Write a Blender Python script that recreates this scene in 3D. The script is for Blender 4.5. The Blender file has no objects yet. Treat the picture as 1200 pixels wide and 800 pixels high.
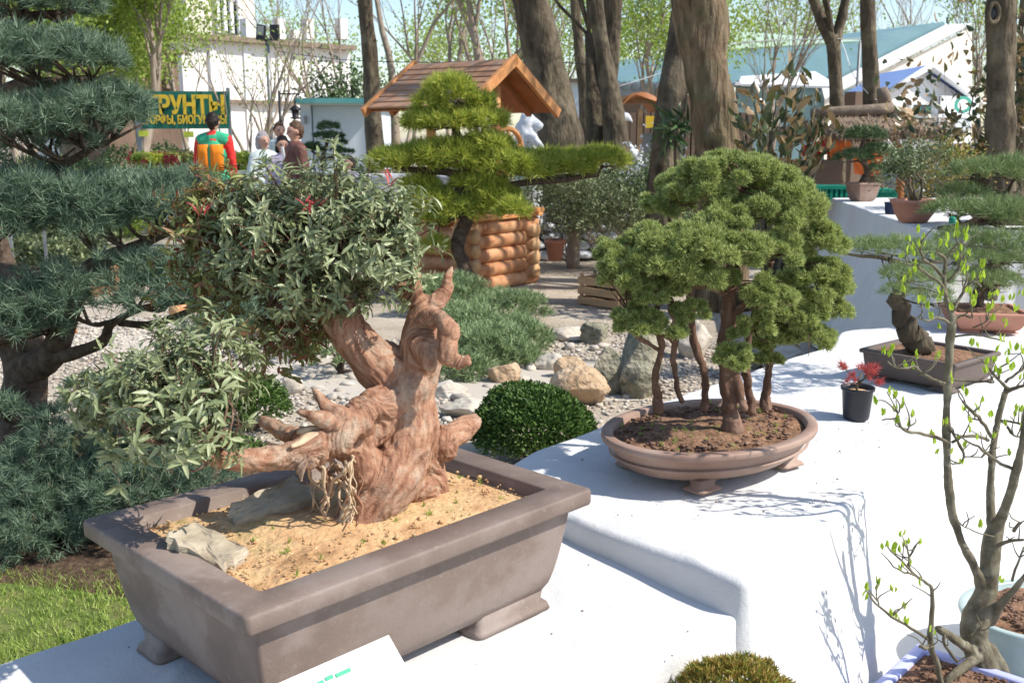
import bpy, math, random
import numpy as np
from mathutils import Vector, Matrix

# ------------------------------------------------------------------ camera, world, sun
SC = bpy.context.scene
COL = SC.collection
FPX = 1193.0
PITCH = math.atan(240 / FPX)
EYE = np.array([0.0, 0.0, 1.6])
cam_data = bpy.data.cameras.new('camera')
cam = bpy.data.objects.new('camera', cam_data)
COL.objects.link(cam)
cam.location = EYE
cam.rotation_euler = (math.pi / 2 - PITCH, 0, 0)
cam_data.sensor_width = 36.0
cam_data.lens = 36.0 * FPX / 1200
cam_data.clip_end = 1500
cam_data.dof.use_dof = True
cam_data.dof.focus_distance = 2.7
cam_data.dof.aperture_fstop = 9.0
SC.camera = cam
SUN_EL = math.radians(46)
TO_SUN = Vector((1.0, -0.24, 0)).normalized() * math.cos(SUN_EL) + Vector((0, 0, math.sin(SUN_EL)))
world = bpy.data.worlds.new('World')
SC.world = world
world.use_nodes = True
wn = world.node_tree
bg = wn.nodes['Background']
sky = wn.nodes.new('ShaderNodeTexSky')
sky.sky_type = 'NISHITA'
sky.sun_disc = False
sky.sun_elevation = SUN_EL
sky.sun_rotation = math.atan2(TO_SUN.x, TO_SUN.y)
sky.dust_density = 0.6
sky.air_density = 1.0
wn.links.new(sky.outputs[0], bg.inputs[0])
bg.inputs[1].default_value = 0.15
sun_data = bpy.data.lights.new('sun', 'SUN')
sun_data.energy = 4.4
sun_data.angle = math.radians(0.53)
sun_data.color = (1.0, 0.945, 0.85)
sun = bpy.data.objects.new('sun', sun_data)
COL.objects.link(sun)
sun.location = (8, -2, 12)
sun.rotation_euler = TO_SUN.to_track_quat('Z', 'Y').to_euler()
SC.view_settings.view_transform = 'Standard'
SC.view_settings.look = 'None'
SC.view_settings.exposure = 0.46
SC.view_settings.gamma = 1.0
SC.render.film_transparent = False
SC.cycles.max_bounces = 6
SC.cycles.transparent_max_bounces = 6

RNG = np.random.default_rng(11)
random.seed(5)


# ------------------------------------------------------------------ helpers
def ray(u, v):
    a = (u - 600) / FPX
    b = -(v - 400) / FPX
    return np.array([a, math.cos(PITCH) + b * math.sin(PITCH), -math.sin(PITCH) + b * math.cos(PITCH)])


def G(u, v, z=0.0):
    r = ray(u, v)
    return EYE + r * ((z - 1.6) / r[2])


def P(u, v, Y):
    r = ray(u, v)
    return EYE + r * (Y / r[1])


def px(n, Y):
    return n * Y / FPX


def _h(i, j, k, s):
    i = i.astype(np.uint32); j = j.astype(np.uint32); k = k.astype(np.uint32)
    n = i * np.uint32(374761393) + j * np.uint32(668265263) + k * np.uint32(2246822519) + np.uint32(s * 3266489917 & 0xffffffff)
    n = (n ^ (n >> np.uint32(13))) * np.uint32(1274126177)
    n = n ^ (n >> np.uint32(16))
    return n.astype(np.float64) / 2147483648.0 - 1.0


def vnoise(p, seed=0):
    p = np.asarray(p, float)
    f = np.floor(p).astype(np.int64)
    t = p - f
    t = t * t * (3 - 2 * t)
    r = 0
    for a in (0, 1):
        wa = t[:, 0] if a else 1 - t[:, 0]
        for b in (0, 1):
            wb = t[:, 1] if b else 1 - t[:, 1]
            for c in (0, 1):
                wc = t[:, 2] if c else 1 - t[:, 2]
                r = r + wa * wb * wc * _h(f[:, 0] + a, f[:, 1] + b, f[:, 2] + c, seed)
    return r


def fbm(p, seed=0, octv=4):
    p = np.asarray(p, float)
    r = 0
    a = 1.0
    for o in range(octv):
        r = r + a * vnoise(p * 2 ** o, seed + o)
        a *= 0.5
    return r


def unit(v):
    v = np.asarray(v, float)
    return v / (np.linalg.norm(v, axis=-1, keepdims=True) + 1e-12)


def rotz(a):
    c, s = math.cos(a), math.sin(a)
    return np.array([[c, -s, 0], [s, c, 0], [0, 0, 1]])


class MB:
    def __init__(self):
        self.v = []; self.f = []; self.n = 0; self.attr = None

    def add(self, V, *Fs):
        V = np.asarray(V, float).reshape(-1, 3)
        for F in Fs:
            F = np.asarray(F, int)
            if F.size:
                self.f.append(F + self.n)
        self.v.append(V)
        self.n += len(V)
        return self

    def box(self, c, size, R=None):
        s = np.array([[x, y, z] for x in (-.5, .5) for y in (-.5, .5) for z in (-.5, .5)]) * np.array(size)
        if R is not None:
            s = s @ np.asarray(R).T
        return self.add(s + np.array(c), [[0, 1, 3, 2], [4, 6, 7, 5], [0, 4, 5, 1], [2, 3, 7, 6], [0, 2, 6, 4], [1, 5, 7, 3]])

    def hexa(self, top, bot):
        """two loops of 4 points"""
        n = len(top)
        V = list(top) + list(bot)
        side = [[i, i + n, (i + 1) % n + n, (i + 1) % n] for i in range(n)]
        return self.add(V, side, [list(range(n))], [list(range(2 * n - 1, n - 1, -1))])

    def tube(self, pts, rad, sides=8, cap=True, wob=0.0, seed=0):
        pts = np.asarray(pts, float)
        n = len(pts)
        rad = np.broadcast_to(np.asarray(rad, float), (n,))
        t = np.gradient(pts, axis=0)
        t = unit(t)
        a = np.array([0, 0, 1.0]) if abs(t[0][2]) < .9 else np.array([1.0, 0, 0])
        u = unit(np.cross(t[0], a))
        V = []
        ang = np.arange(sides) * 2 * math.pi / sides
        for i in range(n):
            u = unit(u - t[i] * np.dot(u, t[i]))
            w = np.cross(t[i], u)
            r = rad[i] * np.ones(sides)
            if wob:
                q = np.stack([np.cos(ang) * 1.5 + seed * 7.3, np.sin(ang) * 1.5, np.full(sides, i * .35)], 1)
                r = r * (1 + wob * vnoise(q, 3))
            V.append(pts[i] + (np.cos(ang) * r)[:, None] * u + (np.sin(ang) * r)[:, None] * w)
        F = []
        for i in range(n - 1):
            for k in range(sides):
                k2 = (k + 1) % sides
                F.append([i * sides + k, i * sides + k2, (i + 1) * sides + k2, (i + 1) * sides + k])
        V = np.concatenate(V)
        if cap:
            self.add(V, F, [list(range(sides - 1, -1, -1))], [list(range((n - 1) * sides, n * sides))])
        else:
            self.add(V, F)
        return self

    def loft(self, rings, cap0=True, cap1=True, flip=False):
        n = len(rings[0])
        V = np.concatenate(rings)
        F = []
        for i in range(len(rings) - 1):
            k = np.arange(n)
            k2 = (k + 1) % n
            F.append(np.stack([i * n + k, i * n + k2, (i + 1) * n + k2, (i + 1) * n + k], 1))
        F = np.concatenate(F)
        if flip:
            F = F[:, ::-1]
        fs = [F]
        if cap0:
            fs.append([list(range(n - 1, -1, -1))])
        if cap1:
            fs.append([list(range((len(rings) - 1) * n, len(rings) * n))])
        return self.add(V, *fs)

    def ball(self, c, r, seg=10, rings=7, R=None):
        r = np.broadcast_to(np.asarray(r, float), (3,))
        out = []
        for i in range(rings + 1):
            th = math.pi * i / rings
            th = min(max(th, .02), math.pi - .02)
            a = np.arange(seg) * 2 * math.pi / seg
            q = np.stack([np.sin(th) * np.cos(a), np.sin(th) * np.sin(a), np.full(seg, -math.cos(th))], 1) * r
            if R is not None:
                q = q @ np.asarray(R).T
            out.append(q + np.array(c))
        return self.loft(out)

    def mesh(self, name, off=(0, 0, 0), smooth=True):
        me = bpy.data.meshes.new(name)
        V = np.concatenate(self.v) - np.array(off)
        loops = []; starts = []; tot = 0
        for F in self.f:
            F = np.atleast_2d(F)
            m, k = F.shape
            starts.append(tot + np.arange(m) * k)
            loops.append(F.reshape(-1))
            tot += m * k
        loops = np.concatenate(loops); starts = np.concatenate(starts)
        me.vertices.add(len(V)); me.vertices.foreach_set('co', V.reshape(-1))
        me.loops.add(len(loops)); me.loops.foreach_set('vertex_index', loops.astype(np.int32))
        me.polygons.add(len(starts)); me.polygons.foreach_set('loop_start', starts.astype(np.int32))
        me.update(calc_edges=True)
        me.polygons.foreach_set('use_smooth', np.full(len(starts), smooth))
        if self.attr is not None:
            at = me.attributes.new('grain', 'FLOAT_VECTOR', 'POINT')
            at.data.foreach_set('vector', np.asarray(self.attr, float).reshape(-1))
        me.update()
        return me

    def build(self, name, mat, parent=None, smooth=True, kind=None, bevel=0, label=None, base=None):
        V = np.concatenate(self.v)
        if parent is None:
            lo = V.min(0); hi = V.max(0)
            off = np.array([(lo[0] + hi[0]) / 2, (lo[1] + hi[1]) / 2, lo[2]]) if base is None else np.array(base)
        else:
            off = np.zeros(3)
            q = parent
            while q is not None:
                off = off + np.array(q.location); q = q.parent
        me = self.mesh(name, off, smooth)
        me.materials.append(mat)
        o = bpy.data.objects.new(name, me)
        COL.objects.link(o)
        if parent is None:
            o.location = off
        else:
            o.parent = parent
        if kind:
            o['kind'] = kind
        if label:
            o['label'] = label
        if bevel:
            b = o.modifiers.new('bevel', 'BEVEL'); b.width = bevel; b.segments = 2; b.limit_method = 'ANGLE'
            b.angle_limit = math.radians(40)
        return o


def tag(o, label, cat, group=None):
    o['label'] = label; o['category'] = cat
    if group:
        o['group'] = group
    return o


def thing(name, label, cat, loc, group=None):
    o = bpy.data.objects.new(name, None)
    COL.objects.link(o)
    o.location = tuple(float(x) for x in loc)
    o.empty_display_size = .1
    return tag(o, label, cat, group)


def inst(src, parent, M, name=None):
    """copy of a piece sharing mesh data, placed by world matrix M under parent"""
    o = src.copy()
    COL.objects.link(o)
    o.parent = parent
    if parent is not None:
        off = Vector((0, 0, 0)); q = parent
        while q is not None:
            off += q.location; q = q.parent
        M = Matrix.Translation(-off) @ M
    o.matrix_local = M
    return o


# ------------------------------------------------------------------ materials
def mat(name, cols, scale=8, rough=.8, bump=.3, bscale=None, stretch=(1, 1, 1), island=0.0, trans=0.0, detail=6,
        attr=False, spec=.3, dist=.01, metal=0.0, speck=None, contrast=(.3, .7)):
    m = bpy.data.materials.new(name)
    m.use_nodes = True
    nt = m.node_tree; N = nt.nodes; Lk = nt.links
    b = N['Principled BSDF']
    b.inputs['Roughness'].default_value = rough
    b.inputs['Specular IOR Level'].default_value = spec
    b.inputs['Metallic'].default_value = metal
    if attr:
        co = N.new('ShaderNodeAttribute'); co.attribute_name = 'grain'; src = co.outputs['Vector']
    else:
        co = N.new('ShaderNodeTexCoord'); src = co.outputs['Object']
    mp = N.new('ShaderNodeMapping'); mp.inputs['Scale'].default_value = stretch
    Lk.new(src, mp.inputs['Vector'])
    no = N.new('ShaderNodeTexNoise'); no.inputs['Scale'].default_value = scale; no.inputs['Detail'].default_value = detail
    no.inputs['Roughness'].default_value = .6
    Lk.new(mp.outputs[0], no.inputs['Vector'])
    fac = no.outputs['Fac']
    if island:
        g = N.new('ShaderNodeNewGeometry'); oi = N.new('ShaderNodeObjectInfo')
        ad = N.new('ShaderNodeMath'); ad.operation = 'ADD'
        Lk.new(g.outputs['Random Per Island'], ad.inputs[0]); Lk.new(oi.outputs['Random'], ad.inputs[1])
        fr = N.new('ShaderNodeMath'); fr.operation = 'FRACT'; Lk.new(ad.outputs[0], fr.inputs[0])
        mx = N.new('ShaderNodeMix'); mx.data_type = 'FLOAT'; mx.inputs[0].default_value = island
        Lk.new(fac, mx.inputs[2]); Lk.new(fr.outputs[0], mx.inputs[3])
        fac = mx.outputs[0]
    cr = N.new('ShaderNodeValToRGB')
    el = cr.color_ramp.elements
    lo, hi = contrast if not island else (max(0, contrast[0] - .3 * island), min(1, contrast[1] + .3 * island))
    n = len(cols)
    while len(el) < n:
        el.new(.5)
    for i, c in enumerate(cols):
        el[i].position = lo + (hi - lo) * i / max(1, n - 1)
        el[i].color = (*c, 1)
    Lk.new(fac, cr.inputs[0])
    out = cr.outputs[0]
    if speck:
        n3 = N.new('ShaderNodeTexNoise'); n3.inputs['Scale'].default_value = speck[0]; n3.inputs['Detail'].default_value = 3
        Lk.new(src, n3.inputs['Vector'])
        r3 = N.new('ShaderNodeValToRGB'); r3.color_ramp.elements[0].position = speck[2]; r3.color_ramp.elements[1].position = speck[2] + .06
        Lk.new(n3.outputs['Fac'], r3.inputs[0])
        m3 = N.new('ShaderNodeMix'); m3.data_type = 'RGBA'
        Lk.new(r3.outputs[0], m3.inputs[0]); Lk.new(out, m3.inputs[6]); m3.inputs[7].default_value = (*speck[1], 1)
        out = m3.outputs[2]
    Lk.new(out, b.inputs['Base Color'])
    if bump:
        n2 = N.new('ShaderNodeTexNoise'); n2.inputs['Scale'].default_value = bscale or scale * 3; n2.inputs['Detail'].default_value = 8
        Lk.new(mp.outputs[0], n2.inputs['Vector'])
        bp = N.new('ShaderNodeBump'); bp.inputs['Strength'].default_value = bump; bp.inputs['Distance'].default_value = dist
        Lk.new(n2.outputs['Fac'], bp.inputs['Height']); Lk.new(bp.outputs[0], b.inputs['Normal'])
    if trans:
        tr = N.new('ShaderNodeBsdfTranslucent'); Lk.new(out, tr.inputs['Color'])
        ms = N.new('ShaderNodeMixShader'); ms.inputs[0].default_value = trans
        Lk.new(b.outputs[0], ms.inputs[1]); Lk.new(tr.outputs[0], ms.inputs[2])
        Lk.new(ms.outputs[0], N['Material Output'].inputs['Surface'])
    return m


def mottle(m, scale, col, amount, thr=.5, bscale=90, bstr=.5):
    nt = m.node_tree; N = nt.nodes; Lk = nt.links
    b = N['Principled BSDF']
    co = N.new('ShaderNodeTexCoord')
    n1 = N.new('ShaderNodeTexNoise'); n1.inputs['Scale'].default_value = scale; n1.inputs['Detail'].default_value = 8; n1.inputs['Roughness'].default_value = .65
    Lk.new(co.outputs['Object'], n1.inputs['Vector'])
    r = N.new('ShaderNodeMapRange'); r.inputs[1].default_value = thr; r.inputs[2].default_value = thr + .14; r.inputs[4].default_value = amount
    Lk.new(n1.outputs['Fac'], r.inputs[0])
    mx = N.new('ShaderNodeMix'); mx.data_type = 'RGBA'
    src = b.inputs['Base Color'].links[0].from_socket
    Lk.new(r.outputs[0], mx.inputs[0]); Lk.new(src, mx.inputs[6]); mx.inputs[7].default_value = (*col, 1)
    Lk.new(mx.outputs[2], b.inputs['Base Color'])
    n2 = N.new('ShaderNodeTexNoise'); n2.inputs['Scale'].default_value = bscale; n2.inputs['Detail'].default_value = 9; n2.inputs['Roughness'].default_value = .7
    Lk.new(co.outputs['Object'], n2.inputs['Vector'])
    bp = N.new('ShaderNodeBump'); bp.inputs['Strength'].default_value = bstr; bp.inputs['Distance'].default_value = .008
    Lk.new(n2.outputs['Fac'], bp.inputs['Height'])
    old = b.inputs['Normal'].links
    if old:
        Lk.new(old[0].from_socket, bp.inputs['Normal'])
    Lk.new(bp.outputs[0], b.inputs['Normal'])


def leafmat(name, cols, rough=.5, trans=.3, scale=3, island=.75, spec=.4):
    return mat(name, cols, scale=scale, rough=rough, bump=0, island=island, trans=trans, detail=2, spec=spec)


M = {}
M['cloth'] = mat('white_cloth', [(.60, .595, .59), (.68, .675, .665)], 2, .95, .25, 160, dist=.002, speck=(120, (.55, .55, .52), .72))
M['clay'] = mat('brown_clay', [(.145, .106, .088), (.20, .15, .125), (.255, .195, .165)], 5, .62, .15, 90, dist=.002, spec=.35)
M['clay2'] = mat('oval_clay', [(.23, .14, .105), (.31, .20, .155), (.36, .25, .20)], 6, .6, .15, 90, dist=.002, spec=.35)
M['clay_dark'] = mat('dark_brown_clay', [(.10, .075, .065), (.15, .115, .10)], 7, .6, .1, 60, dist=.002)
M['terracotta'] = mat('terracotta', [(.42, .19, .13), (.50, .25, .18)], 7, .7, .1, 60, dist=.002)
M['bluepot'] = mat('pale_blue_glaze', [(.32, .42, .42), (.45, .54, .52)], 9, .35, .05)
M['lilacpot'] = mat('lilac_glaze', [(.42, .45, .78), (.52, .54, .85)], 6, .45, .03)
M['blackpot'] = mat('black_plastic', [(.022, .024, .03), (.04, .042, .05)], 6, .45, .05)
M['soil_sand'] = mat('sandy_soil', [(.26, .15, .07), (.50, .30, .15), (.60, .40, .21), (.36, .28, .12)], 9, .95, .8, 60, dist=.012, speck=(70, (.70, .55, .33), .66))
M['soil_brown'] = mat('brown_soil', [(.10, .055, .03), (.22, .12, .07), (.34, .20, .12)], 24, .95, .9, 80, dist=.012)
M['drift'] = mat('driftwood', [(.22, .10, .06), (.37, .185, .115), (.49, .275, .175), (.56, .41, .30)], 55, .85, .7, 120, attr=True, dist=.005, contrast=(.32, .68), spec=.2)
M['paleroot'] = mat('bare_pale_root', [(.36, .24, .14), (.62, .48, .33)], 26, .75, .8, 60, attr=True, dist=.004)
M['bark'] = mat('grey_bark', [(.035, .026, .018), (.095, .074, .05), (.16, .13, .09)], 7, .95, 1.0, 16, stretch=(1, 1, .35), dist=.05)
M['bark_big'] = mat('furrowed_bark', [(.06, .04, .022), (.17, .12, .072), (.29, .22, .145)], 13, .95, 1.0, 20, stretch=(1, 1, .22), dist=.08)
M['bark_pine'] = mat('dark_pine_bark', [(.035, .025, .018), (.10, .07, .05), (.15, .11, .08)], 20, .95, 1, 30, dist=.02)
M['bark_red'] = mat('reddish_bark', [(.06, .035, .025), (.16, .09, .06), (.34, .21, .15)], 14, .9, .8, 30, stretch=(1, 1, .2), dist=.01)
M['bark_young'] = mat('smooth_olive_bark', [(.07, .055, .035), (.15, .13, .085), (.24, .215, .15)], 18, .8, .5, 40, dist=.003)
M['bark_pale'] = mat('pale_branch_bark', [(.26, .20, .15), (.42, .35, .28)], 10, .9, .3, stretch=(1, 1, .3))
M['needle_blue'] = leafmat('blue_green_needles', [(.045, .085, .05), (.14, .215, .14), (.29, .37, .24)], .55, .2)
M['needle_green'] = leafmat('bright_green_needles', [(.16, .23, .03), (.40, .48, .07), (.72, .66, .14)], .5, .25)
M['needle_mid'] = leafmat('mid_green_needles', [(.10, .15, .05), (.22, .30, .11), (.36, .43, .19)], .5, .2)
M['juniper'] = leafmat('juniper_scales', [(.16, .21, .055), (.37, .44, .14), (.62, .66, .26)], .6, .3)
M['juniper_low'] = leafmat('creeping_juniper', [(.09, .14, .05), (.24, .33, .15), (.44, .53, .28)], .6, .15)
M['box'] = leafmat('boxwood_leaves', [(.03, .07, .012), (.08, .15, .03), (.15, .24, .06)], .5, .15, spec=.3)
M['nandina'] = leafmat('grey_green_leaves', [(.14, .18, .08), (.27, .315, .15), (.40, .43, .25)], .38, .25, spec=.5)
M['nandina_warm'] = leafmat('olive_red_leaves', [(.32, .08, .06), (.22, .24, .07), (.32, .36, .12)], .4, .3)
M['bud'] = leafmat('fresh_buds', [(.30, .46, .02), (.52, .68, .08)], .4, .45)
M['spring'] = leafmat('spring_leaves', [(.20, .30, .04), (.34, .46, .08), (.46, .56, .16)], .5, .45)
M['dark_leaf'] = leafmat('dark_leaves', [(.03, .06, .025), (.08, .14, .05), (.17, .24, .10)], .4, .15)
M['grey_leaf'] = leafmat('silvery_leaves', [(.08, .11, .045), (.18, .225, .10), (.32, .37, .19)], .5, .2)
M['magnolia'] = leafmat('magnolia_leaves', [(.03, .045, .018), (.09, .12, .04), (.22, .15, .06), (.42, .28, .15)], .3, .2, spec=.6)
M['red_leaf'] = leafmat('red_maple_leaves', [(.35, .05, .05), (.62, .13, .12)], .5, .4)
M['orange_leaf'] = leafmat('orange_brown_leaves', [(.14, .22, .03), (.34, .28, .05), (.50, .28, .09)], .6, .2)
M['grass'] = leafmat('grass_blades', [(.16, .26, .04), (.34, .46, .09), (.54, .58, .20)], .5, .35)
M['log'] = mat('varnished_logs', [(.32, .12, .05), (.51, .235, .11), (.64, .37, .20)], 6, .5, .3, stretch=(1, 1, 1), dist=.01)
M['log_end'] = mat('log_ends', [(.50, .27, .12), (.66, .42, .22)], 12, .6, .2)
M['roof_plank'] = mat('weathered_roof_planks', [(.17, .085, .05), (.36, .19, .11), (.44, .26, .16)], 10, .6, .3, stretch=(.3, 1, 1), island=.35)
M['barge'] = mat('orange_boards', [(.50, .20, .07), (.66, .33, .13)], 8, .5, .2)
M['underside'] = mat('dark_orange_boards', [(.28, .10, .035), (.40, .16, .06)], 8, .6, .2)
M['crate'] = mat('pine_crate', [(.42, .24, .11), (.56, .36, .20)], 9, .8, .2, stretch=(.4, .4, 2))
M['gravel'] = mat('gravel_ground', [(.29, .24, .18), (.43, .36, .28), (.53, .46, .37)], 1.6, .95, .8, 55, dist=.02, speck=(26, (.55, .52, .48), .60), detail=10)
M['pebbles'] = mat('pale_pebbles', [(.26, .225, .19), (.46, .41, .35), (.60, .54, .46)], 3, .85, .2, island=.8)
M['stone_grey'] = mat('grey_green_stone', [(.12, .12, .085), (.28, .26, .19), (.44, .39, .29)], 7, .85, 1, 22, dist=.05, speck=(18, (.12, .13, .08), .62))
M['stone_tan'] = mat('tan_stone', [(.30, .19, .11), (.50, .36, .23), (.62, .49, .35)], 7, .9, 1, 22, dist=.04, speck=(30, (.28, .20, .13), .64))
M['stone_pale'] = mat('pale_stone', [(.36, .31, .25), (.54, .48, .40), (.62, .57, .50)], 5, .9, .6, 16, dist=.02)
M['slab'] = mat('layered_slab_stone', [(.24, .19, .13), (.40, .34, .25), (.50, .45, .36)], 7, .85, .7, 30, stretch=(1, 1, 4), dist=.008)
M['lawn'] = mat('lawn_base', [(.05, .08, .015), (.12, .16, .04), (.20, .17, .08)], 6, 1, .5, 40)
M['mulch'] = mat('dark_mulch', [(.03, .02, .012), (.09, .055, .035), (.16, .11, .07)], 30, 1, .8, 50, dist=.02)
M['wall_white'] = mat('white_render', [(.78, .75, .72), (.84, .82, .79)], .6, .9, .1)
M['wall_cream'] = mat('cream_render', [(.76, .69, .60), (.82, .76, .68)], .5, .9, .1)
M['wall_brown'] = mat('brown_wall', [(.12, .08, .06), (.20, .14, .10)], 1, .9, .1)
M['wall_bluewhite'] = mat('bluish_white_wall', [(.52, .60, .66), (.66, .71, .75)], .7, .7, .05)
M['teal'] = mat('teal_metal_roof', [(.13, .24, .26), (.19, .31, .33)], .8, .5, .1)
M['teal_trim'] = mat('turquoise_trim', [(.10, .34, .34), (.16, .42, .42)], 2, .6, .1)
M['blue_roof'] = mat('blue_metal_roof', [(.22, .33, .66), (.28, .40, .72)], 1, .5, .05)
M['trim'] = mat('white_trim', [(.74, .74, .74), (.80, .80, .80)], 2, .7, .05)
M['glass'] = mat('window_glass', [(.05, .07, .08), (.12, .16, .17)], 1, .1, 0, spec=.6)
M['grey'] = mat('grey_metal', [(.20, .21, .22), (.30, .31, .32)], 3, .5, .05, metal=.3)
M['black'] = mat('black_metal', [(.015, .015, .018), (.03, .03, .035)], 3, .45, .05)
M['banner'] = mat('green_banner', [(.02, .16, .11), (.03, .20, .14)], 2, .6, .15, 3)
M['yellow'] = mat('yellow_print', [(.75, .48, .03), (.82, .56, .06)], 4, .7, 0)
M['yellow_card'] = mat('yellow_card', [(.62, .66, .06), (.72, .74, .12)], 4, .7, 0)
M['thatch'] = mat('thatch', [(.12, .08, .055), (.26, .19, .13), (.36, .28, .20)], 14, 1, 1, 40, stretch=(1, 1, .4), dist=.03)
M['thatch_log'] = mat('dry_log', [(.15, .11, .08), (.30, .24, .18)], 9, .9, .6, dist=.02)
M['green_plastic'] = mat('green_plastic_mesh', [(.0, .18, .12), (.01, .26, .17)], 5, .5, .1)
M['orange_fabric'] = mat('orange_fabric', [(.75, .16, .04), (.85, .26, .08)], 5, .8, .1)
M['red_fabric'] = mat('red_fabric', [(.55, .02, .02), (.68, .05, .04)], 5, .8, .1)
M['vest_green'] = mat('green_vest_fabric', [(.03, .36, .18), (.06, .45, .25)], 5, .8, .1)
M['vest_orange'] = mat('orange_vest_fabric', [(.85, .20, .01), (.90, .28, .02)], 5, .8, .1)
M['jacket_brown'] = mat('brown_jacket', [(.12, .05, .04), (.20, .09, .07)], 6, .7, .2)
M['navy'] = mat('navy_fabric', [(.015, .025, .06), (.03, .045, .09)], 6, .8, .1)
M['lilac_fabric'] = mat('lilac_fabric', [(.42, .36, .48), (.55, .48, .60)], 6, .8, .1)
M['pale_fabric'] = mat('pale_fabric', [(.50, .58, .55), (.68, .72, .70)], 6, .8, .1)
M['denim'] = mat('dark_trousers', [(.03, .035, .05), (.06, .07, .09)], 6, .8, .1)
M['skin'] = mat('skin', [(.50, .27, .19), (.60, .35, .26)], 6, .5, .05)
M['hair_dark'] = mat('dark_hair', [(.012, .008, .006), (.03, .02, .015)], 20, .6, .3)
M['hair_brown'] = mat('brown_hair', [(.06, .03, .018), (.12, .07, .04)], 20, .6, .3)
M['hair_grey'] = mat('grey_hair', [(.30, .27, .28), (.42, .38, .40)], 20, .7, .3)
M['plaster'] = mat('white_plaster', [(.55, .58, .62), (.70, .72, .75)], 4, .8, .2)
M['card'] = mat('white_card', [(.80, .80, .80), (.82, .82, .82)], 2, .6, 0)
M['green_ink'] = mat('green_ink', [(.05, .40, .20), (.08, .46, .25)], 2, .6, 0)
M['water'] = mat('stream_water', [(.12, .15, .16), (.20, .23, .24)], 2, .08, .3, 9, spec=.5)
M['tile'] = mat('teal_fascia', [(.18, .30, .33), (.24, .37, .40)], 1, .5, .05)


mottle(M['drift'], 9, (.56, .46, .35), .6, .50, 70, .9)
mottle(M['drift'], 16, (.30, .13, .07), .7, .56, 30, .6)
mottle(M['drift'], 30, (.10, .055, .035), .8, .62, 160, .6)
mottle(M['cloth'], 2.2, (.53, .53, .53), .5, .54, 6, .9)
mottle(M['cloth'], 14, (.50, .49, .46), .3, .60, 45, .12)
mottle(M['clay'], 5, (.36, .30, .27), .5, .50, 180, .15)
mottle(M['clay'], 60, (.42, .38, .34), .35, .60, 300, .1)
mottle(M['clay'], 2.5, (.12, .09, .075), .5, .52, 40, .1)
mottle(M['clay2'], 7, (.40, .33, .28), .35, .52, 180, .12)
mottle(M['bark_big'], 3, (.10, .11, .05), .5, .52, 30, .5)
mottle(M['bark'], 2.5, (.22, .18, .12), .7, .50, 30, .5)
mottle(M['bark_young'], 30, (.36, .34, .26), .5, .55, 120, .4)
mottle(M['bark_red'], 30, (.36, .27, .20), .5, .56, 120, .5)
mottle(M['log'], 5, (.64, .40, .22), .6, .50, 30, .3)
mottle(M['log'], 9, (.20, .075, .035), .7, .62, 60, .3)
mottle(M['roof_plank'], 6, (.30, .25, .21), .6, .50, 60, .3)
mottle(M['crate'], 8, (.30, .22, .15), .6, .54, 60, .3)


# ------------------------------------------------------------------ foliage builders
def rdir(n):
    v = RNG.normal(size=(n, 3))
    return unit(v)


def needles(mb, C, A, m=18, L=.05, W=.003, spread=.9):
    n = len(C)
    P0 = np.repeat(C, m, 0) + RNG.normal(size=(n * m, 3)) * L * .12
    D = unit(np.repeat(A, m, 0) + rdir(n * m) * spread)
    l = L * RNG.uniform(.6, 1.15, (n * m, 1))
    s = unit(np.cross(D, rdir(n * m))) * W * .5
    V = np.empty((n * m, 3, 3))
    V[:, 0] = P0 - s; V[:, 1] = P0 + s; V[:, 2] = P0 + D * l
    mb.add(V.reshape(-1, 3), np.arange(n * m * 3).reshape(-1, 3))


def leafgeo(P0, D, N, L, W, fold=.25, droop=.15):
    """lens-shaped folded leaf, 7 verts; returns (n,7,3)"""
    n = len(P0)
    D = unit(D); S = unit(np.cross(D, N)); N = np.cross(S, D)
    L = np.broadcast_to(L, (n,))[:, None]; W = np.broadcast_to(W, (n,))[:, None]
    V = np.empty((n, 7, 3))
    V[:, 0] = P0
    V[:, 1] = P0 + D * L * .35 + S * W * .5 + N * W * fold
    V[:, 2] = P0 + D * L * .72 + S * W * .36 + N * (W * fold - L * droop * .5)
    V[:, 3] = P0 + D * L - N * L * droop
    V[:, 4] = P0 + D * L * .72 - S * W * .36 + N * (W * fold - L * droop * .5)
    V[:, 5] = P0 + D * L * .35 - S * W * .5 + N * W * fold
    V[:, 6] = P0 + D * L * .5 - N * L * droop * .15
    return V


LF = np.array([[0, 1, 6], [1, 2, 6], [2, 3, 6], [3, 4, 6], [4, 5, 6], [5, 0, 6]])


def leaves(mb, P0, D, N, L, W, fold=.25, droop=.15):
    V = leafgeo(P0, D, N, L, W, fold, droop)
    n = len(V)
    F = (LF[None] + (np.arange(n) * 7)[:, None, None]).reshape(-1, 3)
    mb.add(V.reshape(-1, 3), F)


def leaf_parts(P0, D, N, L, W, material, parent, name='leaf', fold=.25, droop=.15):
    mb = MB()
    mb.add(leafgeo(np.zeros((1, 3)), np.array([[0, 1., 0]]), np.array([[0, 0, 1.]]), 1.0, W / L, fold, droop)[0], LF)
    me = mb.mesh(name); me.materials.append(material)
    D = unit(D); S = unit(np.cross(D, N)); Nn = np.cross(S, D)
    off = np.array(parent.location)
    for i in range(len(P0)):
        o = bpy.data.objects.new(name, me)
        COL.objects.link(o); o.parent = parent
        l = L * RNG.uniform(.75, 1.2)
        m = Matrix.Identity(4)
        for r in range(3):
            m[r][0] = S[i][r] * l; m[r][1] = D[i][r] * l; m[r][2] = Nn[i][r] * l; m[r][3] = P0[i][r] - off[r]
        o.matrix_local = m


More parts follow.
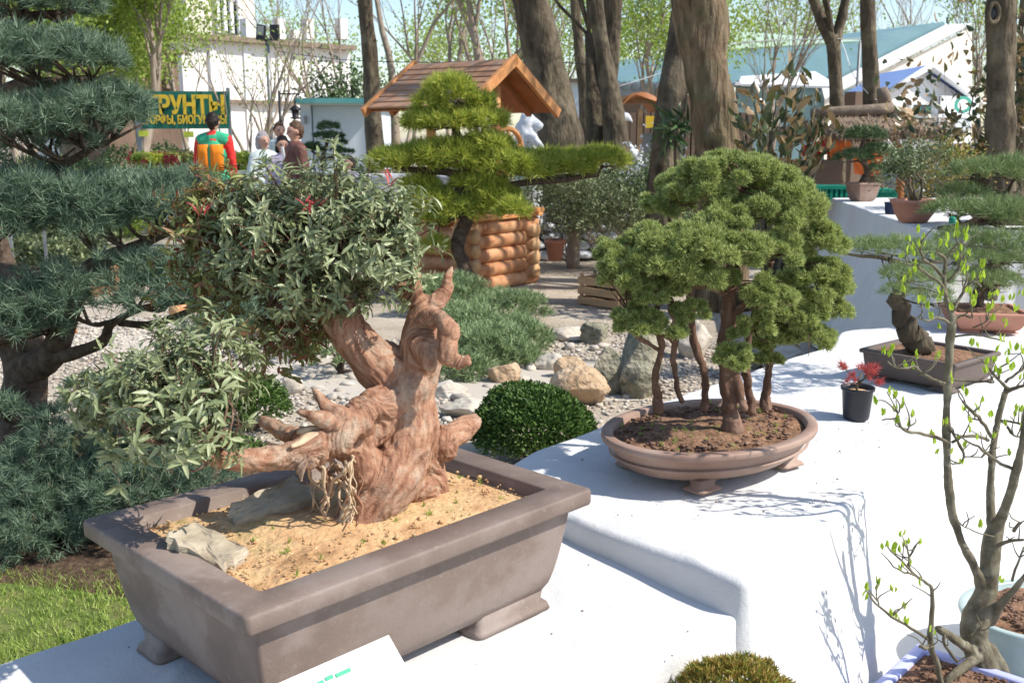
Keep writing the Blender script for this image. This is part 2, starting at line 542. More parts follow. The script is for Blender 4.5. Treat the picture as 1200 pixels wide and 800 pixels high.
def pad_pts(c, r, n, low=-.25, shell=.55, R=None, lump=.18):
    """points in the outer shell of an ellipsoid, with outward normals"""
    d = rdir(n * 3)
    d = d[d[:, 2] > low][:n]
    n = len(d)
    s = 1 - (1 - RNG.uniform(0, 1, n) ** .5) * shell
    s = s * (1 + lump * vnoise(d * 2.3 + np.array(c) * 3, 7))
    q = d * s[:, None] * np.array(r)
    nn = unit(d / np.array(r))
    if R is not None:
        q = q @ R.T; nn = nn @ R.T
    return q + np.array(c), nn


def curve(pts, n=6):
    """catmull-rom through points"""
    pts = [np.asarray(p, float) for p in pts]
    if len(pts) < 3:
        return np.array([pts[0] + (pts[-1] - pts[0]) * t for t in np.linspace(0, 1, n + 1)])
    q = [2 * pts[0] - pts[1]] + pts + [2 * pts[-1] - pts[-2]]
    out = []
    for i in range(1, len(q) - 2):
        for t in np.arange(n) / n:
            a, b, c, d = q[i - 1], q[i], q[i + 1], q[i + 2]
            out.append(.5 * (2 * b + (c - a) * t + (2 * a - 5 * b + 4 * c - d) * t * t + (3 * b - 3 * c + d - a) * t ** 3))
    out.append(pts[-1])
    return np.array(out)


def pcurve(spec, n=6):
    """spec rows (u, v, Y, r_px): smooth 3D curve and radii"""
    pts = [P(s[0], s[1], s[2]) for s in spec]
    rr = [np.array([px(s[3], s[2]), 0, 0]) for s in spec]
    return curve(pts, n), curve(rr, n)[:, 0].clip(.0004)


def grow(mb, p, d, L, r, depth, tips, kids=(2, 4), spread=.7, up=.15, sides=5, wig=.12, shrink=.68):
    k = 4
    pts = [np.array(p)]
    dd = unit(np.array(d, float))
    for i in range(k):
        dd = unit(dd + RNG.normal(size=3) * wig + np.array([0, 0, up * .3]))
        pts.append(pts[-1] + dd * L / k)
    mb.tube(pts, np.linspace(r, r * .55, k + 1), sides, cap=False)
    if depth <= 0:
        tips.append((pts[-1], dd))
        tips.append((pts[-2], dd))
        return
    for c in range(RNG.integers(kids[0], kids[1] + 1)):
        i = RNG.integers(2, k + 1) if c else k
        nd = unit(dd + rdir(1)[0] * spread + np.array([0, 0, up]))
        grow(mb, pts[i], nd, L * shrink * RNG.uniform(.8, 1.2), r * .55 * (1 if i == k else .8), depth - 1, tips, kids, spread, up, max(3, sides - 1), wig, shrink)


def tip_leaves(mb, tips, per=5, L=.05, W=.02, spread=.06, up=.3):
    T = np.array([t[0] for t in tips]); A = np.array([t[1] for t in tips])
    T = np.repeat(T, per, 0) + RNG.normal(size=(len(T) * per, 3)) * spread
    D = unit(np.repeat(A, per, 0) * .5 + rdir(len(T)) + np.array([0, 0, up]))
    leaves(mb, T, D, rdir(len(T)), L * RNG.uniform(.6, 1.2, len(T)), W)


# ------------------------------------------------------------------ pots, cloths
def rrect(hx, hy, cr, z, n=10):
    out = []
    cr = min(cr, hx * .999, hy * .999)
    for qx, qy, a0 in ((1, 1, 0), (-1, 1, 90), (-1, -1, 180), (1, -1, 270)):
        for i in range(n + 1):
            a = math.radians(a0 + 90 * i / n)
            out.append([qx * (hx - cr) + cr * math.cos(a), qy * (hy - cr) + cr * math.sin(a), z])
    return np.array(out)


def oval(hx, hy, z, n=64):
    a = np.arange(n) * 2 * math.pi / n
    return np.stack([hx * np.cos(a), hy * np.sin(a), np.full(n, z)], 1)


def place(rings, c, az):
    R = rotz(az)
    return [r @ R.T + np.array(c) for r in rings]


def pot(root, c, az, hx, hy, H, rimw, rimh, flare, wall, soil_z, mats, shape='rect', cr=.02, foot=None, soil_seed=1, lipdown=None):
    """open pot: body (outer+inner), soil; c=(x,y,z_bottom)"""
    sec = (lambda a, b, z: rrect(a, b, cr, z)) if shape == 'rect' else (lambda a, b, z: oval(a, b, z))
    fh = foot[0] if foot else 0
    prof = []
    zb = fh; ex = .55 if shape == 'rect' else .42
    ins = flare
    for t in np.linspace(0, 1, 9):
        w = ins * (1 - t ** ex)
        prof.append((-(rimw) - w, zb + (H - rimh - zb) * t))
    prof += [(-rimw + .001, H - rimh + .001), (-.002, H - rimh + .003), (0, H - rimh + .008), (0, H - .007), (-.002, H - .002), (-.006, H)]
    prof += [(-wall + .004, H), (-wall, H - .004), (-wall - .002, soil_z - .02)]
    rings = [sec(hx + o, hy + o, z) for o, z in prof]
    rings = [rings[0] * np.array([.85, .85, 1])] + rings
    b = MB().loft(place(rings, c, az), cap0=True, cap1=True)
    b.build('body', mats[0], root, bevel=0)
    R = rotz(az)
    if foot:
        fh, fl, ft = foot
        for sx in (-1, 1):
            for sy in (-1, 1):
                fb = MB()
                ox = hx - rimw - flare - (.0 if shape == 'rect' else .045); oy = hy - rimw - flare - (.0 if shape == 'rect' else .0)
                rr = []
                for z, g in ((fh + .012, .0), (fh * .55, -.004), (fh * .3, .008), (0, .012)):
                    rr.append(rrect(fl + g, ft + g, min(.018, ft * .6), z, 4) + np.array([sx * (ox - fl * .9), sy * (oy - ft * .9), 0]))
                fb.loft(place(rr, c, az)); fb.build('foot', mats[0], root)
    # soil surface, mounded
    n = 40
    rings = []
    for s in np.linspace(.02, 1, 16):
        base = sec((hx - wall) * s, (hy - wall) * s, 0)
        wz = base.copy(); wz[:, 2] = soil_z + .02 * (1 - s ** 2) + .006 * fbm(base * 22 + soil_seed * 9, soil_seed)
        rings.append(wz)
    MB().loft(place(rings, c, az), cap0=True, cap1=False, flip=True).build('soil', mats[1], root)
    return root


def cloth(name, label, poly, z, drop_to=0.02, rad=.03, flare=.06, fold=.02, seed=1, step=.02, top_amp=.004, group=None, soft=3):
    poly = np.array(poly, float)
    # resample
    pts = []
    for i in range(len(poly)):
        a, b = poly[i], poly[(i + 1) % len(poly)]
        n = max(2, int(np.linalg.norm(b - a) / step))
        for t in np.arange(n) / n:
            pts.append(a + (b - a) * t)
    pts = np.array(pts)
    for _ in range(soft):
        pts = (np.roll(pts, 1, 0) + 2 * pts + np.roll(pts, -1, 0)) / 4
    tan = np.roll(pts, -1, 0) - np.roll(pts, 1, 0)
    nor = unit(np.stack([tan[:, 1], -tan[:, 0]], 1))
    area = np.sum(pts[:, 0] * np.roll(pts[:, 1], -1) - np.roll(pts[:, 0], -1) * pts[:, 1])
    if area < 0:
        nor = -nor
    cen = pts.mean(0)
    n = len(pts)
    s = np.concatenate([[0], np.cumsum(np.linalg.norm(np.diff(pts, axis=0), axis=1))])
    rings = []
    for k in np.linspace(.01, 1, 44):
        q = cen + (pts - nor * rad - cen) * k
        rings.append(np.column_stack([q, np.full(n, z)]))
    for a in np.radians([22, 45, 67, 90]):
        q = pts - nor * rad + nor * rad * math.sin(a)
        rings.append(np.column_stack([q, np.full(n, z - rad * (1 - math.cos(a)))]))
    H = z - rad - drop_to
    f = fbm(np.stack([s * 2.6, np.zeros(n), np.full(n, seed * 3.1)], 1), seed, 3)
    f2 = np.abs(np.sin(s * 3.7 + 2.5 * f))
    for t in np.linspace(.06, 1, 18):
        off = (flare * t ** 1.3 + fold * (f2 + .6 * f) * min(1, t * 2.5) * (0.5 + t))
        q = pts + nor * off[:, None]
        rings.append(np.column_stack([q, np.full(n, z - rad - H * t)]))
    V = [r.copy() for r in rings]
    for r in V:
        w = fbm(r * np.array([2.2, 2.2, 3]) + seed, seed, 3)
        cr_ = 1 - np.abs(vnoise(r @ np.array([[3.1, 1.2, 0], [-.7, .9, 0], [0, 0, 1.4]]) + seed, seed + 5)) * 2
        cr2 = 1 - np.abs(vnoise(r @ np.array([[5.1, -2.2, 0], [2.7, 4.9, 0], [0, 0, 2.4]]) + seed, seed + 8)) * 2
        r[:, 2] += top_amp * w + top_amp * .9 * np.clip(cr_, 0, 1) ** 4 + top_amp * .5 * np.clip(cr2, 0, 1) ** 5
    o = MB().loft(V, cap0=True, cap1=False, flip=area < 0).build(name, M['cloth'])
    tag(o, label, 'tablecloth', group)
    return o


# ------------------------------------------------------------------ organic solid from tapered limbs, voxel-remeshed
def sculpt(limbs, voxel=.005, seed=1, amp=.006, amp2=.002, fa=1.0, fl=9, smooth=4, wob=.10):
    """limbs: list of (pts, radii). returns MB with grain coordinates"""
    tmp = MB()
    segs = []
    for pts, rad in limbs:
        pts = np.asarray(pts); rad = np.asarray(rad)
        tmp.tube(pts, rad, 14, True, wob=wob, seed=seed + len(segs))
        tmp.ball(pts[0], rad[0] * .97, 10, 6); tmp.ball(pts[-1], rad[-1] * .97, 10, 6)
        acc = len(segs) * .7
        for i in range(len(pts) - 1):
            l = np.linalg.norm(pts[i + 1] - pts[i])
            segs.append((pts[i], pts[i + 1], rad[i], rad[i + 1], acc)); acc += l
    me = tmp.mesh('tmp')
    o = bpy.data.objects.new('tmp', me); COL.objects.link(o)
    m = o.modifiers.new('r', 'REMESH'); m.mode = 'VOXEL'; m.voxel_size = voxel
    m2 = o.modifiers.new('s', 'SMOOTH'); m2.factor = .5; m2.iterations = smooth
    dg = bpy.context.evaluated_depsgraph_get()
    ev = o.evaluated_get(dg).to_mesh()
    n = len(ev.vertices)
    V = np.empty(n * 3); ev.vertices.foreach_get('co', V); V = V.reshape(-1, 3)
    Nn = np.empty(n * 3); ev.vertices.foreach_get('normal', Nn); Nn = Nn.reshape(-1, 3)
    nf = len(ev.polygons)
    ls = np.empty(nf, np.int32); ev.polygons.foreach_get('loop_start', ls)
    lt = np.empty(nf, np.int32); ev.polygons.foreach_get('loop_total', lt)
    lv = np.empty(len(ev.loops), np.int32); ev.loops.foreach_get('vertex_index', lv)
    dm = np.full(n, 1e9)
    ds = []
    for a, b, ra, rb, acc in segs:
        ab = b - a; l = np.linalg.norm(ab) + 1e-9
        t = np.clip(((V - a) @ ab) / l ** 2, 0, 1)
        d = np.linalg.norm(V - a - t[:, None] * ab, axis=1) - (ra + (rb - ra) * t)
        ds.append(d); dm = np.minimum(dm, d)
    dirs = np.zeros((n, 3)); sw = 7.0 * voxel
    for (a, b, ra, rb, acc), d in zip(segs, ds):
        u = unit(b - a)
        if u[2] < -.3: u = -u
        dirs += np.exp(-(d - dm) / sw)[:, None] * u
    dirs = unit(dirs)
    Vr = V - V.mean(0)
    q = Vr - dirs * np.sum(Vr * dirs, 1, keepdims=True) * .78
    ridge = 1 - np.abs(fbm(q * fa * 42, seed + 3, 3)) * 1.6
    ridge2 = 1 - np.abs(fbm(q * fa * 105, seed + 6, 2)) * 1.6
    disp = amp * fbm(V * 16, seed, 3) + amp2 * (ridge + .45 * ridge2)
    V2 = V + Nn * disp[:, None]
    mb = MB()
    Fq = lt == 4; Ft = lt == 3
    fs = []
    if Fq.any():
        fs.append(lv[ls[Fq][:, None] + np.arange(4)])
    if Ft.any():
        fs.append(lv[ls[Ft][:, None] + np.arange(3)])
    mb.add(V2, *fs)
    mb.attr = q
    o.evaluated_get(dg).to_mesh_clear()
    bpy.data.objects.remove(o); bpy.data.meshes.remove(me)
    return mb


def rock(c, r, seed, R=None, sub=3, cut=4, amp=.16):
    """angular boulder: ball clipped by random planes and roughened"""
    rg = np.random.default_rng(seed)
    seg, rn = (56, 36) if sub >= 3 else ((14, 9) if sub == 2 else (8, 5))
    mb = MB(); mb.ball((0, 0, 0), 1.0, seg, rn)
    V = np.concatenate(mb.v)
    for _ in range(cut):
        n = unit(rg.normal(size=3)); d = rg.uniform(.5, .8)
        e = V @ n - d
        V = V - np.clip(e, 0, None)[:, None] * n * .95
    V = V * (1 + amp * fbm(V * 1.7 + seed, seed, 4 if sub >= 2 else 1)[:, None] * .6)
    if sub >= 3:
        V = V * (1 + .045 * (1 - 2 * np.abs(fbm(V * 3.5 + seed, seed + 9, 3)))[:, None])
    V = V * np.array(r)
    if R is not None:
        V = V @ np.asarray(R).T
    mb.v = [V + np.array(c)]
    return mb

# ================================================================== THE SETTING: ground
def sheet(name, poly, z, m, step=.25, amp=.02, seed=1, kind='structure'):
    """polygonal patch of ground, star-shaped about its centre"""
    poly = np.array(poly, float)
    pts = []
    for i in range(len(poly)):
        a, b = poly[i], poly[(i + 1) % len(poly)]
        n = max(2, int(np.linalg.norm(b - a) / step))
        for t in np.arange(n) / n:
            pts.append(a + (b - a) * t)
    pts = np.array(pts)
    pts = pts + .12 * step * np.stack([vnoise(np.column_stack([pts * 3, pts[:, 0] * 0]), 3), vnoise(np.column_stack([pts * 3, pts[:, 0] * 0]), 4)], 1)
    cen = pts.mean(0)
    rings = []
    for k in np.linspace(.01, 1, 30):
        q = cen + (pts - cen) * k
        h = amp * (fbm(np.column_stack([q * .9, q[:, 0] * 0]), seed, 3) + 1.2) * (1 - k ** 6)
        rings.append(np.column_stack([q, z + h]))
    o = MB().loft(rings, cap0=True, cap1=False, flip=True).build(name, m)
    if kind:
        o['kind'] = kind
    return o


gx = MB()
xs = np.array([-600, -120, -50, -25, 25, 50, 120, 600.]); ys = np.array([-60, -8, 30, 60, 120, 300, 900.])
VV = np.array([[x, y, 0] for y in ys for x in xs])
nx = len(xs)
FF = [[j * nx + i, j * nx + i + 1, (j + 1) * nx + i + 1, (j + 1) * nx + i] for j in range(len(ys) - 1) for i in range(nx - 1)]
gx.add(VV, FF)
g0 = gx.build('ground', M['gravel'], smooth=False); g0['kind'] = 'structure'
sheet('lawn', [(-4.5, .2), (-.9, .2), (-.4, 3.0), (-.55, 3.9), (-1.3, 4.3), (-2.9, 4.4), (-6.5, 4.8), (-7, 1)], .006, M['lawn'], .15, .015)
sheet('mulch_bed', [(-7, 3.6), (-3, 3.5), (-1.3, 3.35), (-.6, 3.5), (-.3, 4.6), (-1.3, 5.2), (-3.2, 5.4), (-7, 6)], .012, M['mulch'], .15, .03, 4)

# grass blades
n = 42000
q = np.stack([RNG.uniform(-3.4, -.6, n), RNG.uniform(1.9, 3.5, n)], 1)
k = vnoise(np.column_stack([q * 6, np.zeros(n)]), 9) > -.65
q = q[k]; n = len(q)
C = np.column_stack([q, np.full(n, .02)])
D = unit(np.array([0, 0, 1.]) + rdir(n) * .75)
D[:, 2] = np.abs(D[:, 2])
g = MB()
s = unit(np.cross(D, rdir(n))) * .0022
l = RNG.uniform(.02, .055, (n, 1)) * (1 + .5 * vnoise(np.column_stack([q * 2.5, np.zeros(n)]), 2)[:, None])
V = np.empty((n, 3, 3)); V[:, 0] = C - s; V[:, 1] = C + s; V[:, 2] = C + D * l
g.add(V.reshape(-1, 3), np.arange(n * 3).reshape(-1, 3))
o = g.build('grass', M['grass']); tag(o, 'bright green lawn grass left of the rectangular pot', 'grass'); o['kind'] = 'stuff'

# ================================================================== display tables under white cloth
cloth('white_tablecloth', 'white cloth on the low near bench under the large rectangular pot',
      [(.57, 2.25), (-.10, 2.93), (-1.70, 1.42), (-1.03, .74)], .50, rad=.016, flare=.05, seed=2, top_amp=.008)
cloth('white_tablecloth', 'white cloth on the higher bench under the oval pot',
      [(.545, 2.19), (1.00, 2.79), (1.21, 3.11), (1.69, 3.85), (2.5, 4.3), (3.3, 4.6), (3.3, 6.0), (1.75, 5.35), (1.60, 4.98), (1.15, 4.52), (.60, 3.90), (.06, 3.24), (-.085, 2.945)],
      .575, rad=.024, flare=.09, seed=5, top_amp=.010, fold=.02, soft=7)
cloth('white_tablecloth', 'white cloth draped to the ground over the tall far bench at right',
      [(2.85, 9.2), (2.47, 6.4), (2.42, 5.95), (4.4, 5.75), (4.8, 9.3)], 1.06, rad=.02, flare=.22, fold=.085, seed=8, step=.04)
cloth('white_tablecloth', 'white cloth laid near the ground under the lilac and pale blue pots',
      [(.0, .60), (.50, 2.12), (1.15, 3.15), (1.75, 4.0), (2.7, 4.4), (3.4, 3.6), (2.6, 1.2)], .05, rad=.012, flare=.02, seed=9, top_amp=.002)

# crumbs of soil on the cloths
cr = MB()
for (x0, x1, y0, y1, z, cnt) in ((-.9, .5, 1.35, 2.8, .503, 90), (.2, 1.5, 2.45, 4.4, .582, 130)):
    for i in range(cnt):
        x, y = RNG.uniform(x0, x1), RNG.uniform(y0, y1)
        if z < .55 and abs((x + .1) * .7 - (y - 2.93) * .7) > 9: continue
        if z < .55 and (x - .57) * .7 + (y - 2.25) * .7 > -.02: continue
        if z > .55 and ((x - .55) * .8 - (y - 2.2) * .6) > -.03: continue
        if z > .55 and (-(x - .1) * .8 + (y - 3.24) * .7) > 0: continue
        r = RNG.uniform(.0012, .0034)
        cr.ball((x, y, z), (r * RNG.uniform(.7, 1.8), r, r * .7), 5, 3)
o = cr.build('soil_crumbs', M['soil_brown']); tag(o, 'dark soil crumbs scattered over the white cloths', 'crumbs'); o['kind'] = 'stuff'

# ================================================================== large rectangular pot
L_, F_, R_ = G(95, 608, .8), G(288, 725, .8), G(695, 572, .8)
pc = (L_ + R_) / 2; hx = np.linalg.norm(R_ - F_) / 2; hy = np.linalg.norm(F_ - L_) / 2
paz = math.atan2(*(R_ - F_)[[1, 0]])
pot1 = thing('rectangular_pot', 'large brown rectangular clay bonsai pot with flared rim in the foreground', 'plant pot', (pc[0], pc[1], .503))
pot(pot1, (pc[0], pc[1], .503), paz, hx, hy, .297, .034, .040, .050, .078, .262, (M['clay'], M['soil_sand']), 'rect', .012, foot=(.04, .11, .045), soil_seed=3)
SOIL1 = .503 + .262
# incised line along the upper rim
# grit on the soil
gr = MB(); 
Rp = rotz(paz)
for i in range(800):
    a = RNG.uniform(-1, 1, 2) * np.array([hx - .085, hy - .085])
    p = Rp @ np.array([a[0], a[1], 0]) + np.array([pc[0], pc[1], SOIL1 + .014])
    r = RNG.uniform(.0012, .0035) if i > 40 else RNG.uniform(.004, .008)
    gr.ball(p, (r * RNG.uniform(.8, 1.6), r, r * .8), 6, 4)
o = gr.build('grit', M['soil_sand'], pot1, kind='stuff')
gr = MB()
C = np.array([Rp @ np.array([RNG.uniform(-1, 1) * (hx - .1), RNG.uniform(-1, 1) * (hy - .1), 0]) + np.array([pc[0], pc[1], SOIL1 + .016]) for _ in range(46)])
needles(gr, C, np.tile([0, 0, 1.], (46, 1)), 12, .014, .0022, 1.0)
gr.build('moss', M['spring'], pot1, kind='stuff')


def slabstone(label, quad, z, Y, th, seed, name='flat_stone'):
    """flat broken stone: outline from points on its top plane"""
    tops = np.array(quad)
    rings = []
    rg = np.random.default_rng(seed)
    pts = []
    m = len(tops)
    for i in range(m):
        for t in np.arange(7) / 7:
            pts.append(tops[i] + (tops[(i + 1) % m] - tops[i]) * t)
    pts = np.array(pts); cen = pts.mean(0)
    rough = rg.normal(size=pts.shape) * np.array([.004, .004, .0015])
    down = np.array([0, 0, -1.])
    for k in (.02, .2, .38, .56, .72, .86, .95):
        q = cen + (pts - cen) * k + rough * k ** 6; q[:, 2] += .006 * fbm(q * 22, seed, 3) + .004 * np.floor(2 * vnoise(q * 14, seed + 4)); rings.append(q)
    for t, e in ((.06, 1.0), (.3, 1.03), (.34, .99), (.62, 1.01), (.66, .97), (1.0, .95)):
        q = cen + (pts - cen) * e + rough + down * th * t; q += .0025 * np.stack([vnoise(q * 60, 1), vnoise(q * 60, 2), vnoise(q * 60, 3)], 1); rings.append(q)
    o = MB().loft(rings, flip=True).build(name, M['slab'], smooth=False)
    return tag(o, label, 'stone')


slabstone('flat tan stone leaning near the left inner wall of the rectangular pot',
          [G(192, 625, .83), G(224, 609, .83), G(291, 640, .80), G(262, 665, .79)], 0, 0, .045, 3)
slabstone('longer grey stone lying along the back wall behind the roots',
          [G(272, 588, .82), G(345, 555, .83), G(372, 580, .80), G(276, 612, .79)], 0, 0, .06, 4)

# ================================================================== driftwood bonsai
DY = 2.22
B1 = thing('driftwood_bonsai', 'gnarled reddish driftwood trunk bonsai with grey-green leafy crown in the rectangular pot', 'bonsai', G(445, 600, SOIL1))


def limb(spec, n=5):
    return pcurve(spec, n)


limbs = [
    limb([(420, 662, 2.09, 25), (425, 612, 2.12, 27), (446, 576, 2.16, 37), (468, 535, 2.22, 37), (477, 485, 2.25, 34), (464, 446, 2.25, 32), (434, 418, 2.24, 27), (409, 390, 2.23, 23), (394, 362, 2.24, 20), (388, 330, 2.26, 14), (380, 290, 2.28, 8)]),
    limb([(508, 600, 2.30, 18), (500, 560, 2.30, 26), (488, 520, 2.27, 28), (484, 460, 2.26, 26), (492, 415, 2.26, 26), (495, 385, 2.26, 22), (491, 352, 2.26, 9), (486, 322, 2.26, 5), (484, 305, 2.26, 1.8)]),
    limb([(497, 372, 2.26, 17), (511, 354, 2.27, 10), (521, 341, 2.28, 7), (524, 328, 2.28, 4.5), (529, 314, 2.29, 2)]),
    limb([(490, 355, 2.27, 14), (476, 340, 2.29, 9), (468, 334, 2.30, 7)]),
    limb([(502, 372, 2.24, 13), (517, 374, 2.20, 8), (524, 386, 2.17, 9), (524, 402, 2.16, 11), (526, 416, 2.15, 12), (536, 424, 2.15, 10), (545, 423, 2.15, 7)]),
    limb([(497, 405, 2.22, 18), (503, 422, 2.19, 9), (505, 430, 2.18, 6)]),
    limb([(480, 455, 2.24, 30), (455, 470, 2.20, 24), (430, 480, 2.14, 20), (412, 498, 2.10, 18), (395, 512, 2.08, 19), (372, 522, 2.06, 19), (348, 532, 2.03, 17), (318, 537, 2.0, 14), (285, 537, 1.96, 12), (252, 537, 1.92, 10), (225, 532, 1.90, 7)]),
    limb([(425, 500, 2.10, 14), (400, 487, 2.09, 10), (385, 478, 2.10, 7), (374, 466, 2.10, 5), (367, 456, 2.1, 1.5)]),
    limb([(395, 500, 2.08, 12), (380, 492, 2.06, 9), (365, 488, 2.05, 5), (350, 482, 2.05, 1.5)]),
    limb([(356, 515, 2.06, 12), (335, 508, 2.10, 9), (322, 500, 2.13, 9), (308, 494, 2.15, 6)]),
    limb([(372, 530, 2.04, 14), (355, 545, 2.01, 9), (352, 562, 2.0, 4)]),
    limb([(405, 520, 2.12, 18), (425, 540, 2.15, 22), (440, 565, 2.17, 26)]),
    limb([(440, 490, 2.18, 26), (420, 520, 2.15, 20), (430, 560, 2.14, 24)]),
    limb([(515, 520, 2.28, 22), (528, 512, 2.33, 15), (540, 503, 2.38, 13), (556, 494, 2.42, 9)]),
    limb([(490, 570, 2.26, 26), (505, 592, 2.27, 18), (520, 602, 2.28, 9)]),
    limb([(455, 600, 2.18, 22), (462, 622, 2.17, 14), (468, 636, 2.16, 8)]),
    limb([(415, 600, 2.12, 10), (400, 610, 2.10, 8), (388, 620, 2.10, 4)]),
]
tb = sculpt(limbs, voxel=.003, seed=4, amp=.0045, amp2=.0036, smooth=1, wob=.16)
trunk = tb.build('trunk', M['drift'], B1)
# bare pale wood: jagged deadwood pieces and thin aerial roots
for sp in ([(395, 640, 2.075, 3), (401, 618, 2.085, 7), (412, 590, 2.11, 9), (422, 565, 2.13, 7), (428, 548, 2.14, 2)],
           [(342, 522, 2.0, 2), (356, 516, 2.03, 5), (376, 508, 2.055, 6), (398, 500, 2.07, 2)],
           [(350, 506, 2.05, 1.5), (366, 503, 2.06, 4), (384, 500, 2.07, 3), (396, 494, 2.08, 1)]):
    s = sculpt([limb(sp)], .0025, 9, .003, .003, smooth=1); s.build('bare_wood', M['paleroot'], B1)
for sp in (
           [(511, 386, 2.25, 4), (512, 372, 2.25, 2.5), (510, 362, 2.25, 1.5)],):
    MB().tube(*limb(sp), 7, wob=.2).build('snag', M['drift'], B1)
rt = 0
for i in range(22):
    u0 = RNG.uniform(358, 418); v0 = RNG.uniform(520, 545); y0 = RNG.uniform(2.04, 2.14)
    uu, vv = u0, v0
    sp = [(u0, v0, y0, RNG.uniform(1.2, 3.2))]
    for k in range(5):
        uu += RNG.normal() * 8 + .6; vv += RNG.uniform(8, 20)
        sp.append((uu, vv, y0 + RNG.normal() * .02, max(.5, sp[-1][3] * .85)))
    p, r = limb(sp, 4)
    p[:, 2] = np.maximum(p[:, 2], SOIL1 - .01)
    MB().tube(p, r, 5, wob=.2, seed=i).build('root', M['paleroot'] if i % 3 else M['drift'], B1)

# crown: branches with whorls of leaves
wood = MB(); tips = []


def crown_twigs(center, radii, n, srcs, wood, Y=None):
    c = np.array(center); out = []
    pts, nn = pad_pts(c, np.array(radii) * 1.03, n, low=-.75, shell=.85, lump=.7)
    far = RNG.uniform(size=len(pts)) < .18; pts[far] += nn[far] * RNG.uniform(.015, .06, (far.sum(), 1))
    for i in range(len(pts)):
        s = srcs[RNG.integers(len(srcs))]
        if i % 4 == 0:
            mid = (s * .45 + pts[i] * .55) + RNG.normal(size=3) * .02
            cv = curve([s, mid, pts[i]], 4)
            wood.tube(cv, np.linspace(.0032, .0010, len(cv)), 4, cap=False)
        else:
            wood.tube(np.array([pts[i] - nn[i] * .05 + RNG.normal(size=3) * .012, pts[i]]), [.0012, .0008], 3, cap=False)
        out.append((pts[i], nn[i]))
    return out


srcA = [P(388, 330, 2.26), P(380, 290, 2.28), P(400, 340, 2.25), P(350, 300, 2.3)]
srcB = [P(252, 537, 1.92), P(225, 520, 1.9), P(200, 480, 1.9)]
for sp in ([(388, 330, 2.26, 10), (360, 290, 2.3, 6), (320, 270, 2.3, 3)], [(388, 330, 2.26, 9), (410, 290, 2.25, 6), (440, 260, 2.2, 3)],
           [(250, 537, 1.92, 8), (215, 505, 1.9, 6), (180, 470, 1.92, 3)], [(230, 532, 1.9, 6), (190, 520, 1.85, 3), (150, 510, 1.85, 2)],
           [(385, 345, 2.27, 8), (330, 330, 2.3, 5), (270, 290, 2.35, 3)]):
    wood.tube(*limb(sp), 6)
crA = []
for c, r, n_ in (((372, 300, 2.27), (.205, .20, .165), 420), ((420, 268, 2.26), (.125, .15, .10), 150), ((300, 290, 2.29), (.14, .17, .13), 210),
                 ((440, 300, 2.22), (.10, .11, .085), 110), ((350, 245, 2.3), (.17, .16, .065), 150), ((395, 352, 2.22), (.09, .1, .05), 60), ((455, 260, 2.24), (.075, .09, .05), 60)):
    crA += crown_twigs(P(*c), r, int(n_ * 1.0), srcA, wood)
crB = []
for c, r, n_ in (((205, 470, 1.93), (.125, .13, .115), 150), ((150, 470, 1.93), (.10, .12, .10), 95), ((225, 430, 1.98), (.10, .11, .07), 80), ((110, 455, 1.95), (.055, .08, .05), 30), ((215, 520, 1.86), (.075, .07, .04), 34)):
    crB += crown_twigs(P(*c), r, int(n_ * 1.0), srcB, wood)
crW = []
for c, r, n_ in (((250, 272, 2.34), (.11, .12, .12), 190), ((345, 390, 2.36), (.10, .10, .09), 110), ((235, 245, 2.36), (.05, .07, .05), 34), ((250, 340, 2.38), (.07, .08, .07), 50)):
    crW += crown_twigs(P(*c), r, n_, [P(330, 330, 2.3)], wood)
wood.build('branches', M['bark_red'], B1)


def whorls(cl, per, L):
    T = np.array([c[0] for c in cl]); A = np.array([c[1] for c in cl]); n = len(T)
    P0 = np.repeat(T, per, 0) + RNG.normal(size=(n * per, 3)) * .006
    rad = rdir(n * per); Ar = np.repeat(A, per, 0)
    rad = unit(rad - Ar * np.sum(rad * Ar, 1, keepdims=True) * .7)
    D = unit(rad + Ar * RNG.uniform(.0, .8, (n * per, 1)) + np.array([0, 0, -.15]))
    N = unit(Ar + np.array([0, 0, .7]) + rdir(n * per) * .45)
    return P0, D, N


for cl, L in ((crA + crB, .031),):
    P0, D, N = whorls(cl, 10, L)
    dist = np.linalg.norm(P0 - EYE, axis=1) + RNG.uniform(0, .18, len(P0))
    o_ = np.argsort(dist); near, rest = o_[:300], o_[300:]
    leaf_parts(P0[near], D[near], N[near], L * 1.1, .0095, M['nandina'], B1)
    lm = MB(); leaves(lm, P0[rest], D[rest], N[rest], L * RNG.uniform(.5, 1.2, len(rest)), .0078)
    lm.build('foliage', M['nandina'], B1, kind='stuff')
P0, D, N = whorls(crW, 8, .034)
lm = MB(); leaves(lm, P0, D, N, .034 * RNG.uniform(.6, 1.2, len(P0)), .008); lm.build('reddish_foliage', M['nandina_warm'], B1, kind='stuff', label='olive and reddish leaves at the left and underside of the crown')
# a few red new shoots
C = np.array([P(u, v, 2.12) for u, v in ((367, 243), (357, 248), (459, 216), (300, 300), (232, 250))])
lm = MB(); P0, D, N = whorls([(c, np.array([0, 0, 1.])) for c in C], 5, .03)
leaves(lm, P0, unit(D + [0, 0, 1.]), N, .03, .006); lm.build('red_shoot', M['red_leaf'], B1, kind='stuff')

